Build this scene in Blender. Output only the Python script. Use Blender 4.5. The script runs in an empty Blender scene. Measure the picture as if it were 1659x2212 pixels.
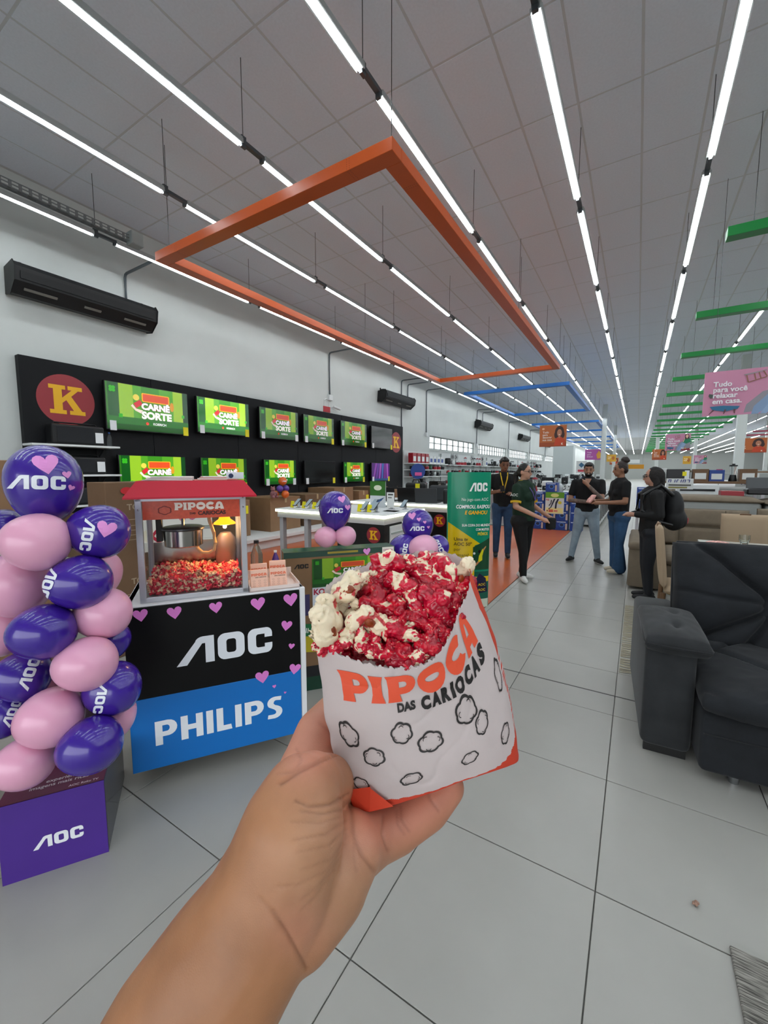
import bpy, bmesh, math, random
import numpy as np
from mathutils import Vector, Matrix, noise
random.seed(7)
S = bpy.context.scene
COL = S.collection
R = math.radians

# ---------------------------------------------------------------- camera
CAM_H = 1.55; FPX = 890.0; CX, CY = 829.5, 1106.0
PITCH = math.atan(88/FPX); YAW = math.atan(548.5/math.hypot(FPX, 88))
cam_d = bpy.data.cameras.new('camera'); cam = bpy.data.objects.new('camera', cam_d); COL.objects.link(cam)
cam_d.sensor_fit = 'VERTICAL'; cam_d.sensor_height = 24.0; cam_d.lens = FPX/2212*24.0
cam_d.clip_start = 0.01; cam_d.clip_end = 400
cam.location = (0, 0, CAM_H); cam.rotation_euler = (math.pi/2-PITCH, 0, YAW)
S.camera = cam
_f = Vector((-math.sin(YAW)*math.cos(PITCH), math.cos(YAW)*math.cos(PITCH), -math.sin(PITCH)))
_r = Vector((math.cos(YAW), math.sin(YAW), 0)); _u = _r.cross(_f)
def at(px, py, w):
    """world point measured at photograph pixel (px,py) at depth w metres"""
    return Vector((0, 0, CAM_H)) + (_f + _r*((px-CX)/FPX) - _u*((py-CY)/FPX))*w

# ---------------------------------------------------------------- world, exposure
W = bpy.data.worlds.new('sky'); S.world = W; W.use_nodes = True
bg = W.node_tree.nodes['Background']; bg.inputs[0].default_value = (0.92, 0.96, 1.0, 1); bg.inputs[1].default_value = 2.2
S.view_settings.view_transform = 'Standard'; S.view_settings.look = 'None'
S.view_settings.exposure = 0.66; S.view_settings.gamma = 1.0; S.view_settings.use_curve_mapping = False
TUBE_POWER = 19.0
try:
    S.cycles.use_denoising = True; S.cycles.use_adaptive_sampling = True; S.cycles.adaptive_threshold = 0.03; S.cycles.adaptive_min_samples = 16; S.cycles.max_bounces = 6; S.cycles.diffuse_bounces = 3; S.cycles.glossy_bounces = 2
    S.cycles.transmission_bounces = 5; S.cycles.transparent_max_bounces = 8; S.cycles.sample_clamp_indirect = 6.0
except Exception: pass

# ---------------------------------------------------------------- materials
def lin(c):
    if isinstance(c, str):
        c = c.lstrip('#'); c = tuple(int(c[i:i+2], 16)/255 for i in (0, 2, 4))
    return tuple((x/12.92 if x <= 0.04045 else ((x+0.055)/1.055)**2.4) for x in c)
_mats = {}
def mat(name, col='#808080', rough=0.5, metal=0.0, emit=None, es=1.0, var=0.0, vscale=8.0, bump=0.0, bscale=60.0, alpha=1.0, trans=0.0, spec=0.5, coat=0.0, sheen=0.0, sss=0.0, ior=1.45):
    if name in _mats: return _mats[name]
    m = bpy.data.materials.new(name); m.use_nodes = True; nt = m.node_tree; b = nt.nodes['Principled BSDF']
    c = lin(col); b.inputs['Base Color'].default_value = (*c, 1); b.inputs['Roughness'].default_value = rough; b.inputs['Metallic'].default_value = metal
    b.inputs['Specular IOR Level'].default_value = spec; b.inputs['IOR'].default_value = ior
    if alpha < 1: b.inputs['Alpha'].default_value = alpha
    if trans: b.inputs['Transmission Weight'].default_value = trans
    if coat: b.inputs['Coat Weight'].default_value = coat; b.inputs['Coat Roughness'].default_value = 0.08
    if sheen: b.inputs['Sheen Weight'].default_value = sheen; b.inputs['Sheen Roughness'].default_value = 0.4
    if sss: b.inputs['Subsurface Weight'].default_value = sss; b.inputs['Subsurface Radius'].default_value = (0.012, 0.005, 0.003); b.inputs['Subsurface Scale'].default_value = 1.0
    if emit: b.inputs['Emission Color'].default_value = (*lin(emit), 1); b.inputs['Emission Strength'].default_value = es
    if var or bump:
        tc = nt.nodes.new('ShaderNodeTexCoord')
    if var:
        n = nt.nodes.new('ShaderNodeTexNoise'); n.inputs['Scale'].default_value = vscale; n.inputs['Detail'].default_value = 5
        nt.links.new(tc.outputs['Object'], n.inputs['Vector'])
        r = nt.nodes.new('ShaderNodeValToRGB')
        r.color_ramp.elements[0].position = 0.3; r.color_ramp.elements[1].position = 0.7
        r.color_ramp.elements[0].color = (*[max(0, x*(1-var)) for x in c], 1); r.color_ramp.elements[1].color = (*[min(1, x*(1+var)) for x in c], 1)
        nt.links.new(n.outputs['Fac'], r.inputs['Fac']); nt.links.new(r.outputs['Color'], b.inputs['Base Color'])
    if bump:
        n2 = nt.nodes.new('ShaderNodeTexNoise'); n2.inputs['Scale'].default_value = bscale; n2.inputs['Detail'].default_value = 4
        nt.links.new(tc.outputs['Object'], n2.inputs['Vector'])
        bp = nt.nodes.new('ShaderNodeBump'); bp.inputs['Strength'].default_value = bump; bp.inputs['Distance'].default_value = 0.004
        nt.links.new(n2.outputs['Fac'], bp.inputs['Height']); nt.links.new(bp.outputs['Normal'], b.inputs['Normal'])
    _mats[name] = m; return m
def print_mat(name, rough=0.5, es=0.0, coat=0.0, spec=0.5):
    """flat print / screen picture: the colour of each printed patch comes from the face attribute 'ink'"""
    if name in _mats: return _mats[name]
    m = bpy.data.materials.new(name); m.use_nodes = True; nt = m.node_tree; b = nt.nodes['Principled BSDF']
    a = nt.nodes.new('ShaderNodeAttribute'); a.attribute_name = 'ink'
    nt.links.new(a.outputs['Color'], b.inputs['Base Color']); b.inputs['Roughness'].default_value = rough; b.inputs['Specular IOR Level'].default_value = spec
    if es:
        nt.links.new(a.outputs['Color'], b.inputs['Emission Color']); b.inputs['Emission Strength'].default_value = es
    _mats[name] = m; return m

# ---------------------------------------------------------------- objects
def mw(o):
    m = o.matrix_basis.copy() if False else Matrix.LocRotScale(o.location, o.rotation_euler, o.scale)
    return (mw(o.parent) @ o.matrix_parent_inverse @ m) if o.parent else m
def tag(o, label=None, cat=None, group=None, kind=None):
    if label: o['label'] = label
    if cat: o['category'] = cat
    if group: o['group'] = group
    if kind: o['kind'] = kind
    return o
def thing(name, label, cat, loc=(0, 0, 0), rz=0.0, group=None):
    o = bpy.data.objects.new(name, None); COL.objects.link(o); o.location = loc; o.rotation_euler = (0, 0, rz); o.empty_display_size = 0.1
    return tag(o, label, cat, group)
def link(name, me, m=None, parent=None, loc=None, world=False, smooth=False):
    o = bpy.data.objects.new(name, me); COL.objects.link(o)
    if m is not None:
        for mm in (m if isinstance(m, (list, tuple)) else [m]): me.materials.append(mm) if mm.name not in [x.name for x in me.materials if x] else None
    if parent is not None:
        o.parent = parent
        if world: o.matrix_parent_inverse = mw(parent).inverted()
    if name in ('rivets', 'handles', 'burners', 'knobs', 'suspension_wires', 'mesh_tray'): o['kind'] = 'stuff'
    if loc is not None: o.location = loc
    if smooth: me.shade_smooth()
    return o
def dup_tree(o, parent=None):
    c = o.copy(); COL.objects.link(c)
    if parent is not None: c.parent = parent; c.matrix_parent_inverse = o.matrix_parent_inverse.copy()
    for ch in list(o.children): dup_tree(ch, c)
    return c

class MB:
    """collects simple solids, then links them as one mesh"""
    def __init__(s): s.bm = bmesh.new(); s.M = None
    def _x(s, vs, M):
        if M is not None: bmesh.ops.transform(s.bm, matrix=M, verts=vs)
        if s.M is not None: bmesh.ops.transform(s.bm, matrix=s.M, verts=vs)
    def box(s, c, d, rz=0.0, M=None, bev=0.0, seg=1, rx=0.0, ry=0.0):
        r = bmesh.ops.create_cube(s.bm, size=1.0); vs = r['verts']
        bmesh.ops.scale(s.bm, vec=d, verts=vs)
        if bev > 0:
            es = list({e for v in vs for e in v.link_edges})
            q = bmesh.ops.bevel(s.bm, geom=es, offset=bev, segments=seg, affect='EDGES', profile=0.5)
            vs = list({v for f in q['faces'] for v in f.verts} | {v for v in vs if v.is_valid})
        T = Matrix.Translation(c) @ Matrix.Rotation(rz, 4, 'Z') @ Matrix.Rotation(ry, 4, 'Y') @ Matrix.Rotation(rx, 4, 'X')
        s._x(vs, (M @ T) if M is not None else T); return s
    def box2(s, a, b, bev=0.0, seg=1, M=None):
        a = Vector(a); b = Vector(b); return s.box((a+b)/2, [abs(x) for x in (b-a)], bev=bev, seg=seg, M=M)
    def cyl(s, p, q, r0, r1=None, n=12, caps=True):
        p = Vector(p); q = Vector(q); d = q-p; L = d.length
        if L < 1e-9: return s
        r = bmesh.ops.create_cone(s.bm, cap_ends=caps, segments=n, radius1=r0, radius2=r0 if r1 is None else r1, depth=L)
        s._x(r['verts'], Matrix.Translation((p+q)/2) @ d.to_track_quat('Z', 'Y').to_matrix().to_4x4()); return s
    def ball(s, c, r, seg=16, rings=10, scale=(1, 1, 1), M=None):
        q = bmesh.ops.create_uvsphere(s.bm, u_segments=seg, v_segments=rings, radius=r)
        T = Matrix.Translation(c) @ (M if M is not None else Matrix.Identity(4)) @ Matrix.Diagonal((*scale, 1))
        s._x(q['verts'], T); return s
    def prism(s, poly, h, M=None):
        """poly: 2D loop, extruded along +z by h"""
        vs = [s.bm.verts.new((x, y, 0)) for x, y in poly]; f = s.bm.faces.new(vs)
        q = bmesh.ops.extrude_face_region(s.bm, geom=[f]); nv = [g for g in q['geom'] if isinstance(g, bmesh.types.BMVert)]
        bmesh.ops.translate(s.bm, vec=(0, 0, h), verts=nv); s._x(vs+nv, M); return s
    def lathe(s, prof, c=(0, 0, 0), n=20, M=None):
        rings = []; allv = []
        for r, z in prof:
            ring = [s.bm.verts.new((r*math.cos(2*math.pi*i/n), r*math.sin(2*math.pi*i/n), z)) for i in range(n)]; rings.append(ring); allv += ring
        for a, b in zip(rings, rings[1:]):
            for i in range(n): s.bm.faces.new((a[i], a[(i+1) % n], b[(i+1) % n], b[i]))
        if prof[0][0] > 1e-6: s.bm.faces.new(rings[0][::-1])
        if prof[-1][0] > 1e-6: s.bm.faces.new(rings[-1])
        T = Matrix.Translation(c); s._x(allv, T @ M if M is not None else T); return s
    def tube(s, pts, r, n=8):
        pts = [Vector(p) for p in pts]; rings = []; allv = []
        for i, p in enumerate(pts):
            d = (pts[min(i+1, len(pts)-1)]-pts[max(i-1, 0)]).normalized(); q = d.to_track_quat('Z', 'Y')
            rr = r[i] if isinstance(r, (list, tuple)) else r
            ring = [s.bm.verts.new(p + q @ Vector((rr*math.cos(2*math.pi*k/n), rr*math.sin(2*math.pi*k/n), 0))) for k in range(n)]; rings.append(ring); allv += ring
        for a, b in zip(rings, rings[1:]):
            for k in range(n): s.bm.faces.new((a[k], a[(k+1) % n], b[(k+1) % n], b[k]))
        s.bm.faces.new(rings[0][::-1]); s.bm.faces.new(rings[-1]); s._x(allv, None); return s
    def quad(s, pts, M=None):
        vs = [s.bm.verts.new(p) for p in pts]; s.bm.faces.new(vs); s._x(vs, M); return s
    def mesh(s, name='m', smooth=False, weld=0):
        if weld: bmesh.ops.remove_doubles(s.bm, verts=s.bm.verts, dist=weld)
        bmesh.ops.recalc_face_normals(s.bm, faces=s.bm.faces)
        me = bpy.data.meshes.new(name); s.bm.to_mesh(me); s.bm.free()
        if smooth:
            me.shade_smooth()
            if smooth == 'auto': me.set_sharp_from_angle(angle=R(35))
        return me
    def build(s, name, m=None, parent=None, world=False, smooth=False, loc=None, weld=0):
        return link(name, s.mesh(name, smooth, weld), m, parent, loc, world)

BOXF = [(0, 3, 2, 1), (4, 5, 6, 7), (0, 1, 5, 4), (1, 2, 6, 5), (2, 3, 7, 6), (3, 0, 4, 7)]
def box_mesh(bx, name):
    V = []; Fq = []
    for a, b in bx:
        n = len(V); (x0, y0, z0), (x1, y1, z1) = a, b
        V += [(x0, y0, z0), (x1, y0, z0), (x1, y1, z0), (x0, y1, z0), (x0, y0, z1), (x1, y0, z1), (x1, y1, z1), (x0, y1, z1)]; Fq += [tuple(n+i for i in f) for f in BOXF]
    me = bpy.data.meshes.new(name); me.from_pydata(V, [], Fq); return me
def plane_mat(o, right, up):
    """frame: x = right, y = up, z = out of the surface"""
    x = Vector(right).normalized(); y = Vector(up); y = (y - x*y.dot(x)).normalized(); z = x.cross(y)
    M = Matrix.Identity(4)
    for i in range(3): M[i][0] = x[i]; M[i][1] = y[i]; M[i][2] = z[i]; M[i][3] = o[i]
    return M
def curve_mesh(loops, depth=0.0):
    c = bpy.data.curves.new('c', 'CURVE'); c.dimensions = '2D'; c.fill_mode = 'BOTH'; c.extrude = depth/2
    for lp in loops:
        sp = c.splines.new('POLY'); sp.points.add(len(lp)-1); sp.use_cyclic_u = True
        for p, (x, y) in zip(sp.points, lp): p.co = (x, y, 0, 1)
    o = bpy.data.objects.new('c', c); me = bpy.data.meshes.new_from_object(o); bpy.data.objects.remove(o); bpy.data.curves.remove(c); return me
_tc = {}
def text_mesh(body, size=1.0, bold=0.0, align='CENTER', shear=0.0, sx=1.0):
    k = (body, bold, align, shear, sx)
    if k not in _tc:
        c = bpy.data.curves.new('t', 'FONT'); c.body = body; c.size = 1.0; c.align_x = align; c.align_y = 'CENTER'; c.offset = bold; c.shear = shear; c.resolution_u = 3
        o = bpy.data.objects.new('t', c); me = bpy.data.meshes.new_from_object(o); bpy.data.objects.remove(o); bpy.data.curves.remove(c)
        vs = np.array([v.co[:] for v in me.vertices]).reshape(-1, 3); vs[:, 0] *= sx
        _tc[k] = (vs, [tuple(p.vertices) for p in me.polygons]); bpy.data.meshes.remove(me)
    vs, fs = _tc[k]; return vs*size, fs
_sc = {}
def shape(loops):
    me = curve_mesh(loops); r = (np.array([v.co[:] for v in me.vertices]).reshape(-1, 3), [tuple(p.vertices) for p in me.polygons]); bpy.data.meshes.remove(me); return r

class Pic:
    """flat print made of coloured patches in a local (x right, y up) frame; one mesh with the face colour attribute 'ink'"""
    def __init__(s): s.v = []; s.f = []; s.c = []; s.lay = 0
    def add(s, vf, col, ox=0, oy=0, sc=1.0, rot=0.0, z=None, scy=None):
        vs, fs = vf; vs = np.array(vs, float).copy(); vs[:, 0] *= sc; vs[:, 1] *= sc if scy is None else scy
        if rot:
            c, n = math.cos(rot), math.sin(rot); vs[:, :2] = np.stack([vs[:, 0]*c-vs[:, 1]*n, vs[:, 0]*n+vs[:, 1]*c], 1)
        vs[:, 0] += ox; vs[:, 1] += oy; s.lay += 1; vs[:, 2] = (s.lay*s.step if z is None else z)
        b = len(s.v); s.v += [tuple(x) for x in vs]; s.f += [tuple(b+i for i in t) for t in fs]; s.c += [lin(col)]*len(fs); return s
    step = 0.0004
    def rect(s, x0, y0, x1, y1, col): return s.add(([(x0, y0, 0), (x1, y0, 0), (x1, y1, 0), (x0, y1, 0)], [(0, 1, 2, 3)]), col)
    def poly(s, pts, col): return s.add(shape([pts]), col)
    def disc(s, x, y, r, col, ry=None, n=28):
        return s.add(([(x+r*math.cos(2*math.pi*i/n), y+(ry or r)*math.sin(2*math.pi*i/n), 0) for i in range(n)], [tuple(range(n))]), col)
    def text(s, body, x, y, size, col, bold=0.02, align='CENTER', rot=0.0, sx=1.0, shear=0.0, out=None, ow=0.03):
        if out: s.add(text_mesh(body, size, bold+ow, align, shear, sx), out, x, y, 1.0, rot)
        return s.add(text_mesh(body, size, bold, align, shear, sx), col, x, y, 1.0, rot)
    def build(s, name, m, parent=None, M=None, world=False):
        me = bpy.data.meshes.new(name); vs = s.v
        if M is not None: vs = [tuple(M @ Vector(v)) for v in vs]
        me.from_pydata(vs, [], s.f); a = me.attributes.new('ink', 'FLOAT_COLOR', 'FACE')
        a.data.foreach_set('color', np.array([(*c, 1.0) for c in s.c], dtype=np.float32).ravel())
        return link(name, me, m, parent, None, world)

# ---------------------------------------------------------------- glyphs and emblems
def rrect(x0, y0, x1, y1, r, n=5):
    P = []
    for cx, cy, a0 in ((x1-r, y1-r, 0), (x0+r, y1-r, 90), (x0+r, y0+r, 180), (x1-r, y0+r, 270)):
        for i in range(n+1): a = R(a0+90*i/n); P.append((cx+r*math.cos(a), cy+r*math.sin(a)))
    return P
def arc(cx, cy, rx, ry, a0, a1, n=8): return [(cx+rx*math.cos(R(a0+(a1-a0)*i/n)), cy+ry*math.sin(R(a0+(a1-a0)*i/n))) for i in range(n+1)]
AOC_L = [
    [[(-1.62, 0), (-0.98, 0.84)] + arc(-0.72, 0.78, 0.28, 0.22, 160, 95, 5) + [(-0.36, 1.0), (-0.36, 0), (-0.66, 0), (-0.66, 0.74), (-0.76, 0.74), (-1.28, 0)]],
    [rrect(-0.24, 0, 0.70, 1.0, 0.26), rrect(0.06, 0.24, 0.40, 0.76, 0.10)],
    [[(1.72, 0.62), (1.44, 0.62), (1.44, 0.76)] + [(1.20, 0.76)] + arc(1.20, 0.66, 0.08, 0.10, 90, 180, 3) + arc(1.20, 0.34, 0.08, 0.10, 180, 270, 3) + [(1.44, 0.24), (1.44, 0.38), (1.72, 0.38)]
     + arc(1.50, 0.24, 0.22, 0.24, 0, -90, 5) + arc(1.08, 0.26, 0.26, 0.26, 270, 180, 5) + arc(1.08, 0.74, 0.26, 0.26, 180, 90, 5) + arc(1.50, 0.76, 0.22, 0.24, 90, 0, 5)]]
def multi(parts):
    V = []; Fc = []
    for loops in parts:
        v, f = shape(loops); b = len(V); V += [tuple(x) for x in v]; Fc += [tuple(b+i for i in t) for t in f]
    return np.array(V), Fc
AOC = multi(AOC_L)                       # width about 3.3, height 1
K_SHAPE = shape([[(-1, -1), (0.0, -1), (0.0, -0.72), (-0.22, -0.72), (-0.22, -0.22), (0.02, 0.0), (0.45, -0.72), (0.2, -0.72), (0.2, -1), (1.18, -1), (1.18, -0.72), (0.98, -0.72), (0.34, 0.28),
                  (0.78, 0.72), (1.05, 0.72), (1.05, 1), (0.15, 1), (0.15, 0.72), (0.38, 0.72), (-0.22, 0.14), (-0.22, 0.72), (0.0, 0.72), (0.0, 1), (-1, 1), (-1, 0.72), (-0.74, 0.72), (-0.74, -0.72), (-1, -0.72)]])
HEART = shape([[(0, -0.95), (0.55, -0.38), (0.88, 0.05), (0.97, 0.4), (0.86, 0.7), (0.58, 0.86), (0.28, 0.8), (0.08, 0.6), (0, 0.42), (-0.08, 0.6), (-0.28, 0.8), (-0.58, 0.86), (-0.86, 0.7), (-0.97, 0.4), (-0.88, 0.05), (-0.55, -0.38)]])
PH_L = {'P': [[(0, 0), (0.26, 0), (0.26, 0.34), (0.42, 0.34)] + arc(0.46, 0.67, 0.33, 0.33, -85, 90, 8) + [(0, 1)], [(0.26, 0.54), (0.26, 0.80), (0.40, 0.80)] + arc(0.42, 0.67, 0.10, 0.13, 80, -80, 5) + [(0.40, 0.54)]],
        'H': [[(0, 0), (0.26, 0), (0.26, 0.38), (0.56, 0.38), (0.56, 0), (0.82, 0), (0.82, 1), (0.56, 1), (0.56, 0.60), (0.26, 0.60), (0.26, 1), (0, 1)]],
        'I': [[(0, 0), (0.26, 0), (0.26, 1), (0, 1)]],
        'L': [[(0, 0), (0.60, 0), (0.56, 0.22), (0.26, 0.22), (0.26, 1), (0, 1)]],
        'S': [[(0.02, 0.02)] + arc(0.30, 0.30, 0.36, 0.30, -85, 60, 8) + [(0.34, 0.62), (0.28, 0.70)] + arc(0.40, 0.76, 0.10, 0.07, 180, 90, 3) + [(0.60, 0.80), (0.63, 0.98), (0.36, 1.0)] + arc(0.34, 0.72, 0.32, 0.28, 95, 215, 8) + [(0.30, 0.42), (0.38, 0.34)] + arc(0.26, 0.27, 0.13, 0.08, 20, -90, 4) + [(0.05, 0.20)]]}
def word(letters, adv, gap=0.12):
    parts = []; x = 0
    for ch in letters: parts.append([[(px+x, py) for px, py in lp] for lp in adv[ch]]); x += max(px for px, _ in adv[ch][0])+gap
    w = x-gap; return multi([[[(px-w/2, py) for px, py in lp] for lp in pt] for pt in parts])
PHILIPS = word('PHILIPS', PH_L, 0.13)     # height 1, baseline at y=0
PIP_L = {'P': [[(-0.04, 0), (0.44, 0), (0.39, 0.27), (0.55, 0.27)] + arc(0.60, 0.635, 0.36, 0.365, -90, 90, 9) + [(-0.06, 1), (0.0, 0.86), (0.03, 0.5), (0.0, 0.14)], [(0.40, 0.52), (0.40, 0.74), (0.54, 0.74)] + arc(0.55, 0.63, 0.11, 0.11, 90, -90, 5) + [(0.54, 0.52)]],
         'I': [[(-0.05, 0), (0.45, 0), (0.38, 0.28), (0.37, 0.72), (0.44, 1), (-0.05, 1), (0.02, 0.72), (0.02, 0.28)]],
         'O': [arc(0.55, 0.5, 0.58, 0.54, 0, 345, 20), arc(0.55, 0.5, 0.30, 0.13, 0, 340, 14)],
         'C': [arc(0.55, 0.5, 0.58, 0.54, 40, 330, 18) + [(0.86, 0.30)] + arc(0.56, 0.5, 0.28, 0.15, 320, 50, 8) + [(0.82, 0.62)]],
         'A': [[(-0.08, 0), (0.36, 0), (0.36, 0.14), (0.66, 0.14), (0.66, 0), (1.12, 0), (1.06, 0.3), (0.86, 0.88), (0.62, 1.04), (0.36, 1.02), (0.16, 0.82), (0.0, 0.3)], [(0.38, 0.36), (0.48, 0.70), (0.58, 0.70), (0.64, 0.36)]]}
PIPOCA = word('PIPOCA', PIP_L, 0.09)
PUFF = [(0.9*math.cos(a)*(1+0.13*abs(math.sin(3*a))), 0.62*math.sin(a)*(1+0.16*abs(math.sin(3*a)))) for a in [2*math.pi*i/36 for i in range(36)]]
PUFF_RING = shape([PUFF, [(x*0.84, y*0.82) for x, y in PUFF]])   # plain popped-kernel outline

GOLD = '#f2b705'; KRED = '#9a2a33'
def k_emblem(parent, M, r, name='shop_emblem', es=0.0, world=True):
    p = Pic(); p.step = 0.0015
    p.disc(0, 0, r, KRED, n=48); p.add(K_SHAPE, GOLD, -0.03*r, 0, 0.56*r)
    return p.build(name, print_mat('print', 0.45), parent, M, world)

# ---------------------------------------------------------------- structure
XW = -7.72; ZC = 5.74; YB = 96.0; XR = 26.0; YF = -5.0
m_wall = mat('wall_paint', '#c9cdca', 0.6, var=0.03, vscale=1.2, bump=0.08, bscale=240)
m_tile = mat('floor_tile', '#a3a29c', 0.30, var=0.04, vscale=3.0, bump=0.03, bscale=500, spec=0.45)
m_grout = mat('grout', '#6b6a66', 0.8); m_joint = mat('joint_rubber', '#3a3b3a', 0.7)
m_panel = mat('ceiling_panel', '#d9dee8', 0.85, var=0.03, vscale=40, bump=0.15, bscale=300)
m_grid = mat('ceiling_grid', '#c6c8cb', 0.6)
m_orange_floor = mat('orange_vinyl', '#bd5a22', 0.28, var=0.06, vscale=2.0)
m_white = mat('white_laminate', '#dfe2e2', 0.4); m_black = mat('black_panel', '#0f1114', 0.6, spec=0.3, var=0.1, vscale=3)
m_darkgrey = mat('dark_grey_metal', '#3c4043', 0.45, metal=0.5); m_chrome = mat('steel', '#b9bcc0', 0.22, metal=1.0)
m_glass = mat('clear_glass', '#ffffff', 0.02, trans=1.0, ior=1.05, spec=0.3)

fl = MB(); fl.box2((XW-0.3, YF, -0.12), (XR, YB, -0.008)); floor = fl.build('floor', m_grout); tag(floor, kind='structure')
P = 0.648; X0 = -0.055; Y0 = 0.94; G = 0.0022
tile_cache = {}
def tile(x0, x1, y0, y1, g0=G, g1=G):
    k = (round(x1-x0, 3), round(y1-y0, 3), g0, g1)
    if k not in tile_cache:
        b = MB(); b.box2((G, g0, -0.012), (x1-x0-G, y1-y0-g1, 0.0), bev=0.0012); tile_cache[k] = b.mesh('tile'); tile_cache[k].materials.append(m_tile)
    o = bpy.data.objects.new('tile', tile_cache[k]); COL.objects.link(o); o.parent = floor; o.location = (x0, y0, 0)
OX, OY0, OY1 = -1.42, 4.18, 11.66
fbx = []
for j in range(-9, 60):
    y0 = Y0+P*j; y1 = y0+P
    for i in range(-13, 22):
        x0 = X0+P*i; x1 = x0+P
        if y0 > OY0-0.1 and y0 < OY1-0.1 and x0 < OX+0.02: 
            if x1 <= OX+0.02: continue
            x0 = OX+0.01
        if x0 < XW: continue
        near = (y0 > 0.2 and y0 < 9.2 and x0 > -3.4 and x0 < 1.7)
        if near:
            if abs(y0-2.884) < 0.01: tile(x0, x1, y0, 3.15, G, 0.007); tile(x0, x1, 3.15, y1, 0.007, G)
            else: tile(x0, x1, y0, y1)
        else: fbx.append(((x0+G, y0+G, -0.012), (x1-G, y1-G, 0.0)))
fbx += [((XW, Y0+P*60, -0.012), (XR, YB, -0.001)), ((X0+P*22, YF, -0.012), (XR, Y0+P*60, -0.001)), ((XW, YF, -0.012), (X0+P*-13, OY0, -0.001)), ((XW, OY1, -0.012), (X0+P*-13, Y0+P*60, -0.001))]
tag(link('far_tiles', box_mesh(fbx, 'far_tiles'), m_tile, floor), kind='stuff')
ob = MB(); ob.box2((XW, OY0, -0.012), (OX, OY1, 0.0005)); ob.build('vinyl_sheet', m_orange_floor, floor)
jb = MB(); jb.box2((-3.4, 3.144, -0.01), (1.7, 3.156, -0.002)); jb.build('expansion_joint', m_joint, floor)

cb = MB(); cb.box2((XW-0.3, YF, ZC-0.002), (XR, YB, ZC+0.15)); ceiling = cb.build('ceiling', m_grid); tag(ceiling, kind='structure')
PX, PY = 0.625, 1.25; CX0, CY0 = -0.172, 5.55
pm_ = MB(); pm_.box2((0.013, 0.013, 0), (PX-0.013, PY-0.013, 0.02), bev=0.002); panel_me = pm_.mesh('panel'); panel_me.materials.append(m_panel)
slots = []
for j in range(-9, 72):
    for i in range(-12, 41):
        x = CX0+PX*i; y = CY0+PY*j
        if x < XW-0.3 or y < YF: continue
        slots.append((x, y))
def seen(x, y):   # in front of the lens and inside its angle
    d = Vector((x+0.3, y+0.6, ZC-CAM_H)); w = d.dot(_f)
    return w > 0.3 and abs(d.dot(_r)/w) < 1.02 and abs(d.dot(_u)/w) < 1.34
vis = sorted([s for s in slots if seen(*s)], key=lambda s: (s[0]**2+s[1]**2)); near = set(vis[:300])
pfx = []
for s_ in slots:
    if s_ in near:
        o = bpy.data.objects.new('panel', panel_me); COL.objects.link(o); o.parent = ceiling; o.location = (s_[0], s_[1], ZC-0.006)
    elif s_[1] < 60:
        pfx.append(((s_[0]+0.013, s_[1]+0.013, ZC-0.006), (s_[0]+PX-0.013, s_[1]+PY-0.013, ZC+0.012)))
tag(link('far_panels', box_mesh(pfx, 'far_panels'), m_panel, ceiling), kind='stuff')

# left wall with its row of high windows
WB = [(16.35, 22.15), (22.75, 28.65), (29.25, 35.2), (35.8, 41.9), (42.5, 48.4), (49.0, 54.9)]; Z0w, Z1w = 2.50, 3.09
wl = MB(); wl.box2((XW-0.25, YF, 0), (XW, YB, Z0w)); wl.box2((XW-0.25, YF, Z1w), (XW, YB, ZC+0.02))
ys = [YF]+[v for ab in WB for v in ab]+[YB]
for a, b in zip(ys[::2], ys[1::2]): wl.box2((XW-0.25, a, Z0w), (XW, b, Z1w))
wall_left = wl.build('wall_left', m_wall); tag(wall_left, kind='structure')
m_wframe = mat('window_frame_paint', '#8d9592', 0.5); m_pane = mat('window_pane', '#ffffff', 0.05, trans=1.0, ior=1.02)
for k, (a, b) in enumerate(WB):
    wf = MB(); n = 8 if k == 0 else 12
    wf.box2((XW-0.16, a, Z0w), (XW-0.08, b, Z0w+0.05)); wf.box2((XW-0.16, a, Z1w-0.05), (XW-0.08, b, Z1w))
    wf.box2((XW-0.15, a, (Z0w+Z1w)/2-0.018), (XW-0.09, b, (Z0w+Z1w)/2+0.018))
    for i in range(n+1):
        y = a+(b-a)*i/n; wf.box2((XW-0.15, y-0.03, Z0w), (XW-0.09, y+0.03, Z1w))
    w_ = wf.build('window_%d' % (k+1), m_wframe); tag(w_, kind='structure')
    step = (b-a)/n
    for i in range(n):
        for zz in (Z0w, (Z0w+Z1w)/2):
            g = MB(); g.box2((XW-0.125, a+step*i+0.03, zz+0.02), (XW-0.119, a+step*(i+1)-0.03, zz+(Z1w-Z0w)/2-0.02)); g.build('pane', m_pane, w_)
    st = MB(); st.box2((XW, a-0.03, Z0w-0.05), (XW+0.03, b+0.03, Z0w)); tag(st.build('trim_%d' % (k+1), m_wall), kind='structure')
# other walls
bw = MB(); bw.box2((XW-0.25, YB, 0), (XR, YB+0.2, ZC)); tag(bw.build('wall_back', mat('wall_back_paint', '#a3a6a2', 0.6)), kind='structure')
rw = MB(); rw.box2((XR, YF, 0), (XR+0.2, YB, ZC)); tag(rw.build('wall_right', m_wall), kind='structure')
fw = MB(); fw.box2((XW-0.25, YF-0.2, 3.2), (XR, YF, ZC)); fw.box2((5.5, YF-0.2, 0), (XR, YF, 3.2)); fw.box2((XW-0.25, YF-0.2, 0), (-4.5, YF, 3.2))
tag(fw.build('wall_front', m_wall), kind='structure')
apron = MB(); apron.box2((-12, YF-9, -0.14), (12, YF-0.2, -0.02)); tag(apron.build('forecourt_ground', mat('pavement', '#9a9a96', 0.8)), kind='structure')
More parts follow.
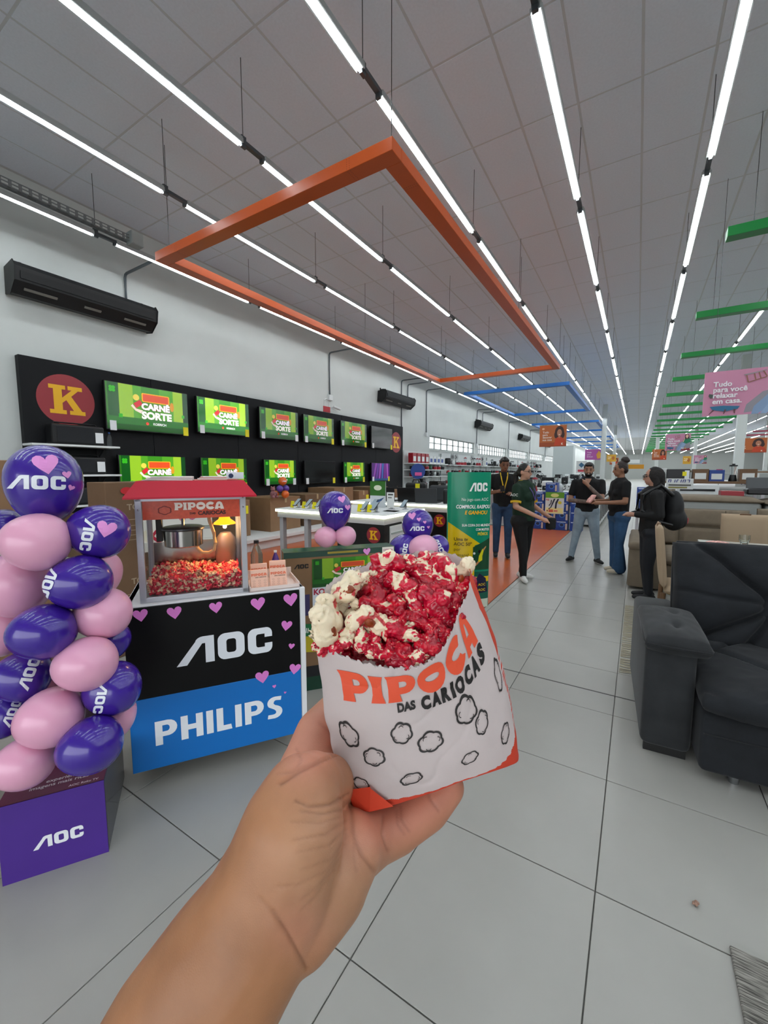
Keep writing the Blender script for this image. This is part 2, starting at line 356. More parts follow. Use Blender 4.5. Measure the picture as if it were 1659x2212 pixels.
# slender white columns
m_col = mat('column_paint', '#cfd3d0', 0.5)
for k, (x, y) in enumerate([(-1.95, 30.0), (1.3, 42.0), (3.15, 20.0), (4.25, 26.5), (9.0, 30.0), (-1.95, 44.0), (9.0, 46.0), (4.25, 46)]):
    c = MB(); c.box2((x-0.13, y-0.13, 0), (x+0.13, y+0.13, ZC), bev=0.01); tag(c.build('column_%d' % (k+1), m_col), kind='structure')

# ---------------------------------------------------------------- tube lights
m_tube = mat('tube_glow', '#ffffff', 0.4, emit='#f4fbff', es=TUBE_POWER)
m_rail = mat('light_housing', '#a8abaa', 0.5); m_brk = mat('bracket_metal', '#5d6265', 0.4, metal=0.7); m_wire = mat('wire', '#4a4d50', 0.5, metal=0.5)
ZL = 4.91; LP = 2.754; LEN = 2.45; LY = 1.005*3.36+0.07
hb = MB(); hb.box2((-0.036, 0, 0.0), (0.036, LEN, 0.05)); hb.box2((-0.046, 0.0, -0.014), (-0.036, LEN, 0.03)); hb.box2((0.036, 0.0, -0.014), (0.046, LEN, 0.03)); house_me = hb.mesh('housing'); house_me.materials.append(m_rail)
tb = MB(); tb.tube([(0, 0.012, -0.006), (0, LEN-0.012, -0.006)], 0.0195, 10); tube_me = tb.mesh('tube', 'auto'); tube_me.materials.append(m_tube)
cb_ = MB(); cb_.box2((-0.024, -LP+LEN-0.02, 0.008), (0.024, 0.02, 0.045)); cb_.box((0, -0.27, 0.03), (0.03, 0.06, 0.11)); cb_.box((0, -0.02, -0.006), (0.045, 0.03, 0.045)); conn_me = cb_.mesh('connector'); conn_me.materials.append(m_brk)
wr = MB(); wr.cyl((0, -0.27, 0.08), (0, -0.27, ZC-ZL), 0.004, n=5); wire_me = wr.mesh('suspension_wire'); wire_me.materials.append(m_wire)
ROWS = [(-6.79, 'beside the left wall'), (-5.06, 'second from the left wall'), (-3.66, 'third from the left wall'), (-2.16, 'along the right side of the orange frame'), (-0.81, 'over the left half of the aisle'), (0.49, 'over the right half of the aisle'),
        (2.04, 'first over the green beams'), (3.5, 'second over the green beams'), (5.0, 'just right of the green beams'), (6.5, 'second right of the green beams'), (8.0, 'third right of the green beams'), (9.6, 'fourth right of the green beams'), (11.2, 'fifth right of the green beams'), (13.0, 'sixth right of the green beams'), (15.0, 'second from the right wall'), (17.2, 'nearest the right wall')]
ORD = ['first', 'second', 'third', 'fourth', 'fifth', 'sixth', 'seventh', 'eighth', 'ninth', 'tenth', 'eleventh', 'twelfth', 'thirteenth', 'fourteenth', 'fifteenth', 'sixteenth', 'seventeenth', 'eighteenth', 'nineteenth', 'twentieth'] + ['twenty-'+w for w in ('first', 'second', 'third', 'fourth', 'fifth', 'sixth', 'seventh', 'eighth', 'ninth')] + ['thirtieth', 'thirty-first', 'thirty-second', 'thirty-third', 'thirty-fourth', 'thirty-fifth', 'thirty-sixth', 'thirty-seventh']
fx = []
for ri, (x, d) in enumerate(ROWS):
    for k in range(-3, 34):
        y = LY+LP*k
        if y < YF+0.3 or y+LEN > YB: continue
        fx.append((x*x+(y+1.2)**2, x, y, ri, k))
fx.sort(); ind = fx[:300]; rest = fx[300:]
for q, x, y, ri, k in ind:
    t = thing('tube_light', 'white tube light, %s in the row %s' % (ORD[k+3], ROWS[ri][1]), 'light', (x, y, ZL), 0, 'tube lights in the row %s' % ROWS[ri][1])
    for nm, me in (('housing', house_me), ('tube', tube_me), ('connector', conn_me)) + ((('suspension_wire', wire_me),) if q < 1800 else ()):
        o = bpy.data.objects.new(nm, me); COL.objects.link(o); o.parent = t
sbx = []; shx = []
for q, x, y, ri, k in rest:
    sbx.append(((x-0.020, y, ZL-0.026), (x+0.020, y+LEN, ZL+0.0))); shx.append(((x-0.04, y-0.2, ZL), (x+0.04, y+LEN, ZL+0.05)))
t = thing('far_tube_lights', 'rows of tiny white tube lights far down the store', 'lights'); t['kind'] = 'stuff'
tag(link('tubes', box_mesh(sbx, 'tubes'), m_tube, t), kind='stuff'); tag(link('housings', box_mesh(shx, 'housings'), m_rail, t), kind='stuff')
# ================================================================ hanging colour frames and beams
m_orange = mat('orange_paint', '#b9501c', 0.35); m_blue = mat('blue_paint', '#1565b4', 0.4); m_green = mat('green_paint', '#0d7a35', 0.4); m_maroon = mat('maroon_paint', '#8c2f45', 0.45)
ZT, ZBt = 4.5, 4.385
def frame(name, label, m, x0, x1, y0, y1, wx=0.17, wires=True, dots=True):
    t = thing(name, label, 'ceiling frame', (x1, y0, ZBt))
    for a, b in (((x0, y0, ZBt), (x1, y0+wx, ZT)), ((x0, y1-wx, ZBt), (x1, y1, ZT)), ((x0, y0+wx, ZBt), (x0+wx, y1-wx, ZT)), ((x1-wx, y0+wx, ZBt), (x1, y1-wx, ZT))):
        b_ = MB(); b_.box2(a, b, bev=0.003); b_.build('beam', m, t, True)
    if dots:
        rv = MB()
        for cx in (x0+0.45, x1-0.5):
            for i in range(7):
                for k in range(2): rv.cyl((cx+0.03*k, y0+0.02+0.022*i, ZBt-0.001), (cx+0.03*k, y0+0.02+0.022*i, ZBt+0.002), 0.005, n=6)
            for i in range(5):
                for k in range(2): rv.cyl((cx+0.03*k, y0-0.001, ZBt+0.015+0.02*i), (cx+0.03*k, y0+0.002, ZBt+0.015+0.02*i), 0.005, n=6)
        for i in range(7):
            for k in range(2): rv.cyl((x1-wx+0.02+0.022*i, y0+0.5+0.03*k, ZBt-0.001), (x1-wx+0.02+0.022*i, y0+0.5+0.03*k, ZBt+0.002), 0.005, n=6)
        rv.build('rivets', mat('rivet_orange', '#8e3c18', 0.3), t, True)
    for wxp in (x0+0.3, x1-0.02):
        for wy in (y0+0.02, (y0+y1)/2, y1-0.05):
            w_ = MB(); w_.cyl((wxp, wy, ZT), (wxp, wy, ZC), 0.004, n=5); w_.build('suspension_wire', m_wire, t, True)
    return t
frame('ceiling_frame', 'large orange rectangular metal frame hanging nearest under the ceiling lights', m_orange, -5.72, -2.0, 3.4, 12.65)
frame('ceiling_frame', 'blue rectangular frame hanging just beyond the orange one', m_blue, -5.72, -2.07, 15.05, 22.1, dots=False)
frame('ceiling_frame', 'second blue frame, behind the hanging orange poster', m_blue, -5.8, -2.07, 27.0, 33.2, dots=False)
frame('ceiling_frame', 'third blue frame, far along the left side', m_blue, -5.8, -2.07, 39.5, 45.6, dots=False)
frame('ceiling_frame', 'farthest blue frame near the back of the store', m_blue, -5.8, -2.07, 52, 58, dots=False)
gbm = MB(); gbm.box2((0, 0, -0.115), (3.85, 0.17, 0), bev=0.003); g_me = gbm.mesh('beam'); g_me.materials.append(m_green)
gw = MB()
for x in (0.25, 1.9, 3.6): gw.cyl((x, 0.085, 0), (x, 0.085, ZC-ZT), 0.0035, n=5)
gw_me = gw.mesh('suspension_wires'); gw_me.materials.append(m_wire)
ordn = ['nearest', 'second', 'third', 'fourth', 'fifth', 'sixth', 'seventh', 'eighth', 'ninth', 'tenth', 'eleventh', 'twelfth', 'thirteenth', 'fourteenth', 'fifteenth', 'sixteenth', 'seventeenth', 'eighteenth', 'nineteenth', 'twentieth', 'twenty-first', 'twenty-second']
for k in range(22):
    t = thing('ceiling_beam', 'green metal beam hanging over the furniture side, %s from the front' % ordn[k], 'ceiling beam', (0.78, 6.7+3.15*k, ZT), 0, 'green beams over the furniture side')
    for nm, me in (('beam', g_me), ('suspension_wires', gw_me)):
        o = bpy.data.objects.new(nm, me); COL.objects.link(o); o.parent = t
for k in range(6):
    mm = MB(); mm.box2((7.0, 24+4*k, 4.385), (13.5, 24.17+4*k, 4.5)); o = mm.build('ceiling_beam', m_maroon); tag(o, 'maroon metal beam hanging far to the right, %s from the front' % ordn[k], 'ceiling beam', 'maroon beams')

# ================================================================ hanging posters
def hang(name, label, x0, x1, z0, z1, y, draw, wires=True):
    t = thing(name, label, 'poster', ((x0+x1)/2, y, z0))
    b = MB(); b.box2((x0, y, z0), (x1, y+0.012, z1)); b.build('board', mat('poster_core', '#d8d8d8', 0.5), t, True)
    p = Pic(); p.step = 0.0008; draw(p, x1-x0, z1-z0)
    p.build('artwork', print_mat('print', 0.45), t, plane_mat((x0, y-0.001, z0), (1, 0, 0), (0, 0, 1)), True)
    for x in (x0+0.1, x1-0.1):
        w = MB(); w.cyl((x, y+0.006, z1), (x, y+0.006, ZC), 0.003, n=5); w.build('suspension_wire', m_wire, t, True)
    return t
def lady(p, x, y, s, top, hair, skin='#d9a98a', long=True):
    """printed half figure: hair, face, neck, top"""
    p.disc(x, y+0.02*s, 0.20*s, hair, 0.24*s)
    if long: p.poly([(x-0.20*s, y), (x-0.24*s, y-0.38*s), (x-0.05*s, y-0.42*s), (x+0.05*s, y-0.42*s), (x+0.24*s, y-0.36*s), (x+0.20*s, y)], hair)
    p.poly([(x-0.34*s, y-0.72*s), (x-0.30*s, y-0.40*s), (x-0.10*s, y-0.28*s), (x+0.10*s, y-0.28*s), (x+0.30*s, y-0.40*s), (x+0.36*s, y-0.72*s)], top)
    p.poly([(x-0.06*s, y-0.30*s), (x-0.05*s, y-0.1*s), (x+0.05*s, y-0.1*s), (x+0.06*s, y-0.30*s)], skin)
    p.disc(x, y-0.02*s, 0.125*s, skin, 0.165*s)
    for q in (-1, 1): p.disc(x+q*0.05*s, y+0.02*s, 0.016*s, '#3a2a22', 0.012*s)
    p.poly([(x-0.05*s, y-0.085*s), (x+0.05*s, y-0.085*s), (x+0.03*s, y-0.115*s), (x-0.03*s, y-0.115*s)], '#f4e6e0')
def pink_art(p, w, h):
    p.rect(0, 0, w, h, '#c583a0')
    p.rect(0.62*w, 0, w, 0.20*h, '#8d2336')
    p.poly([(0.40*w, 0.04*h), (0.42*w, 0.22*h), (0.56*w, 0.48*h), (0.70*w, 0.55*h), (w, 0.52*h), (w, 0.14*h), (0.7*w, 0.10*h)], '#8b8790')
    p.poly([(0.47*w, 0.0), (0.53*w, 0.0), (0.72*w, 0.30*h), (0.78*w, 0.36*h), (0.84*w, 0.46*h), (0.70*w, 0.52*h), (0.62*w, 0.44*h), (0.49*w, 0.17*h)], '#7d96b8')
    p.poly([(0.55*w, 0.0), (0.61*w, 0.0), (0.78*w, 0.28*h), (0.82*w, 0.36*h), (0.70*w, 0.46*h)], '#8aa3c4')
    p.poly([(0.68*w, 0.50*h), (0.72*w, 0.68*h), (0.80*w, 0.76*h), (0.92*w, 0.76*h), (w, 0.70*h), (w, 0.50*h), (0.84*w, 0.40*h)], '#0b7a56')
    p.disc(0.85*w, 0.86*h, 0.085*w, '#3c2228', 0.125*h); p.poly([(0.775*w, 0.88*h), (0.77*w, 0.70*h), (0.81*w, 0.66*h), (0.90*w, 0.68*h), (0.95*w, 0.72*h), (0.935*w, 0.88*h)], '#3c2228')
    p.disc(0.855*w, 0.85*h, 0.055*w, '#dcae96', 0.095*h); p.rect(0.835*w, 0.72*h, 0.875*w, 0.80*h, '#dcae96')
    p.poly([(0.83*w, 0.815*h), (0.88*w, 0.815*h), (0.865*w, 0.80*h), (0.845*w, 0.80*h)], '#fbf2ee')
    for q in (0.833, 0.877): p.disc(q*w, 0.865*h, 0.007*w, '#2c1a16', 0.009*h)
    p.poly([(0.69*w, 0.52*h), (0.76*w, 0.74*h), (0.785*w, 0.74*h), (0.73*w, 0.50*h)], '#dcae96')
    p.poly([(0.37*w, 0.875*h), (0.58*w, 0.945*h), (0.575*w, 0.925*h), (0.39*w, 0.855*h)], '#8f8a8c')
    for a, b in (((0.40, 0.86), (0.42, 0.70)), ((0.55, 0.92), (0.585, 0.80)), ((0.42, 0.70), (0.585, 0.79)), ((0.47, 0.88), (0.485, 0.75)), ((0.51, 0.9), (0.53, 0.77))):
        dx, dy = b[0]-a[0], b[1]-a[1]; L = math.hypot(dx, dy); nx, ny = -dy/L*0.006, dx/L*0.009
        p.poly([((a[0]+nx)*w, (a[1]+ny)*h), ((b[0]+nx)*w, (b[1]+ny)*h), ((b[0]-nx)*w, (b[1]-ny)*h), ((a[0]-nx)*w, (a[1]-ny)*h)], '#8a5a44')
    p.poly([(0.07*w, 0.21*h), (0.20*w, 0.22*h), (0.36*w, 0.19*h), (0.34*w, 0.13*h), (0.22*w, 0.085*h), (0.10*w, 0.13*h)], '#16648a')
    for a, b in ((0.10, 0.06), (0.215, 0.205), (0.30, 0.31)): p.poly([(a*w, 0.13*h), ((a+0.02)*w, 0.13*h), ((b+0.008)*w, 0.03*h), (b*w, 0.03*h)], '#5a2c34')
    p.poly([(0.055*w, 0.50*h), (0.10*w, 0.48*h), (0.11*w, 0.42*h), (0.07*w, 0.40*h), (0.05*w, 0.45*h)], '#3d4a44')
    for t_, yy in (('Tudo', 0.70), ('para você', 0.575), ('relaxar', 0.445), ('em casa.', 0.315)): p.text(t_, 0.09*w, yy*h, 0.155*h, '#e6e6ea', 0.025, 'LEFT')
    p.text('MEGA', 0.70*w, 0.155*h, 0.055*h, '#f0e8ea', 0.03); p.text('LOJA', 0.70*w, 0.105*h, 0.055*h, '#f0e8ea', 0.03); p.add(K_SHAPE, GOLD, 0.81*w, 0.13*h, 0.035*h)
hang('hanging_poster', 'pink hanging poster with a woman in a green top reclining, nearest the camera', 0.79, 2.0, 2.38, 3.03, 8.0, pink_art)
hang('hanging_poster', 'smaller-looking pink hanging poster in front of the far green beams', 0.87, 1.68, 2.36, 3.01, 20.0, pink_art)
hang('hanging_poster', 'pink hanging poster farthest right between the columns', 6.2, 7.1, 2.36, 3.01, 27.0, pink_art)
hang('hanging_poster', 'pink hanging poster beside the yellow one near the back', 4.0, 4.9, 2.2, 2.9, 44.0, pink_art)
def orange_art(p, w, h):
    p.rect(0, 0, w, h, '#b8622c'); p.rect(0, 0, w, 0.2*h, '#a04a22')
    p.disc(0.74*w, 0.66*h, 0.17*w, '#3d2420', 0.30*h); p.disc(0.62*w, 0.55*h, 0.07*w, '#3d2420', 0.16*h); p.disc(0.86*w, 0.55*h, 0.07*w, '#3d2420', 0.16*h)
    p.poly([(0.55*w, 0.05*h), (0.60*w, 0.36*h), (0.70*w, 0.46*h), (0.80*w, 0.46*h), (0.95*w, 0.30*h), (0.96*w, 0.05*h)], '#c3411d')
    p.disc(0.74*w, 0.64*h, 0.085*w, '#b87a5c', 0.17*h); p.rect(0.71*w, 0.40*h, 0.77*w, 0.52*h, '#b87a5c')
    p.poly([(0.71*w, 0.57*h), (0.77*w, 0.57*h), (0.755*w, 0.54*h), (0.725*w, 0.54*h)], '#f6e9e2')
    for q in (0.71, 0.77): p.disc(q*w, 0.68*h, 0.008*w, '#2a1712', 0.014*h)
    for t_, yy in (('Tudo', 0.68), ('para', 0.56), ('decorar', 0.44), ('sua casa', 0.32)): p.text(t_, 0.12*w, yy*h, 0.13*h, '#ecdccf', 0.02, 'LEFT')
    p.disc(0.14*w, 0.85*h, 0.05*w, '#e9b48a', 0.05*h); p.text('K', 0.85*w, 0.12*h, 0.13*h, '#f4e2c8', 0.03)
hang('hanging_poster', 'orange hanging poster of a laughing curly-haired woman above the left aisle', -3.33, -2.36, 2.49, 3.29, 17.0, orange_art)
hang('hanging_poster', 'orange hanging poster right of the far pink poster', 3.6, 4.7, 2.36, 3.0, 24.0, orange_art)
hang('hanging_poster', 'small orange hanging poster far down the centre aisle', 0.75, 1.55, 2.3, 3.0, 33.0, orange_art)
hang('hanging_poster', 'tiny orange hanging poster left of the centre aisle end', -2.6, -1.8, 2.25, 2.95, 50.0, orange_art)
def purple_art(p, w, h):
    p.rect(0, 0, w, h, '#a8509a'); p.poly([(0.72*w, 0.1*h), (0.66*w, 0.5*h), (0.8*w, 0.9*h), (0.95*w, 0.5*h), (0.9*w, 0.15*h)], '#e0a23a')
    for t_, yy in (('Tudo', 0.7), ('para', 0.5), ('brincar', 0.3)): p.text(t_, 0.12*w, yy*h, 0.18*h, '#ead3e6', 0.02, 'LEFT')
hang('hanging_poster', 'purple hanging poster with a yellow shape, over the left displays', -3.3, -2.2, 2.36, 3.1, 33.0, purple_art)
def yellow_art(p, w, h):
    p.rect(0, 0, w, h, '#d6a12e'); p.disc(0.7*w, 0.5*h, 0.15*w, '#b5662c', 0.25*h)
    for yy in (0.65, 0.45): p.text('Tudo' if yy > 0.5 else 'aqui', 0.12*w, yy*h, 0.2*h, '#fbf0d2', 0.02, 'LEFT')
hang('hanging_poster', 'yellow hanging poster just right of the purple one', -2.15, -1.5, 2.3, 2.85, 37.0, yellow_art)
hang('hanging_poster', 'yellow hanging poster far right by the back wall', 3.4, 4.0, 2.2, 2.9, 46.0, yellow_art)

# ================================================================ TV wall
XP = -7.6
t = thing('display_wall_panel', 'long black television display panel mounted on the left wall', 'display panel', (XP-0.04, 8.1, 0.42))
for i in range(6):
    y0, y1 = 2.43+(13.75-2.43)*i/6, 2.43+(13.75-2.43)*(i+1)/6
    b = MB(); b.box2((XW, y0+0.004, 0.42), (XP, y1-0.004, 3.21), bev=0.003); b.build('panel', m_black, t, True)
k_emblem(t, plane_mat((XP+0.002, 2.99, 2.645), (0, 1, 0), (0, 0, 1)), 0.385)
k_emblem(t, plane_mat((XP+0.002, 13.24, 2.6), (0, 1, 0), (0, 0, 1)), 0.37)
def screen_art(p, w, h, full=True):
    cx, cy = w/2, h/2
    p.rect(0, 0, w, h, '#2a6a18')
    for a, b, c in ((0.02, 0.14, '#0b4a12'), (0.14, 0.30, '#84ae24'), (0.30, 0.40, '#4a931f'), (0.40, 0.62, '#35801a'), (0.62, 0.82, '#4a931f'), (0.80, 0.93, '#8fb42a'), (0.93, 1.0, '#0c3c16')): p.rect(a*w, 0.28*h, b*w, h, c)
    p.rect(0, 0, w, 0.28*h, '#17640f'); p.rect(0, 0, w, 0.12*h, '#0f4a0d')
    for (x, y, s) in ((0.07, 0.86, 0.07), (0.15, 0.30, 0.045), (0.93, 0.42, 0.04)):
        for q in range(4): p.disc(x*w+0.6*s*h*math.cos(q*1.571+0.78), y*h+0.6*s*h*math.sin(q*1.571+0.78), 0.55*s*h, '#2fa01c', n=10)
    p.disc(0.335*w, 0.74*h, 0.07*h, '#d8c24a'); p.poly([(0.30*w, 0.60*h), (0.38*w, 0.70*h), (0.41*w, 0.60*h), (0.33*w, 0.50*h)], '#c22a30'); p.poly([(0.29*w, 0.58*h), (0.33*w, 0.49*h), (0.41*w, 0.46*h), (0.40*w, 0.38*h), (0.32*w, 0.44*h), (0.27*w, 0.54*h)], '#e8cfc0'); p.disc(0.78*w, 0.62*h, 0.05*h, '#c98a20', 0.11*h)
    p.add(([(x, y, 0) for x, y in rrect(0.40*w, 0.66*h, 0.75*w, 0.86*h, 0.03*h)], [tuple(range(24))]), '#e7a21e')
    p.add(([(x, y, 0) for x, y in rrect(0.415*w, 0.68*h, 0.735*w, 0.84*h, 0.02*h)], [tuple(range(24))]), '#cf4a22')
    p.text('CARNÊ', 0.57*w, 0.55*h, 0.19*h, '#f4f4f8', 0.055, out='#7d2222', ow=0.03, sx=1.08)
    p.text('SORTE', 0.58*w, 0.35*h, 0.22*h, '#f6f6e6', 0.055, out='#255c14', ow=0.03, sx=1.08)
    p.disc(0.455*w, 0.17*h, 0.035*h, '#d8402a'); p.text('KOERICH', 0.61*w, 0.17*h, 0.075*h, '#f2f2f2', 0.02)
def off_art(p, w, h): p.rect(0, 0, w, h, '#05070a')
def violet_art(p, w, h):
    p.rect(0, 0, w, h, '#4b2a66')
    for i in range(6): p.poly([(0.05*w+0.16*w*i, 0), (0.12*w+0.16*w*i, 0), (0.30*w+0.12*w*i, h), (0.2*w+0.12*w*i, h)], ['#7a3c94', '#5a3a86', '#8a4aa0', '#3a5a96', '#6a2f7c', '#934ba3'][i])
    p.rect(0, 0, w, 0.12*h, '#2c4a70')
m_bezel = mat('tv_bezel', '#0b0c0e', 0.3); m_tagy = mat('tag_yellow', '#e8dc1c', 0.5); m_tagw = mat('tag_white', '#e8eaec', 0.5)
def tv(label, y0, y1, z0, z1, art, es, ytag=None, xf=-7.46, th=0.07, tilt=0.0):
    t = thing('television', label, 'television', (xf, (y0+y1)/2, z0), 0, None)
    b = MB(); b.box2((xf-th, y0, z0), (xf, y1, z1), bev=0.006); b.build('casing', m_bezel, t, True)
    mb = MB(); mb.box2((XP, (y0+y1)/2-0.12, (z0+z1)/2-0.12), (xf-th, (y0+y1)/2+0.12, (z0+z1)/2+0.12)); mb.build('wall_mount', m_darkgrey, t, True)
    p = Pic(); p.step = 0.00025; w, h = y1-y0-0.024, z1-z0-0.03; art(p, w, h)
    p.build('screen', print_mat('screen_%d' % round(es*100), 0.10, es), t, plane_mat((xf+0.0008, y0+0.012, z0+0.018), (0, 1, 0), (0, 0, 1)), True)
    for yy, mm, nm in ((y0+0.05, m_tagw, 'spec_tag'), (y1-0.12, m_tagy if ytag else m_tagw, 'price_tag')):
        g = MB(); g.box2((xf+0.004, yy, z0-0.01), (xf+0.010, yy+0.10, z0+0.15)); g.build(nm, mm, t, True)
    return t
U = [(3.47, 4.93), (5.12, 6.40), (6.70, 7.97), (8.17, 9.43), (9.75, 11.1), (11.38, 12.72)]
ul = ['widest television on the top row, next to the round K emblem, showing a green promotion', 'bright vivid green television, second on the top row', 'dim green television with reflections, third on the top row', 'television fourth on the top row, washed with light streaks', 'television fifth on the top row, crossed by white reflections', 'black switched-off television last on the top row']
for k, (a, b) in enumerate(U): tv(ul[k], a, b, 2.24 if k == 0 else 2.32, 3.03, off_art if k == 5 else screen_art, [0.38, 0.95, 0.16, 0.10, 0.12, 0.0][k], k != 2)
Lo = [(3.62, 4.83), (5.16, 6.30), (6.80, 7.86), (8.18, 9.47), (9.87, 10.99), (11.38, 12.55)]
ll = ['green television on the lower row above the tall brown carton', 'green television on the lower row above the popcorn machine roof', 'green television on the lower row behind the orange balloon', 'black switched-off television on the lower row', 'small green television on the lower row right of the black one', 'purple glowing television last on the lower row']
for k, (a, b) in enumerate(Lo): tv(ll[k], a, b, 1.22 if k > 1 else 1.15, 1.83, off_art if k == 3 else (violet_art if k == 5 else screen_art), [0.6, 0.32, 0.5, 0.0, 0.35, 0.3][k], k in (1, 3, 4, 5))
# packs lying on top of the lower televisions
def carton(name, label, cat, x0, y0, z0, x1, y1, z1, m, group=None, tape=True, tagc=None, bev=0.006, rz=0.0):
    cx, cy = (x0+x1)/2, (y0+y1)/2; t = thing(name, label, cat, (cx, cy, z0), rz, group)
    dx, dy, dz = abs(x1-x0), abs(y1-y0), abs(z1-z0)
    b = MB(); b.box2((-dx/2, -dy/2, 0), (dx/2, dy/2, dz), bev=bev); b.build('body', m, t)
    if tape:
        q = MB(); q.box2((-dx/2-0.001, -0.03, dz-0.12 if dz > 0.2 else 0), (dx/2+0.001, 0.03, dz+0.001)); q.build('tape', mat('tape', '#b09a74', 0.3), t)
    if tagc:
        q = MB(); q.box2((dx/2, dy*0.25, dz*0.62), (dx/2+0.004, dy*0.25+0.13, dz*0.62+0.16)); q.build('price_tag', m_tagy, t)
    return t
m_card = mat('cardboard', '#8a6a4c', 0.75, var=0.06, vscale=6); m_card2 = mat('cardboard_dark', '#6e543d', 0.8, var=0.06, vscale=6)
# speaker shelves on the left of the panel
m_spk = mat('speaker_black', '#0c0d10', 0.45); m_grille = mat('speaker_grille', '#15181d', 0.7, bump=0.3, bscale=900)
for k, z in enumerate((1.95, 1.50, 1.03)):
    t = thing('wall_shelf', ['white wall shelf highest under the round K emblem', 'white wall shelf in the middle, behind the top balloon', 'lowest white wall shelf, peeking out above the balloons'][k], 'shelf', (XP, 2.95, z))
    b = MB(); b.box2((XP, 2.40, z-0.03), (XP+0.34, 3.56, z), bev=0.003); b.build('board', m_white, t, True)
    for yy in (2.6, 3.35):
        q = MB(); q.box2((XP, yy, z-0.22), (XP+0.02, yy+0.03, z-0.03)); q.box((XP+0.13, yy+0.015, z-0.12), (0.26, 0.02, 0.015), ry=R(-32)); q.build('bracket', m_black, t, True)
    s = thing('speaker', ['long black speaker on the highest wall shelf', 'black party speaker on the middle wall shelf', 'black speaker on the lowest wall shelf'][k], 'speaker', (XP+0.18, 2.95, z))
    zz = z+(0.30 if k == 0 else 0.27)
    b = MB(); b.box2((XP+0.05, 2.66, z), (XP+0.30, 3.36, zz), bev=0.03, seg=2); b.build('cabinet', m_spk, s, True)
    b = MB(); b.box2((XP+0.30, 2.72, z+0.035), (XP+0.306, 3.20, zz-0.035), bev=0.002); b.build('grille', m_grille, s, True)
    b = MB(); b.box2((XP+0.306, 3.22, z+0.04), (XP+0.312, 3.33, z+0.20)); b.build('price_tag', m_tagw, s, True)
    b = MB(); b.tube([(XP+0.17, 2.70, zz-0.02), (XP+0.17, 2.74, zz+0.03), (XP+0.17, 3.28, zz+0.03), (XP+0.17, 3.32, zz-0.02)], 0.012, 6); b.build('handle', m_spk, s, True)
def bottle(name, label, loc, h, r, body, cap, liquid=None):
    t = thing(name, label, 'bottle', loc); b = MB()
    b.lathe([(r*0.9, 0), (r, h*0.03), (r, h*0.22), (r*0.93, h*0.28), (r, h*0.34), (r, h*0.62), (r*0.55, h*0.82), (r*0.36, h*0.88), (r*0.36, h*0.93)], n=16); b.build('body', body, t, smooth='auto')
    b = MB(); b.lathe([(r*0.40, h*0.92), (r*0.42, h*0.93), (r*0.42, h), (0, h)], n=14); b.build('cap', cap, t, smooth='auto'); return t
m_pet = mat('clear_plastic', '#eef3f4', 0.06, trans=0.95, ior=1.15)
bottle('water_bottle', 'small water bottle with a blue cap on the highest wall shelf', (XP+0.2, 3.47, 1.95), 0.23, 0.035, m_pet, mat('cap_blue', '#2a5ea8', 0.4))

# low white plinth along the wall, cartons on it
t = thing('display_plinth', 'long low white plinth under the televisions', 'plinth', (-6.7, 8.2, 0))
for i in range(4):
    y0, y1 = 2.5+2.85*i, 2.5+2.85*(i+1)
    b = MB(); b.box2((XW+0.01, y0+0.003, 0.0), (-6.3, y1-0.003, 0.17), bev=0.004); b.build('base', m_white, t, True)
    b = MB(); b.box2((XW+0.01, y0+0.003, 0.18), (-6.2, y1-0.003, 0.25), bev=0.004); b.build('board', m_white, t, True)
CT = [(2.75, 0.26, 0.9, m_card2, 'brown carton on the plinth at its left end'), (4.95, 0.74, 0.98, m_card, 'brown carton with a yellow tag right of the popcorn machine'), (6.20, 0.95, 0.98, m_card, 'brown carton carrying the small orange balloons'), (7.3, 0.9, 1.0, m_card2, 'dark brown carton behind the round purple balloon'), (8.4, 0.85, 1.12, m_card, 'pale brown carton under the switched-off television'), (9.5, 0.5, 1.0, m_card, 'narrow brown carton with a yellow tag near the laptops'), (10.2, 0.9, 1.08, m_card2, 'dark brown carton below the purple television'), (11.4, 0.8, 0.95, m_card, 'last brown carton on the plinth, by the wall shelves')]
for i, (y, w, z, m, lb) in enumerate(CT): carton('carton', lb, 'box', XW+0.16, y, 0.25, -6.65, y+w-0.03, z, m, 'cartons on the white plinth', tagc=(i in (1, 5)))
# balloon cluster (three tiers) on one of the cartons
m_bor = mat('balloon_orange', '#d9641c', 0.25, coat=0.3); m_bvi = mat('balloon_violet', '#5a3a9a', 0.25, coat=0.3)
def mini(p, r, m, label, txt=False):
    b = MB(); b.ball((0, 0, 0), r, 18, 12, (1, 1, 0.97)); o = thing('balloon', label, 'balloon', p, 0, 'small balloons on a carton'); b.build('skin', m, o, smooth=True)
    k = MB(); k.cyl((0, 0, -r*0.95), (0, 0, -r*1.1), r*0.06, r*0.14, 8); k.build('knot', m, o)
    if txt:
        q = Pic(); q.add(AOC, '#f4efe8', 0, -0.5*r*0.32, r*0.30)
        q.v = [tuple(Vector((x, y, math.sqrt(max(0, (r*1.01)**2-x*x-y*y))))) for x, y, z in q.v]
        q.build('lettering', print_mat('print', 0.45), o, plane_mat((0, 0, 0), (0.35, 0.93, 0), (0, 0, 1)))
mini((-6.6, 6.53, 1.335), 0.095, m_bor, 'small orange lettered balloon on top of the carton cluster', True)
mini((-6.6, 6.44, 1.175), 0.075, m_bvi, 'small violet balloon, left of the pair in the carton cluster'); mini((-6.6, 6.62, 1.175), 0.075, m_bvi, 'small violet balloon, right of the pair in the carton cluster')
mini((-6.55, 6.55, 1.05), 0.085, m_bor, 'orange balloon at the front foot of the carton cluster'); mini((-6.68, 6.68, 1.055), 0.08, m_bor, 'orange balloon at the right foot of the carton cluster', True); mini((-6.72, 6.42, 1.055), 0.08, m_bor, 'orange balloon at the left foot of the carton cluster')
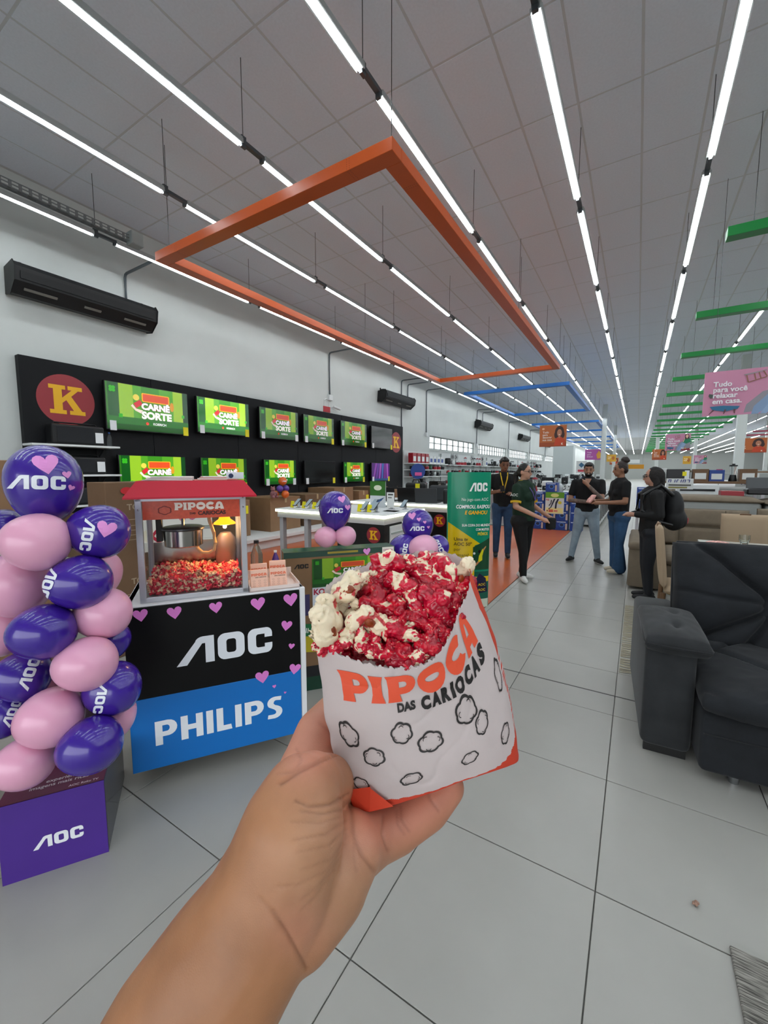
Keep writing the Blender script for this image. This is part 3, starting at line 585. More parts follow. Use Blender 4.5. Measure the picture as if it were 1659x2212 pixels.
t = thing('teddy_bear', 'small pink and brown plush bear on the carton by the balloons', 'toy', (-6.6, 6.24, 0.98)); m_pl = mat('plush', '#8f6064', 0.95, var=0.35, vscale=30)
b = MB(); b.ball((0, 0, 0.08), 0.07, 12, 8, (1, 0.9, 1.1)); b.build('body', m_pl, t, smooth=True)
b = MB(); b.ball((0, 0, 0.19), 0.05, 12, 8); b.ball((0, -0.04, 0.235), 0.018, 8, 6); b.ball((0, 0.04, 0.235), 0.018, 8, 6); b.build('head', m_pl, t, smooth=True)
for y in (-1, 1):
    b = MB(); b.ball((0.03, y*0.065, 0.09), 0.028, 8, 6, (1, 1, 1.6)); b.build('arm', m_pl, t, smooth=True)
    b = MB(); b.ball((0.06, y*0.05, 0.03), 0.03, 8, 6, (1.5, 1, 1)); b.build('leg', m_pl, t, smooth=True)
tag(t, None, None)

# ================================================================ air curtains, conduits, sockets
m_ac = mat('ac_black', '#191a1c', 0.45); m_ac2 = mat('ac_dark', '#0e0f11', 0.5); m_vent = mat('ac_slit', '#7d7a74', 0.5)
ACP = [(0.0, 0.0), (0.02, 0.33), (0.30, 0.37), (0.36, 0.30), (0.33, 0.12), (0.16, -0.02)]
def aircon(label, y0, L, z, s=1.0):
    t = thing('air_conditioner', label, 'air conditioner', (XW, y0, z))
    M = Matrix(((1, 0, 0, XW+0.02), (0, 0, 1, y0), (0, 1, 0, z), (0, 0, 0, 1)))
    b = MB(); b.prism([(x*s, y*s) for x, y in ACP], L, M); b.build('casing', m_ac, t, True)
    for yy in (y0-0.012, y0+L):
        M2 = M.copy(); M2[1][3] = yy; e = MB(); e.prism([(x*s, y*s) for x, y in [(-0.015, -0.01), (0.01, 0.35), (0.31, 0.385), (0.375, 0.30), (0.34, 0.11), (0.16, -0.035)]], 0.012, M2); e.build('end_plate', m_ac2, t, True)
    b = MB(); b.box((XW+0.02+0.352*s, y0+L/2, z+0.20*s), (0.012, L*0.94, 0.10*s), ry=R(8)); b.build('air_outlet', m_ac2, t, True)
    for a, c in ((0.06, 0.26), (0.44, 0.56), (0.74, 0.92)):
        b = MB(); b.box((XW+0.02+0.255*s, y0+L*(a+c)/2, z+0.045*s), (0.035, L*(c-a), 0.012), ry=R(-40)); b.build('grille_strip', m_vent, t, True)
    for yy in (y0+0.12, y0+L-0.16):
        b = MB(); b.box((XW+0.12, yy, z+0.39*s), (0.16, 0.03, 0.06)); b.box((XW+0.05, yy, z+0.42*s), (0.03, 0.03, 0.09)); b.build('hanger', m_ac2, t, True)
    return t
aircon('large black air conditioner nearest on the left wall', 2.40, 1.95, 4.04)
aircon('black air conditioner above the far end of the television panel', 12.15, 2.1, 3.93)
aircon('black air conditioner above the first high windows', 22.0, 2.2, 3.93)
aircon('black air conditioner above the third high window', 31.5, 2.6, 3.9)
aircon('black air conditioner farthest along the left wall', 41.0, 2.6, 3.9)
m_pipe = mat('conduit_grey', '#5c6468', 0.5); m_boxp = mat('plastic_white', '#d8dcdc', 0.5)
def conduit(label, y, zt, zb, xend=-6.85, box=True, r=0.022):
    t = thing('conduit', label, 'conduit', (XW+0.03, y, zb)); b = MB()
    b.tube([(XW+0.03, y, zb), (XW+0.03, y, zt-0.06), (XW+0.05, y, zt-0.015), (XW+0.1, y, zt), (xend, y, zt)], r, 8); b.build('pipe', m_pipe, t, True, smooth='auto')
    if box:
        q = MB(); q.box2((XW, y-0.08, zb-0.14), (XW+0.08, y+0.08, zb+0.02), bev=0.006); q.build('junction_box', m_boxp, t, True)
conduit('grey conduit rising from the nearest air conditioner', 4.02, 4.92, 4.44, box=False)
conduit('grey conduit with a white box above the television panel', 9.55, 4.92, 3.72)
conduit('grey conduit down to the end of the television panel', 13.8, 4.92, 3.22, box=False)
conduit('grey conduit passing the second air conditioner', 14.3, 4.86, 4.3, box=False)
conduit('grey conduit with a box left of the first high window', 15.95, 4.92, 3.15)
conduit('grey conduit between the first and second high windows', 22.35, 4.9, 3.05); conduit('grey conduit beside the third air conditioner', 23.3, 4.86, 4.3, box=False)
conduit('grey conduit after the second high window', 28.95, 4.9, 3.05); conduit('grey conduit after the third high window', 35.5, 4.9, 3.0); conduit('grey conduit after the fourth high window', 42.2, 4.9, 3.0)
t = thing('wall_camera', 'small white security camera above the television panel', 'camera', (XW+0.02, 9.75, 3.5))
b = MB(); b.cyl((XW, 9.72, 3.42), (XW+0.10, 9.72, 3.40), 0.014); b.build('arm', m_boxp, t, True)
b = MB(); b.cyl((XW+0.08, 9.66, 3.42), (XW+0.16, 9.86, 3.36), 0.035); b.build('body', m_boxp, t, True)
t = thing('emergency_sign', 'small red and white sign hanging under the white wall box', 'sign', (XW+0.02, 9.42, 3.25))
b = MB(); b.box2((XW, 9.28, 3.24), (XW+0.015, 9.58, 3.40)); b.build('plate', mat('sign_red', '#b5323a', 0.5), t, True)
b = MB(); b.tube([(XW+0.01, 9.32, 3.40), (XW+0.01, 9.32, 3.58), (XW+0.01, 9.42, 3.62), (XW+0.01, 9.53, 3.58), (XW+0.01, 9.53, 3.40)], 0.012, 6); b.build('hanger', m_boxp, t, True)
# perforated cable tray over the first light row
t = thing('cable_tray', 'perforated grey cable tray above the light row nearest the left wall', 'cable tray', (-6.74, 2.0, ZL+0.06)); m_tray = mat('tray_steel', '#8b8f90', 0.4, metal=0.6)
b = MB()
for yy in range(0, 62):
    y = -2.2+yy*0.1
    if y < 3.6: b.box((-6.72, y, ZL+0.08), (0.10, 0.035, 0.004)); b.box((-6.67, y, ZL+0.12), (0.004, 0.035, 0.07))
for dz in (0.075, 0.115, 0.155): b.box((-6.668, 0.7, ZL+dz), (0.006, 5.9, 0.012))
b.box((-6.77, 0.7, ZL+0.10), (0.004, 5.9, 0.05)); b.box((-6.72, 0.7, ZL+0.075), (0.02, 5.9, 0.004)); b.build('mesh_tray', m_tray, t, True)
t = thing('junction_box', 'square grey electrical box at the corner of the orange frame', 'electrical box', (-6.70, 3.66, ZL+0.03))
b = MB(); b.box2((-6.76, 3.58, ZL+0.03), (-6.60, 3.76, ZL+0.22), bev=0.008); b.build('housing', mat('box_grey', '#9aa09f', 0.5), t, True)
b = MB(); b.box2((-6.60, 3.59, ZL+0.04), (-6.592, 3.75, ZL+0.21), bev=0.004); b.build('lid', mat('box_grey2', '#a8aeac', 0.5), t, True)
# ================================================================ popcorn cart
TH = math.atan2(0.820, 0.572)
m_wpaint = mat('white_paint_metal', '#e4e4e6', 0.35); m_bk = mat('banner_black', '#050506', 0.45, spec=0.28, bump=0.15, bscale=25); m_bl = mat('banner_blue', '#0f70c2', 0.30, bump=0.15, bscale=25)
m_red = mat('roof_red', '#c00d2e', 0.4); m_alu = mat('aluminium', '#c8c9cf', 0.35, metal=0.6); m_stain = mat('stainless', '#b7b4b0', 0.18, metal=1.0); m_pink = mat('sticker_pink', '#e487cf', 0.5)
PRN = print_mat('print', 0.45)
cart = thing('popcorn_cart', 'white popcorn cart with a black and blue front sheet and pink hearts', 'cart', (-1.986, 0.946, 0), TH)
CW, CD, CZ0, CZ1 = 0.833, 0.50, 0.12, 0.925
b = MB()
b.box2((0, 0.012, CZ0), (0.02, CD, CZ1)); b.box2((CW-0.02, 0.012, CZ0), (CW, CD, CZ1)); b.box2((0, CD-0.02, CZ0), (CW, CD, CZ1)); b.box2((0.02, 0.012, CZ0), (CW-0.02, CD-0.02, CZ0+0.02)); b.build('body', m_wpaint, cart)
b = MB(); b.box2((-0.005, 0.0, CZ1-0.03), (CW+0.002, CD, CZ1), bev=0.004); b.build('top', m_wpaint, cart)
b = MB(); b.box2((CW-0.024, -0.004, CZ0-0.01), (CW+0.006, 0.02, CZ1+0.002), bev=0.003); b.build('corner_post', m_wpaint, cart)
b = MB(); b.box2((-0.004, -0.008, 0.47), (CW-0.026, 0.010, CZ1-0.008), bev=0.002); b.build('upper_sheet', m_bk, cart)
b = MB(); b.box2((-0.004, -0.0085, CZ0-0.012), (CW-0.026, 0.010, 0.47), bev=0.002); b.build('lower_sheet', m_bl, cart)
FM = plane_mat((0, -0.0095, 0), (1, 0, 0), (0, 0, 1))
p = Pic(); p.add(AOC, '#e8ecf2', 0.425, 0.602, 0.136); p.build('lettering', PRN, cart, FM)
p = Pic(); p.add(PHILIPS, '#eef1f6', 0.40, 0.225, 0.122); p.build('lettering', PRN, cart, FM)
for x, z, s in ((0.066, 0.882, .032), (0.207, 0.875, .033), (0.391, 0.876, .031), (0.593, 0.868, .037), (0.76, 0.869, .038), (0.735, 0.73, .030), (0.759, 0.612, .017), (0.603, 0.470, .036), (0.774, 0.481, .032), (0.663, 0.405, .010), (0.719, 0.358, .007)):
    p = Pic(); p.add(HEART, '#e07fd0', x, z, s, R(-12 if x > 0.7 and z < 0.75 else 4)); p.step = 0.0008; p.v = [(a, bb, 0.0012) for a, bb, c in p.v]; p.build('heart_sticker', PRN, cart, FM)
m_rub = mat('rubber_black', '#161616', 0.6)
for x, y in ((0.16, 0.24), (CW-0.16, 0.24), (0.16, CD-0.06), (CW-0.16, CD-0.06)):
    b = MB(); b.cyl((x-0.015, y, 0.05), (x+0.015, y, 0.05), 0.05, n=18); b.box2((x-0.025, y-0.02, 0.07), (x+0.025, y+0.02, CZ0)); b.build('caster', m_rub, cart)
# ---- the machine on it
mc = thing('popcorn_machine', 'glass popcorn machine with a red roof and a kettle inside, on the cart', 'popcorn machine', (-1.986, 0.946, CZ1), TH)
def loc(x, y, z): return (x, y, z-CZ1)
X0m, X1m, Y0m, Y1m = 0.062, 0.552, 0.03, 0.43
b = MB(); b.box2(loc(X0m, Y0m, CZ1), loc(X1m, Y1m, CZ1+0.025), bev=0.003); b.build('base', m_alu, mc)
for x in (X0m, X1m-0.028):
    for y in (Y0m, Y1m-0.028):
        b = MB(); b.box2(loc(x, y, CZ1), loc(x+0.028, y+0.028, 1.44), bev=0.002); b.build('post', m_alu, mc)
b = MB(); b.box2(loc(X0m, Y0m, 1.41), loc(X1m, Y1m, 1.436)); b.build('top_plate', m_alu, mc)
rf = MB(); lo = [(-0.01+0.035, -0.03), (0.60, -0.03), (0.60, 0.50), (0.025, 0.50)]; hi = [(0.075, 0.02), (0.545, 0.02), (0.545, 0.44), (0.075, 0.44)]
v0 = [rf.bm.verts.new(loc(x, y, 1.432)) for x, y in lo]; v1 = [rf.bm.verts.new(loc(x, y, 1.505)) for x, y in hi]; v2 = [rf.bm.verts.new(loc(x, y, 1.424)) for x, y in lo]
for i in range(4): rf.bm.faces.new((v0[i], v0[(i+1) % 4], v1[(i+1) % 4], v1[i])); rf.bm.faces.new((v2[i], v2[(i+1) % 4], v0[(i+1) % 4], v0[i]))
rf.bm.faces.new(v1); rf.bm.faces.new(v2[::-1]); rf.build('roof', m_red, mc)
b = MB(); b.box2(loc(X0m+0.03, Y0m+0.002, 1.322), loc(X1m-0.03, Y0m+0.014, 1.428), bev=0.001); b.build('sign_plate', mat('sign_coral', '#d2573f', 0.25, var=0.10, vscale=60), mc)
SM = plane_mat(loc(0, Y0m-0.0005, 0), (1, 0, 0), (0, 0, 1))
p = Pic(); p.add(PIPOCA, '#f3e6d8', 0.338, 1.364, 0.036); p.text('CARIOCAS', 0.392, 1.346, 0.026, '#3a1512', 0.035); p.text('DAS', 0.305, 1.346, 0.014, '#3a1512', 0.03); p.add(PUFF_RING, '#7a231c', 0.185, 1.365, 0.030)
p.build('lettering', PRN, mc, SM)
for x in (X0m+0.014, X1m-0.014):
    for z in (1.37, 1.42):
        b = MB(); b.ball(loc(x, Y0m, z), 0.005, 8, 6); b.build('screw', m_chrome, mc)
for nm, a, c in (('front_glass', (X0m+0.028, Y0m+0.010, CZ1+0.02), (X1m-0.028, Y0m+0.014, 1.322)), ('side_glass', (X0m+0.010, Y0m+0.03, CZ1+0.02), (X0m+0.014, Y1m-0.03, 1.41)), ('side_glass', (X1m-0.014, Y0m+0.03, CZ1+0.02), (X1m-0.010, Y1m-0.03, 1.41)), ('back_glass', (X0m+0.03, Y1m-0.016, CZ1+0.24), (X1m-0.03, Y1m-0.012, 1.41))):
    b = MB(); b.box2(loc(*a), loc(*c)); b.build(nm, m_glass, mc)
b = MB(); b.box2(loc(X0m+0.03, Y1m-0.02, CZ1+0.02), loc(X1m-0.03, Y1m-0.012, CZ1+0.23)); b.build('back_tray', m_stain, mc)
# kettle
kx, ky = 0.252, 0.22
b = MB(); b.lathe([(0.082, 0), (0.092, 0.006), (0.094, 0.085), (0.098, 0.088), (0.098, 0.094), (0.0, 0.100)], c=loc(kx, ky, 1.160), n=28); k_ = b.build('kettle', m_stain, mc, smooth='auto')
b = MB(); b.lathe([(0.101, 0.086), (0.104, 0.090), (0.104, 0.098), (0.09, 0.104), (0, 0.108)], c=loc(kx, ky, 1.160), n=28); b.build('lid', mat('kettle_lid', '#5f6062', 0.35, metal=0.8), k_, smooth='auto')
b = MB(); b.box2(loc(kx-0.125, ky-0.02, 1.19), loc(kx-0.095, ky+0.02, 1.31), bev=0.003); b.box2(loc(kx-0.118, ky-0.012, 1.28), loc(kx-0.10, ky+0.012, 1.42)); b.build('kettle_bracket', mat('bracket_dark', '#2b2724', 0.4), mc)
b = MB(); b.box2(loc(kx+0.098, ky-0.015, 1.245), loc(kx+0.13, ky+0.015, 1.26)); b.cyl(loc(kx, ky, 1.26), loc(kx, ky, 1.42), 0.008); b.build('stirrer_shaft', m_chrome, mc)
b = MB(); b.tube([loc(*q) for q in ((0.372, 0.2, 1.42), (0.375, 0.19, 1.33), (0.380, 0.18, 1.29), (0.398, 0.165, 1.23), (0.405, 0.16, 1.175), (0.395, 0.16, 1.135), (0.37, 0.165, 1.122), (0.34, 0.17, 1.125), (0.32, 0.18, 1.145), (0.312, 0.19, 1.165))], 0.009, 10); b.build('hose', mat('hose_tan', '#d8a878', 0.35), mc, smooth='auto')
# warming lamp
b = MB(); b.lathe([(0.022, 0.05), (0.030, 0.026), (0.054, 0.008), (0.057, 0.0), (0.052, 0.0)], c=loc(0.455, 0.20, 1.268), n=24); lm = b.build('lamp_shade', mat('lamp_amber', '#f0a020', 0.3, emit='#ff9418', es=1.6), mc, smooth='auto')
b = MB(); b.cyl(loc(0.452, 0.20, 1.34), loc(0.452, 0.20, 1.42), 0.02); b.build('lamp_holder', mat('brass', '#a8742a', 0.3, metal=0.8), mc)
b = MB(); b.ball(loc(0.455, 0.20, 1.269), 0.022, 14, 10, (1.9, 1.9, 0.35)); b.build('bulb', mat('bulb_glow', '#fff0c8', 0.3, emit='#ffc766', es=10), mc, smooth=True)
la = bpy.data.lights.new('warming_lamp', 'POINT'); la.energy = 1.8; la.color = (1.0, 0.58, 0.22); la.shadow_soft_size = 0.010
lo_ = bpy.data.objects.new('warming_lamp', la); COL.objects.link(lo_); lo_.location = loc(0.455, 0.20, 1.252); lo_.parent = mc
b = MB(); sc = [(0.0, 0.03), (0.05, 0.075), (0.13, 0.085), (0.17, 0.06)]
b.lathe([(0.075, 0.0), (0.078, 0.10), (0.070, 0.16), (0.04, 0.19), (0.0, 0.195)], c=loc(0.462, 0.33, 1.02), n=18, M=Matrix.Rotation(R(10), 4, 'X') @ Matrix.Diagonal((0.72, 0.35, 1, 1))); b.build('scoop', mat('scoop_steel', '#9a8682', 0.32, metal=0.75), mc, smooth='auto')

# popcorn: solid puffs by fusing lobes, several shapes reused
def fuse(parts, voxel, smooth=2, name='m', dec=1.0, sub=2):
    """parts: list of ('c', p, q, r0, r1) tapered limbs or ('e', centre, (rx,ry,rz), euler); one continuous surface"""
    bm = bmesh.new()
    for s in parts:
        tmp = bmesh.new()
        if s[0] == 'c':
            _, p0, p1, r0, r1 = s; p0 = Vector(p0); p1 = Vector(p1)
            for pp, rr in ((p0, r0), (p1, r1)):
                q = bmesh.ops.create_icosphere(tmp, subdivisions=sub, radius=rr); bmesh.ops.translate(tmp, vec=pp, verts=q['verts'])
            h = bmesh.ops.convex_hull(tmp, input=tmp.verts); 
            dele = [g for g in h['geom_interior'] if isinstance(g, bmesh.types.BMVert)]+[g for g in h['geom_unused'] if isinstance(g, bmesh.types.BMVert)]
            bmesh.ops.delete(tmp, geom=list(set(dele)), context='VERTS')
        else:
            _, c, rr, eu = s; q = bmesh.ops.create_icosphere(tmp, subdivisions=3, radius=1.0)
            from mathutils import Euler
            bmesh.ops.transform(tmp, matrix=Matrix.Translation(c) @ Euler(eu).to_matrix().to_4x4() @ Matrix.Diagonal((*rr, 1)), verts=tmp.verts)
        me = bpy.data.meshes.new('t'); tmp.to_mesh(me); tmp.free(); bm.from_mesh(me); bpy.data.meshes.remove(me)
    me = bpy.data.meshes.new(name); bm.to_mesh(me); bm.free()
    o = bpy.data.objects.new('fuse_tmp', me); COL.objects.link(o)
    md = o.modifiers.new('r', 'REMESH'); md.mode = 'VOXEL'; md.voxel_size = voxel
    if smooth: sm = o.modifiers.new('s', 'SMOOTH'); sm.iterations = smooth; sm.factor = 0.5
    if dec < 1: dc = o.modifiers.new('d', 'DECIMATE'); dc.ratio = dec
    dg = bpy.context.evaluated_depsgraph_get(); out = bpy.data.meshes.new_from_object(o.evaluated_get(dg))
    bpy.data.objects.remove(o); bpy.data.meshes.remove(me); out.shade_smooth(); out.name = name; return out
def puff_mesh(seed, voxel=0.0009, dec=1.0):
    rn = random.Random(seed); parts = [('e', (0, 0, 0), (0.007, 0.0065, 0.006), (0, 0, 0))]
    n = rn.randint(4, 6)
    for i in range(n):
        a = 2*math.pi*i/n+rn.uniform(-0.3, 0.3); el = rn.uniform(-0.55, 0.9); d = rn.uniform(0.0055, 0.0085)
        c = Vector((math.cos(a)*math.cos(el), math.sin(a)*math.cos(el), math.sin(el)))*d; r = rn.uniform(0.0042, 0.0068)
        parts.append(('e', c, (r, r*rn.uniform(0.75, 1.1), r*rn.uniform(0.7, 1.05)), (rn.uniform(0, 3), rn.uniform(0, 3), 0)))
        if rn.random() < 0.7:
            c2 = c*1.35+Vector((rn.uniform(-1, 1), rn.uniform(-1, 1), rn.uniform(-1, 1)))*0.0025; parts.append(('e', c2, (r*0.55, r*0.6, r*0.5), (rn.uniform(0, 3), 0, 0)))
    me = fuse(parts, voxel, 2, 'popcorn', 1.0)
    for v in me.vertices:
        n_ = noise.noise(v.co*260+Vector((seed, 0, 0)))+0.6*noise.noise(v.co*620+Vector((0, seed, 0))); n3 = noise.noise(v.co*170+Vector((seed*3, 1, 0))); v.co += v.normal*(n_*0.00055-0.0013*math.exp(-(n3/0.10)**2)-0.0004*math.exp(-(noise.noise(v.co*420+Vector((2, seed, 5)))/0.14)**2))
    return me
def popcorn_mat(name, red, thr, gloss):
    if name in _mats: return _mats[name]
    m = bpy.data.materials.new(name); m.use_nodes = True; nt = m.node_tree; b = nt.nodes['Principled BSDF']
    tc = nt.nodes.new('ShaderNodeTexCoord'); oi = nt.nodes.new('ShaderNodeObjectInfo'); ad = nt.nodes.new('ShaderNodeVectorMath'); ad.operation = 'ADD'
    sc = nt.nodes.new('ShaderNodeVectorMath'); sc.operation = 'SCALE'; cmb = nt.nodes.new('ShaderNodeCombineXYZ')
    for i in range(3): nt.links.new(oi.outputs['Random'], cmb.inputs[i])
    sc.inputs['Scale'].default_value = 7.0; nt.links.new(cmb.outputs[0], sc.inputs[0]); nt.links.new(tc.outputs['Object'], ad.inputs[0]); nt.links.new(sc.outputs[0], ad.inputs[1])
    n = nt.nodes.new('ShaderNodeTexNoise'); n.inputs['Scale'].default_value = 75; n.inputs['Detail'].default_value = 2.5; n.inputs['Distortion'].default_value = 1.6; nt.links.new(ad.outputs[0], n.inputs['Vector'])
    n2 = nt.nodes.new('ShaderNodeTexNoise'); n2.inputs['Scale'].default_value = 380; n2.inputs['Detail'].default_value = 2; nt.links.new(ad.outputs[0], n2.inputs['Vector'])
    mx = nt.nodes.new('ShaderNodeMath'); mx.operation = 'MULTIPLY_ADD'; mx.inputs[1].default_value = 0.07; nt.links.new(n2.outputs['Fac'], mx.inputs[0]); nt.links.new(n.outputs['Fac'], mx.inputs[2])
    r = nt.nodes.new('ShaderNodeValToRGB'); e = r.color_ramp.elements; e[0].position = thr; e[1].position = min(0.98, thr+0.035); e[0].color = (*lin(red), 1); e[1].color = (*lin('#f0dfc0'), 1)
    r.color_ramp.elements.new(max(0.02, thr-0.20)).color = (*lin('#a00624'), 1)
    nt.links.new(mx.outputs[0], r.inputs['Fac']); nt.links.new(r.outputs['Color'], b.inputs['Base Color'])
    r2 = nt.nodes.new('ShaderNodeValToRGB'); r2.color_ramp.elements[0].position = thr; r2.color_ramp.elements[1].position = min(0.98, thr+0.06); r2.color_ramp.elements[0].color = (gloss,)*3+(1,); r2.color_ramp.elements[1].color = (0.6,)*3+(1,)
    nt.links.new(mx.outputs[0], r2.inputs['Fac']); nt.links.new(r2.outputs['Color'], b.inputs['Roughness'])
    bp = nt.nodes.new('ShaderNodeBump'); bp.inputs['Strength'].default_value = 0.35; bp.inputs['Distance'].default_value = 0.0006; nt.links.new(n2.outputs['Fac'], bp.inputs['Height']); nt.links.new(bp.outputs['Normal'], b.inputs['Normal'])
    b.inputs['Coat Weight'].default_value = 0.35 if gloss < 0.25 else 0.1; b.inputs['Coat Roughness'].default_value = 0.12; b.inputs['Specular IOR Level'].default_value = 0.4; b.inputs['Subsurface Weight'].default_value = 0.08; b.inputs['Subsurface Radius'].default_value = (0.003, 0.001, 0.001)
    _mats[name] = m; return m
PM_RED = popcorn_mat('popcorn_red', '#d80429', 0.685, 0.2); PM_MIX = popcorn_mat('popcorn_mottled', '#d8143a', 0.565, 0.22); PM_CREAM = popcorn_mat('popcorn_cream', '#d04a4a', 0.385, 0.3)
PUFFS = [puff_mesh(s) for s in range(11, 18)]
# pile in the machine: nobody could count it
coarse = []
for s in (3, 4):
    me = puff_mesh(s, 0.0019); coarse.append(me)
rn = random.Random(5); PC = []
for me in coarse:
    vs = np.array([v.co[:] for v in me.vertices]); fs = np.array([tuple(l) for l in [p.vertices[:] if len(p.vertices) == 4 else tuple(p.vertices[:])+(p.vertices[-1],) for p in me.polygons]]); PC.append((vs, fs))
def pile_h(x, y): return 1.004+0.022*math.sin((x-0.06)*9)+0.05*max(0, (x-0.35)/0.2)+0.05*(y-0.05)+0.012*math.sin(x*61)*math.cos(y*37)
acc = {0: ([], [], 0), 1: ([], [], 0)}; store = {0: [[], [], 0], 1: [[], [], 0]}
for i in range(1500):
    x = rn.uniform(X0m+0.034, X1m-0.034); y = rn.uniform(Y0m+0.030, Y0m+0.058) if i % 5 < 2 else rn.uniform(Y0m+0.032, Y1m-0.04); top = pile_h(x, y)
    z = rn.uniform(top-0.02, top) if y > Y0m+0.06 else rn.uniform(CZ1+0.034, top)
    k = int(rn.random() < 0.36); vs, fs = PC[i % 2]; q = Matrix.Rotation(rn.uniform(0, 6), 3, Vector((rn.uniform(-1, 1), rn.uniform(-1, 1), 1)).normalized()); q = np.array(q)*rn.uniform(0.95, 1.35)
    st = store[k]; st[0].append(vs @ q.T+np.array(loc(x, y, z))); st[1].append(fs+st[2]); st[2] += len(vs)
pp = thing('popcorn_pile', 'heap of red and cream popcorn inside the machine', 'popcorn', (-1.986, 0.946, CZ1), TH); pp['kind'] = 'stuff'
for k, nm in ((0, 'red_kernels'), (1, 'pale_kernels')):
    me = bpy.data.meshes.new(nm); vv = np.concatenate(store[k][0]); ff = np.concatenate(store[k][1]); me.from_pydata(vv.tolist(), [], [tuple(f) if f[2] != f[3] else tuple(f[:3]) for f in ff.tolist()]); me.shade_smooth()
    tag(link(nm, me, mat('popcorn_pile_red', '#d23a4a', 0.4, var=0.5, vscale=70) if k == 0 else mat('popcorn_pale', '#f0bfa0', 0.5, var=0.35, vscale=90), pp), kind='stuff')
# things lying on the roof
for i, (x0, x1, c, lb) in enumerate(((0.10, 0.315, '#e9d5d2', 'flattened red and white paper bags on the red roof, left'), (0.325, 0.47, '#e6a79b', 'flattened coral paper bags on the red roof, middle'))):
    t = thing('flat_paper_bags', lb, 'paper bags', (-1.986, 0.946, 1.505), TH)
    for k in range(4):
        b = MB(); b.box((((x0+x1)/2)+0.004*k, 0.10, 0.003+0.005*k), (x1-x0-0.01*k, 0.13, 0.004), rz=R((-4, 3, -2, 5)[k])); b.build('bag', mat('bag_flat%d%d' % (i, k), [c, '#f0ebe8', c, '#f2e8e4'][k], 0.6), t)
t = thing('sign_holder', 'small clear acrylic stand with a printed strip on the red roof', 'stand', (-1.986, 0.946, 1.505), TH)
b = MB(); b.box2((0.455, 0.10, 0.0), (0.56, 0.104, 0.075)); b.box2((0.455, 0.06, 0.0), (0.56, 0.14, 0.003)); b.build('acrylic', m_glass, t)
p = Pic(); p.rect(0.467, 0.006, 0.552, 0.04, '#dfe3ea'); p.disc(0.49, 0.022, 0.012, '#23355c'); p.build('strip', PRN, t, plane_mat((0, 0.098, 0), (1, 0, 0), (0, 0, 1)))
# tray of paper bags right of the machine
tr = thing('bag_tray', 'white open tray holding folded paper bags on the cart', 'tray', (-1.986, 0.946, CZ1), TH)
b = MB(); b.box2((0.556, 0.012, 0.0), (0.815, 0.26, 0.006)); b.box2((0.556, 0.012, 0), (0.815, 0.018, 0.022)); b.box2((0.556, 0.254, 0), (0.815, 0.26, 0.06)); b.box2((0.809, 0.012, 0), (0.815, 0.26, 0.03)); b.box2((0.556, 0.012, 0), (0.562, 0.26, 0.03)); b.build('tray', mat('tray_white', '#ead9d2', 0.4), tr)
m_pb = mat('paper_peach', '#f2c3ac', 0.6)
for i, (x, y, h, rz, lb) in enumerate(((0.565, 0.05, 0.100, 4, 'front left folded paper bag in the cart tray'), (0.665, 0.055, 0.098, -3, 'front right folded paper bag in the cart tray'), (0.575, 0.13, 0.115, 2, 'rear left folded paper bag in the cart tray'), (0.675, 0.14, 0.122, -6, 'rear right folded paper bag in the cart tray'))):
    t = thing('paper_bag', lb, 'paper bag', (-1.986, 0.946, CZ1+0.007), TH)
    MM = Matrix.Translation((x+0.045, y, 0)) @ Matrix.Rotation(R(rz), 4, 'Z') @ Matrix.Rotation(R(-14), 4, 'X')
    b = MB(); b.box((0, 0, h/2), (0.09, 0.016, h), bev=0.003, M=MM); b.build('body', m_pb, t)
    p = Pic(); p.add(PIPOCA, '#e8704c', 0, h*0.66, 0.013); p.text('DAS CARIOCAS', 0.008, h*0.58, 0.008, '#5a2a20', 0.02)
    for q in range(3):
        for q2 in range(3): p.add(PUFF_RING, '#9a6e60', -0.028+0.028*q, h*(0.14+0.13*q2), 0.006)
    p.build('print', PRN, t, MM @ plane_mat((0, -0.0088, 0), (1, 0, 0), (0, 0, 1)))
CM = Matrix.Translation((-1.986, 0.946, 0)) @ Matrix.Rotation(TH, 4, 'Z')
bottle('sauce_bottle', 'clear plastic bottle with a dark cap behind the paper bags', CM @ Vector((0.63, 0.33, CZ1)), 0.22, 0.034, m_pet, mat('cap_black', '#1c1c1e', 0.4))
bottle('small_bottle', 'small purple bottle with a white cap behind the paper bags', CM @ Vector((0.74, 0.34, CZ1)), 0.15, 0.022, mat('purple_bottle', '#4a2a7c', 0.3), m_white)

# ================================================================ balloon columns
m_bpu = mat('balloon_purple', '#3c1f92', 0.22, coat=0.5); m_bpk = mat('balloon_pink', '#e6a6c2', 0.30, coat=0.35)
def drape(pic, fn, step, name, m, parent):
    bm = bmesh.new(); lay = bm.faces.layers.float_color.new('ink'); vs = [bm.verts.new(v) for v in pic.v]
    for f, c in zip(pic.f, pic.c):
        try: bm.faces.new([vs[i] for i in f])[lay] = (*c, 1)
        except ValueError: pass
    A = np.array(pic.v)
    for ax in (0, 1):
        lo_, hi_ = A[:, ax].min(), A[:, ax].max(); k = int((hi_-lo_)/step)
        for i in range(1, k+1):
            co = [0, 0, 0]; co[ax] = lo_+i*step; no = [0, 0, 0]; no[ax] = 1
            bmesh.ops.bisect_plane(bm, geom=bm.verts[:]+bm.edges[:]+bm.faces[:], plane_co=co, plane_no=no)
    for v in bm.verts: v.co = fn(v.co.x, v.co.y, v.co.z)
    me = bpy.data.meshes.new(name); bm.to_mesh(me); bm.free(); return link(name, me, m, parent)
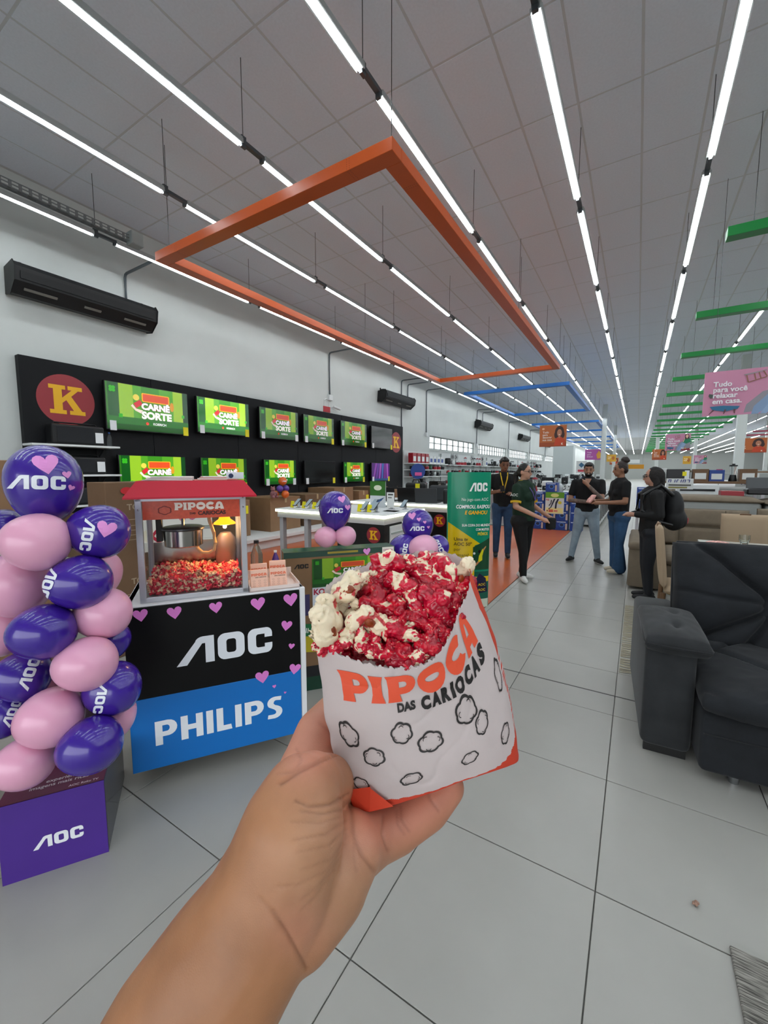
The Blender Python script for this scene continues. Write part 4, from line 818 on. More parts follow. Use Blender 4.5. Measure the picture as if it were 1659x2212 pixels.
def balloon(px, py, rx, ry, ang, w, color, label, group, let=None, hearts=(), egg=0.10, target=None):
    c = at(px, py, w); fx_ = FPX/math.hypot(FPX, px-CX); fy_ = FPX/math.hypot(FPX, py-CY); a = rx*w/FPX*fx_*1.06; b_ = ry*w/FPX*fy_*1.04; c_ = max(a, b_)*1.02
    z = (Vector((0, 0, CAM_H))-c).normalized(); x = _r - z*_r.dot(z); x.normalize(); y = z.cross(x)
    ca, sa = math.cos(R(ang)), math.sin(R(ang)); X = x*ca+y*sa; Y = -x*sa+y*ca
    M = Matrix.Identity(4)
    for i in range(3): M[i][0] = X[i]; M[i][1] = Y[i]; M[i][2] = z[i]
    t = bpy.data.objects.new('balloon', None); COL.objects.link(t); t.location = c; t.empty_display_size = 0.05; tag(t, label, 'balloon', group)
    bm = MB(); q = bmesh.ops.create_uvsphere(bm.bm, u_segments=36, v_segments=22, radius=1.0)
    for v in q['verts']:
        k = 1+egg*v.co.x*(1 if a >= b_ else 0); k2 = 1+egg*v.co.y*(1 if b_ > a else 0)
        v.co = M @ Vector((v.co.x*a, v.co.y*b_*k*k2**0, v.co.z*c_*k)) if a >= b_ else M @ Vector((v.co.x*a*k2, v.co.y*b_, v.co.z*c_*k2))
    bm.build('skin', m_bpu if color == 'p' else m_bpk, t, smooth=True)
    kn = MB(); e = M @ Vector((0, 0, -c_*0.98)) if a >= b_ else M @ Vector((0, -b_*0.99, -0.004)); dv = M @ (Vector((0, 0, -1)) if a >= b_ else Vector((0, -1, 0))); kn.cyl(e, e+dv*0.018, 0.004, 0.011, 10); kn.build('knot', m_bpu if color == 'p' else m_bpk, t)
    def surf(u, v, l):
        # l: layer height; u, v metres across the balloon (unrotated photo frame)
        xx = u*ca+v*sa; yy = -u*sa+v*ca
        k = 1+egg*(xx/a if a >= b_ else yy/b_); kx, ky = (1, k) if a >= b_ else (k, 1)
        r2 = (xx/(a*kx))**2+(yy/(b_*ky))**2
        if r2 > 0.97: f_ = math.sqrt(0.97/r2); xx *= f_; yy *= f_; r2 = 0.97
        zz = c_*k*math.sqrt(1-r2); o = M @ Vector((xx, yy, zz)); n = (M @ Vector((xx/(a*kx)**2, yy/(b_*ky)**2, zz/(c_*k)**2))).normalized()
        return o+n*(0.0012+l)
    s = w/FPX
    if let:
        lx, ly, size, rot = let; p = Pic(); p.step = 0.0003
        p.add((AOC[0]-np.array([0, 0.5, 0]), AOC[1]), '#e9edf4', (lx-px)*s*fx_*0.93, -(ly-py)*s*fy_*0.93, size*s*0.88, R(rot)); drape(p, surf, size*s*0.4, 'lettering', PRN, t)
    for hx, hy, hs, hr in hearts:
        p = Pic(); p.step = 0.0006; p.add(HEART, '#e592d6', (hx-px)*s*fx_*0.93, -(hy-py)*s*fy_*0.93, hs*s*0.9, R(hr)); drape(p, surf, hs*s*0.5, 'heart_sticker', PRN, t)
    return t
G1 = 'balloons of the tall column'
B1 = [(97, 1048, 84, 83, 0, 1.62, 'p', 'large round purple lettered balloon crowning the tall column', (78, 1042, 31, -2), [(102, 1003, 24, 8), (147, 1025, 9, 8), (155, 1054, 7, -25)]),
      (213, 1148, 69, 56, -8, 1.62, 'p', 'purple balloon with sideways lettering and a heart, under the column top right', (190, 1154, 22, -98), [(230, 1143, 20, -12)]),
      (78, 1170, 79, 60, -8, 1.50, 'k', 'pink balloon directly under the crowning purple one', None, []),
      (10, 1150, 60, 48, 0, 1.68, 'p', 'purple balloon cut by the left picture edge near the column top', (2, 1196, 20, 20), []),
      (36, 1264, 84, 68, 12, 1.60, 'k', 'big pink balloon on the left side, under the uppermost pink one', None, []),
      (222, 1240, 42, 48, 0, 1.80, 'k', 'pink balloon half hidden behind the purple pair on the right', None, []),
      (172, 1258, 73, 57, 8, 1.55, 'p', 'purple balloon in the column centre with lettering on its left edge', (104, 1258, 22, -104), []),
      (222, 1325, 64, 53, 10, 1.62, 'k', 'pink balloon touching the cart at mid height', None, []),
      (8, 1362, 60, 55, 0, 1.66, 'k', 'pink balloon at the left edge behind the central purple one', None, []),
      (92, 1365, 77, 59, 10, 1.49, 'p', 'plain purple balloon at the middle of the column front', None, []),
      (242, 1385, 40, 40, 0, 1.69, 'p', 'purple balloon mostly hidden beside the cart corner', None, []),
      (48, 1460, 68, 55, 0, 1.60, 'p', 'purple balloon with upside-down lettering on the left', (62, 1457, 22, 84), []),
      (185, 1434, 71, 58, 12, 1.53, 'k', 'pink balloon right of the plain purple one', None, []),
      (243, 1487, 63, 58, 14, 1.60, 'p', 'purple balloon with downward lettering, rightmost in the column', (222, 1508, 19, -90), []),
      (14, 1545, 52, 50, 0, 1.62, 'p', 'purple balloon with upward lettering at the lower left edge', (24, 1542, 18, 84), []),
      (256, 1545, 38, 48, 10, 1.67, 'k', 'small-looking pink balloon behind the lower right purple ones', None, []),
      (108, 1550, 77, 66, 20, 1.51, 'k', 'pink balloon in the lower middle of the column', None, []),
      (195, 1610, 72, 64, 22, 1.50, 'p', 'plain purple balloon resting on the right of the violet box', None, []),
      (52, 1648, 73, 60, 20, 1.50, 'k', 'pink balloon resting on the left of the violet box', None, [])]
for (px, py, rx, ry, ang, w, c, lb, let, hs) in B1: balloon(px, py, rx, ry, ang, w, c, lb, G1, let, hs)
G2 = 'balloons on the middle cardboard box'
balloon(724, 1104, 33, 42, 0, 2.92, 'p', 'purple heart-decorated balloon standing on the middle cardboard box', G2, (723, 1103, 11, 1), [(739, 1078, 9, 14), (752, 1096, 7, 5)], egg=0.16)
balloon(703, 1160, 23, 22, 0, 2.86, 'k', 'pink balloon, left foot of the middle box cluster', G2); balloon(746, 1158, 22, 21, 0, 2.88, 'k', 'pink balloon, right foot of the middle box cluster', G2)
G3 = 'balloons behind the popcorn bag'
balloon(902, 1136, 32, 36, 0, 3.30, 'p', 'purple balloon with four hearts above the held popcorn bag', G3, (900, 1142, 10.5, 1), [(890, 1114, 9, 8), (905, 1122, 5, 5), (918, 1128, 4, 5), (926, 1139, 3.5, 5)], egg=0.10)
balloon(870, 1185, 33, 29, 20, 3.22, 'p', 'purple balloon with upright lettering left behind the popcorn bag', G3, (874, 1192, 11, 80)); balloon(914, 1184, 31, 28, 0, 3.12, 'k', 'pink balloon peeping over the popcorn bag rim', G3); balloon(944, 1181, 25, 25, 0, 3.32, 'p', 'purple balloon with tilted lettering right behind the popcorn bag', G3, (947, 1176, 11, -62))

# ================================================================ boxes at left
def tvbox(name, label, o, d, L, H, D, front_m, side_m, top_m, z=0.0):
    """box whose front runs from o along unit d for L metres"""
    t = thing(name, label, 'box', (o[0], o[1], z), math.atan2(d[1], d[0]))
    b = MB(); b.box2((0, 0.004, 0), (L, D, H-0.003), bev=0.003); b.build('body', side_m, t)
    b = MB(); b.box2((0, 0, 0), (L, 0.004, H)); b.build('front_panel', front_m, t)
    b = MB(); b.box2((0.001, 0.001, H-0.003), (L-0.001, D, H)); b.build('lid', top_m, t); return t
m_vio = mat('box_violet', '#4c2a8c', 0.45, var=0.05, vscale=5); m_mag = mat('box_magenta', '#5c0f3c', 0.4); m_boxdk = mat('box_photo_dark', '#3a2c33', 0.4, var=0.4, vscale=12)
t = tvbox('television_box', 'violet lettered television box on the floor under the balloon column', (-1.95, 0.445), (0.548, 0.836), 0.335, 0.315, 0.46, m_vio, m_boxdk, m_mag)
p = Pic(); p.add(AOC, '#f1f3f8', 0.175, 0.105, 0.048, 0); p.build('lettering', PRN, t, plane_mat((0, -0.0006, 0), (1, 0, 0), (0, 0, 1)))
p = Pic(); p.text('AOC Roku TV', 0.265, 0.02, 0.016, '#e8d6e2', 0.01); p.text('experiência', 0.19, 0.085, 0.026, '#d8ccd4', 0.01); p.text('imagens mais ricas', 0.18, 0.058, 0.026, '#d8ccd4', 0.01); p.build('lettering', PRN, t, plane_mat((0, 0, 0.3155), (1, 0, 0), (0, 1, 0)))
b = MB(); b.box2((0.336, 0.006, 0.005), (0.3365, 0.45, 0.31)); b.build('wrap_film', mat('film', '#dfe6ea', 0.08, trans=0.9, alpha=0.5, ior=1.1), t)
tvbox('television_box', 'dark magenta box half hidden behind the violet box at the left edge', (-2.42, 0.10), (0.548, 0.836), 0.335, 0.62, 0.4, m_mag, m_mag, m_mag)
t = tvbox('television_box', 'slim box with a dark photo side just behind the violet box', (-2.30, 0.66), (0.548, 0.836), 0.335, 0.56, 0.12, m_boxdk, m_boxdk, m_mag)
# tall carton behind the cart, left
t = thing('television_carton', 'tall brown printed television carton behind the balloon column', 'box', (-3.7, 2.3, 0))
b = MB(); b.box2((-3.9, 1.63, 0), (-3.6, 2.95, 1.46), bev=0.006); b.build('body', m_card2, t, True)
p = Pic()
for y in (0.16, 0.75): 
    for z in (1.25, 0.62):
        p.text('TCL', y+0.06, z, 0.07, '#a8947c', 0.02); p.text('TV', y+0.30, z, 0.05, '#a8947c', 0.01); p.rect(y-0.08, z-0.10, y+0.48, z-0.105, '#a8947c')
        for q in range(4): p.rect(y-0.05, z-0.15-0.04*q, y+0.35-0.05*q, z-0.156-0.04*q, '#9a866e')
p.rect(0.30, 1.38, 0.52, 1.46, '#1c2420'); p.disc(0.16, 1.39, 0.05, '#c02028', 0.03); p.build('print', PRN, t, plane_mat((-3.598, 1.63, 0), (0, 1, 0), (0, 0, 1)), True)
t = thing('carton', 'second brown carton at the far left edge behind the top balloon', 'box', (-3.9, 0.9, 0)); b = MB(); b.box2((-4.2, 0.55, 0), (-3.9, 1.42, 1.63), bev=0.006); b.build('body', m_card, t, True); q = MB(); q.box2((-3.899, 0.95, 0.2), (-3.897, 1.02, 1.62)); q.build('tape', mat('tape', '#b09a74', 0.3), t, True)
t = thing('paper_sign', 'white hand-painted paper sign with red marks behind the popcorn machine', 'sign', (-3.2, 2.0, 0.0))
b = MB(); b.box2((-3.56, 1.87, 0.86), (-3.55, 2.55, 1.42)); b.build('sheet', mat('paper_white', '#e4e2d8', 0.6), t, True); b = MB(); b.cyl((-3.58, 2.2, 0.0), (-3.58, 2.2, 1.4), 0.012); b.box2((-3.6, 2.05, 0), (-3.5, 2.35, 0.01)); b.build('stand', m_darkgrey, t, True)
p = Pic(); p.text('KK', 0.10, 0.50, 0.15, '#b01c3a', 0.04); p.text('00', 0.42, 0.30, 0.2, '#c8748a', 0.02); p.text('K', 0.10, 0.12, 0.15, '#b01c3a', 0.04); p.disc(0.5, 0.10, 0.06, '#e4c84a'); p.build('marks', PRN, t, plane_mat((-3.549, 1.87, 0.86), (0, 1, 0), (0, 0, 1)), True)

# ================================================================ centre cardboard boxes with posters
m_film_g = mat('film_green', '#2a5a44', 0.15, var=0.5, vscale=9)
t = tvbox('television_box', 'brown lettered cardboard box with green posters in front of the glowing table', (-2.01, 1.98), (0.635, 0.772), 0.80, 0.50, 0.16, m_card, m_card, m_film_g, 0.5)
FB = plane_mat((0, -0.0012, 0), (1, 0, 0), (0, 0, 1))
p = Pic(); p.step = 0.0006; p.rect(0, 0.46, 0.80, 0.50, '#2c4c40'); p.rect(0.30, 0.475, 0.52, 0.49, '#a8963a'); p.add(AOC, '#1d1a18', 0.115, 0.385, 0.030); p.disc(0.195, 0.40, 0.005, '#1d1a18'); p.text('Roku TV', 0.29, 0.40, 0.045, '#4a2a5c', 0.02)
p.rect(0.02, 0.05, 0.17, 0.20, '#3a3260'); p.build('print', PRN, t, FB)
q = Pic(); q.step = 0.0005; screen_art(q, 0.50, 0.20); q.build('green_poster', print_mat('print', 0.45), t, plane_mat((0.19, -0.004, 0.245), (1, 0, 0), (0, 0, 1)))
q = Pic(); q.step = 0.0005; q.rect(0, 0, 0.5, 0.24, '#dfe3ea'); q.text('KOK', 0.065, 0.205, 0.055, '#a8183c', 0.04); q.disc(0.24, 0.12, 0.10, '#234a86', 0.10); q.disc(0.24, 0.12, 0.075, '#dfe3ea', 0.078); q.disc(0.12, 0.16, 0.02, '#e0cc58'); q.build('white_poster', PRN, t, plane_mat((0.19, -0.004, 0.005), (1, 0, 0), (0, 0, 1)))
q = Pic(); q.add(HEART, '#e592d6', 0.585, 0.475, 0.028, R(6)); q.build('heart_sticker', PRN, t, plane_mat((0, -0.008, 0), (1, 0, 0), (0, 0, 1)))
q = Pic(); q.rect(0.70, 0.34, 0.79, 0.50, '#f2ece0'); q.rect(0.705, 0.35, 0.785, 0.455, '#ead51e'); q.text('OFERTA', 0.745, 0.478, 0.02, '#c0708a', 0.02); q.text('A VISTA', 0.745, 0.42, 0.012, '#8a7a10', 0.01); q.build('price_card', PRN, t, plane_mat((0, -0.010, 0), (1, 0, 0), (0, 0, 1)))
t = tvbox('television_box', 'lower cardboard box with green and yellow print under the middle one', (-2.01, 1.98), (0.635, 0.772), 0.80, 0.50, 0.16, m_card, m_card2, m_card2)
p = Pic(); p.step = 0.0006; p.rect(0, 0, 0.8, 0.10, '#12402e'); p.rect(0, 0.10, 0.8, 0.18, '#1c1c22'); p.poly([(0, 0.42), (0.8, 0.30), (0.8, 0.44), (0, 0.50)], '#12703e'); p.poly([(0, 0.30), (0.8, 0.22), (0.8, 0.31), (0, 0.42)], '#c9b41e'); p.text('GANHOU', 0.15, 0.44, 0.05, '#e8efe8', 0.02, rot=R(-8)); p.rect(0.02, 0.2, 0.10, 0.27, '#4a2f6c'); p.build('print', PRN, t, FB)

carton('carton', 'brown carton carrying the balloons behind the held popcorn bag', 'box', -1.60, 2.74, 0.0, -1.20, 3.12, 0.82, m_card, rz=R(50))

# ================================================================ glowing display tables
m_led = mat('led_edge', '#ffffff', 0.4, emit='#f6ffd8', es=2.2); m_leg = mat('table_leg_grey', '#b9b6ba', 0.45); m_cab = mat('cabinet_black', '#141314', 0.4)
def led_table(label, x0, x1, y0, y1, z, cab_x, kx, kr):
    t = thing('display_table', label, 'display table', ((x0+x1)/2, (y0+y1)/2, 0))
    b = MB(); b.box2((x0, y0, z-0.01), (x1, y1, z), bev=0.003); b.build('top', m_white, t, True)
    b = MB(); b.box2((x0, y0, z-0.048), (x1, y0+0.02, z-0.012), bev=0.004); b.box2((x1-0.02, y0+0.02, z-0.048), (x1, y1, z-0.012), bev=0.004); b.build('glowing_edge', m_led, t, True)
    b = MB(); b.box2((x0+0.02, y0+0.03, z-0.13), (x1-0.03, y1-0.02, z-0.058)); b.build('apron', m_leg, t, True)
    for lx in (x0+0.04, cab_x-0.62 if cab_x-x0 > 1 else None):
        for ly in (y0+0.05, y1-0.12):
            if lx is None: continue
            b = MB(); b.box2((lx, ly, 0), (lx+0.07, ly+0.07, z-0.13)); b.build('leg', m_leg, t, True)
    b = MB(); b.box2((cab_x, y0+0.03, 0.02), (x1-0.03, y1-0.05, z-0.13)); b.build('cabinet', m_cab, t, True)
    k_emblem(t, plane_mat((kx, y0+0.026, z-0.165-kr), (1, 0, 0), (0, 0, 1)), kr)
    b = MB(); b.box2((x1-0.03, y0+0.16, 0.05), (x1-0.015, y1-0.15, z-0.16)); b.build('open_shelves', m_white, t, True)
    for i in range(4):
        b = MB(); b.box2((x1-0.016, y0+0.18, 0.16+0.19*i), (x1-0.008, y1-0.2, 0.185+0.19*i)); b.build('shelf_edge', mat('shelf_grey', '#a9b2ae', 0.5), t, True)  # thin grey strips across the white shelf panel
    return t
led_table('white phone table with a glowing edge, nearest the cardboard boxes', -4.60, -2.67, 4.38, 5.52, 1.0, -3.45, -2.86, 0.105)
led_table('second glowing-edged counter holding the black laptops', -4.6, -2.6, 6.28, 7.5, 1.0, -3.5, -2.78, 0.105)
def phone(x, y, label, yellow=True, tab=False):
    s = 1.8 if tab else 1.0; t = thing('phone_display', label, 'phone', (x, y, 1.0), R(-8))
    M = Matrix.Rotation(R(-48), 4, 'X')
    b = MB(); b.box((0, 0.03, 0.05), (0.012, 0.05, 0.09)); b.box((0, 0.03, 0.004), (0.07, 0.06, 0.008)); b.build('stand', m_chrome, t)
    b = MB(); b.box((0, 0.0, 0.085), (0.075*s, 0.009, 0.155), M=None, bev=0.003, rx=R(-50)); b.build('body', m_bezel, t)
    b = MB(); b.box((0, -0.006, 0.090), (0.068*s, 0.002, 0.145), rx=R(-50)); b.build('screen', mat('phone_screen', '#9fb0ba', 0.12), t)
    if yellow:
        b = MB(); b.box((-0.05, -0.05, 0.055), (0.075, 0.003, 0.10), rx=R(-12)); b.build('price_tag', m_tagy, t)
for i, (x, y) in enumerate(((-4.36, 4.60), (-4.13, 4.60), (-3.93, 4.60), (-3.14, 4.62), (-2.98, 4.62), (-3.66, 4.62))): phone(x, y, ['phone with a yellow tag, leftmost on the glowing table', 'phone with a yellow tag, second on the glowing table', 'phone with a yellow tag, third on the glowing table', 'phone with a yellow tag just right of the purple balloon', 'phone with a yellow tag near the table corner', 'silver tablet beside the purple balloon'][i], i != 5, i == 5)
for i, (x, y) in enumerate(((-3.3, 5.1), (-3.05, 5.15), (-2.85, 5.2), (-4.2, 5.1))): phone(x, y, ['phone in the back row of the table, behind the balloon', 'phone in the back row, second from its right end', 'phone in the back row at the right end', 'phone in the back row at the left end'][i], False)
t = thing('sign_holder', 'tall clear acrylic stand with a white printed card on the phone table', 'stand', (-2.88, 4.9, 1.0))
b = MB(); b.box2((-2.98, 4.89, 1.0), (-2.79, 4.896, 1.39)); b.box2((-2.99, 4.82, 1.0), (-2.78, 4.97, 1.006)); b.build('acrylic', m_glass, t, True)
p = Pic(); p.rect(0.03, 0.05, 0.15, 0.26, '#e4e6e4'); p.rect(0.05, 0.22, 0.13, 0.24, '#3a3a3a'); p.rect(0.05, 0.18, 0.11, 0.195, '#6a6a6a'); p.build('card', PRN, t, plane_mat((-2.98, 4.885, 1.0), (1, 0, 0), (0, 0, 1)), True)
t = thing('promo_card', 'small green and white card standing on the phone table', 'card', (-3.4, 5.3, 1.0)); b = MB(); b.box2((-3.5, 5.3, 1.0), (-3.22, 5.306, 1.40)); b.build('board', m_white, t, True)
p = Pic(); p.step = 0.0005; p.rect(0, 0.0, 0.28, 0.18, '#d4dade'); p.poly([(0.02, 0.02), (0.2, 0.1), (0.26, 0.16), (0.1, 0.1)], '#3a5a86'); p.rect(0, 0.18, 0.28, 0.4, '#2f6a1e'); p.disc(0.14, 0.3, 0.07, '#d8dcc4', 0.04); p.build('artwork', PRN, t, plane_mat((-3.5, 5.298, 1.0), (1, 0, 0), (0, 0, 1)), True)
def laptop(x, y, w, label, m):
    t = thing('laptop', label, 'laptop', (x, y, 1.0), R(6))
    b = MB(); b.box((0, 0.12, 0.010), (w, 0.24, 0.018), bev=0.004); b.build('base', m, t)
    b = MB(); b.box((0, -0.02, 0.135), (w, 0.012, 0.25), bev=0.004, rx=R(8)); b.build('lid', m, t)
laptop(-3.95, 6.5, 0.38, 'black laptop, leftmost on the second counter', m_spk); laptop(-3.5, 6.5, 0.36, 'black laptop in the middle of the second counter', m_bezel); laptop(-3.1, 6.45, 0.40, 'dark grey laptop at the right of the second counter', mat('laptop_grey', '#3b3e41', 0.5))
t = thing('computer_bag', 'black laptop bag with a yellow tag behind the middle laptop', 'bag', (-3.55, 6.95, 1.0)); b = MB(); b.box((0, 0, 0.17), (0.42, 0.14, 0.34), bev=0.05, seg=3); b.build('body', m_spk, t); b = MB(); b.box2((0.02, -0.076, 0.2), (0.11, -0.072, 0.32)); b.build('price_tag', m_tagy, t); b = MB(); b.tube([(-0.08, 0, 0.33), (-0.06, 0, 0.39), (0.06, 0, 0.39), (0.08, 0, 0.33)], 0.012, 8); b.build('handle', m_bezel, t)
t = thing('computer_bag', 'grey laptop bag behind the dark grey laptop', 'bag', (-3.02, 6.9, 1.0)); b = MB(); b.box((0, 0, 0.15), (0.44, 0.12, 0.30), bev=0.05, seg=3); b.build('body', mat('bag_grey', '#3a3d40', 0.8), t); b = MB(); b.tube([(-0.08, 0, 0.29), (-0.06, 0, 0.34), (0.06, 0, 0.34), (0.08, 0, 0.29)], 0.012, 8); b.build('handle', m_bezel, t)
t = thing('travel_mug', 'black travel mug at the counter end by the green banner', 'mug', (-2.76, 6.5, 1.0)); b = MB(); b.lathe([(0.032, 0), (0.04, 0.01), (0.042, 0.20), (0.036, 0.22)], n=18); b.build('body', m_spk, t, smooth='auto'); b = MB(); b.lathe([(0.040, 0.21), (0.040, 0.235), (0.02, 0.25), (0, 0.25)], n=18); b.build('lid', m_darkgrey, t, smooth='auto')

# ================================================================ standing green banner
t = thing('banner_totem', 'tall curved green and yellow advertising banner standing on the floor', 'banner', (-1.615, 4.47, 0), YAW)
RX, RY, HB = 0.245, 0.085, 1.54
b = MB(); n = 40; r0 = [b.bm.verts.new((RX*math.cos(2*math.pi*i/n), RY*math.sin(2*math.pi*i/n), 0)) for i in range(n)]; r1 = [b.bm.verts.new((v.co.x, v.co.y, HB)) for v in r0]
for i in range(n): b.bm.faces.new((r0[i], r0[(i+1) % n], r1[(i+1) % n], r1[i]))
b.bm.faces.new(r1); b.bm.faces.new(r0[::-1]); b.build('body', mat('banner_green', '#0f8a68', 0.25), t, smooth='auto')
p = Pic(); p.step = 0.0006
p.rect(-0.235, 0.0, 0.235, 0.42, '#cfd6c4'); p.rect(-0.235, 0.10, 0.235, 0.42, '#0e5a48')
p.poly([(-0.235, 0.98), (-0.235, 0.30), (0.235, 0.30), (0.235, 0.36), (0.06, 0.36), (0.06, 0.72), (0.12, 0.74)], '#e0bc12')
p.poly([(0.035, 0.44), (0.04, 0.70), (0.235, 0.80), (0.235, 0.44)], '#1f4a30'); p.poly([(0.06, 0.30), (0.12, 0.40), (0.20, 0.34), (0.225, 0.18), (0.05, 0.16)], '#1b1a3a')
p.poly([(0.10, 0.52), (0.11, 0.60), (0.15, 0.68), (0.17, 0.67), (0.15, 0.60), (0.15, 0.55)], '#d8d020'); p.poly([(0.15, 0.67), (0.19, 0.71), (0.195, 0.70), (0.165, 0.655)], '#c98e5c'); p.poly([(0.03, 0.47), (0.10, 0.54), (0.12, 0.53), (0.05, 0.46)], '#b98458'); p.disc(0.055, 0.63, 0.013, '#e8ece8'); p.disc(0.115, 0.65, 0.016, '#2a1c16')
p.add(AOC, '#eef3f0', 0.085, 1.328, 0.062, 0, scy=0.095); p.text('No jogo com AOC', 0.055, 1.237, 0.05, '#d4e6de', 0.0, sx=0.78); p.text('COMPROU, RASPOU', 0.035, 1.155, 0.054, '#f2f6f4', 0.028, shear=0.2, sx=0.78); p.text('E GANHOU', 0.065, 1.09, 0.058, '#f0b81c', 0.03, shear=0.2, sx=0.84)
p.text('SUA COPA DO MUNDO', 0.075, 0.948, 0.038, '#f2f6f4', 0.025, sx=0.8); p.text('COM MUITOS', 0.145, 0.90, 0.038, '#f2f6f4', 0.02, sx=0.66); p.text('PRÊMIOS', 0.148, 0.85, 0.046, '#d8c83a', 0.025, sx=0.66)
for tx, zz, bd in (('Uma tv', 0.79, .02), ('AOC 50"', 0.735, .02), ('por', 0.675, 0), ('semana!', 0.61, 0)): p.text(tx, -0.175, zz, 0.052, '#5a4a18', bd, 'LEFT')
for zz in (0.27, 0.21): p.text('AOC', 0.15, zz, 0.04, '#d8b41c', 0.02)
drape(p, lambda x, y, l: Vector((x, -RY*math.sqrt(max(0, 1-min(0.995, (x/RX)**2)))-0.001-l, y)), 0.024, 'print', print_mat('print_gloss', 0.22), t)
# ================================================================ small goods (built once, then copied)
m_gw = mat('goods_white', '#d9dcda', 0.4); m_gb = mat('goods_black', '#17181a', 0.35); m_gr = mat('goods_red', '#9c1f2c', 0.35); m_gs = mat('goods_steel', '#a9adae', 0.3, metal=0.8); m_gg = mat('goods_green', '#3f6b52', 0.4); m_gbl = mat('goods_blue', '#27458c', 0.45); m_gbr = mat('goods_brown', '#6d5138', 0.5)
def g_blender(c):
    t = thing('blender', None, 'appliance'); b = MB(); b.lathe([(0.075, 0), (0.08, 0.02), (0.06, 0.13), (0.055, 0.15)], n=16); b.build('base', c, t, smooth='auto')
    b = MB(); b.lathe([(0.05, 0.15), (0.075, 0.33), (0.075, 0.34)], n=16); b.build('jug', m_pet, t, smooth='auto'); b = MB(); b.lathe([(0.078, 0.34), (0.078, 0.37), (0.03, 0.38), (0.03, 0.40), (0, 0.40)], n=16); b.build('lid', c, t, smooth='auto'); return t
def g_kettle(c):
    t = thing('kettle', None, 'appliance'); b = MB(); b.lathe([(0.085, 0), (0.09, 0.02), (0.075, 0.17), (0.055, 0.21), (0, 0.215)], n=18); b.build('body', c, t, smooth='auto')
    b = MB(); b.tube([(0.06, 0, 0.2), (0.13, 0, 0.19), (0.14, 0, 0.08), (0.085, 0, 0.05)], 0.012, 8); b.build('handle', m_gb, t); b = MB(); b.cyl((-0.07, 0, 0.16), (-0.12, 0, 0.20), 0.022, 0.012); b.build('spout', c, t); return t
def g_fryer(c):
    t = thing('air_fryer', None, 'appliance'); b = MB(); b.box((0, 0, 0.15), (0.26, 0.26, 0.30), bev=0.05, seg=3); b.build('body', c, t, smooth='auto')
    b = MB(); b.box((0, -0.125, 0.10), (0.20, 0.03, 0.13), bev=0.01); b.build('drawer', m_gb, t); b = MB(); b.box((0, -0.16, 0.11), (0.05, 0.07, 0.03), bev=0.008); b.build('handle', m_gs, t); return t
def g_pot(c):
    t = thing('cooking_pot', None, 'cookware'); b = MB(); b.lathe([(0.10, 0), (0.115, 0.01), (0.118, 0.12), (0.122, 0.125)], n=20); b.build('body', c, t, smooth='auto')
    b = MB(); b.lathe([(0.12, 0.125), (0.11, 0.145), (0.03, 0.16), (0.022, 0.19), (0, 0.19)], n=20); b.build('lid', m_gs, t, smooth='auto'); b = MB(); b.box((0.14, 0, 0.10), (0.05, 0.04, 0.015)); b.box((-0.14, 0, 0.10), (0.05, 0.04, 0.015)); b.build('handles', m_gb, t); return t
def g_micro(c):
    t = thing('microwave', None, 'appliance'); b = MB(); b.box((0, 0, 0.14), (0.46, 0.34, 0.28), bev=0.01); b.build('body', c, t); b = MB(); b.box((-0.06, -0.172, 0.14), (0.32, 0.008, 0.22)); b.build('door', m_gb, t); b = MB(); b.box((0.17, -0.172, 0.14), (0.09, 0.006, 0.22)); b.build('control_panel', m_gs, t); return t
def g_box(c, d):
    t = thing('product_box', None, 'box'); b = MB(); b.box((0, 0, d[2]/2), d, bev=0.003); b.build('body', c, t); b = MB(); b.box((0, -d[1]/2-0.001, d[2]*0.42), (d[0]*0.7, 0.002, d[2]*0.5)); b.build('label_panel', m_gw if c is not m_gw else m_gbl, t); return t
def g_fan(c):
    t = thing('table_fan', None, 'appliance'); b = MB(); b.lathe([(0.11, 0), (0.11, 0.015), (0.02, 0.03), (0.016, 0.22)], n=18); b.build('base', c, t, smooth='auto')
    b = MB()
    for r in (0.17, 0.12, 0.07):
        for y in (-0.05, 0.03):
            pts = [(r*math.cos(2*math.pi*i/16), y, 0.36+r*math.sin(2*math.pi*i/16)) for i in range(17)]; b.tube(pts, 0.004, 4)
    b.build('grille', c, t); b = MB()
    for k in range(3): b.box((0.06*math.cos(k*2.094), -0.01, 0.36+0.06*math.sin(k*2.094)), (0.11, 0.006, 0.07), ry=-k*2.094)
    b.build('blades', c, t); return t
def g_cook(c):
    t = thing('cooktop', None, 'appliance'); b = MB(); b.box((0, 0, 0.05), (0.58, 0.44, 0.10), bev=0.01); b.build('body', c, t)
    b = MB()
    for x in (-0.15, 0.15): b.lathe([(0.09, 0.10), (0.09, 0.115), (0.05, 0.12), (0, 0.12)], c=(x, 0, 0), n=14)
    b.build('burners', m_gs, t); b = MB()
    for k in range(4): b.cyl((-0.2+0.13*k, -0.22, 0.05), (-0.2+0.13*k, -0.245, 0.05), 0.02)
    b.build('knobs', m_gb, t); return t
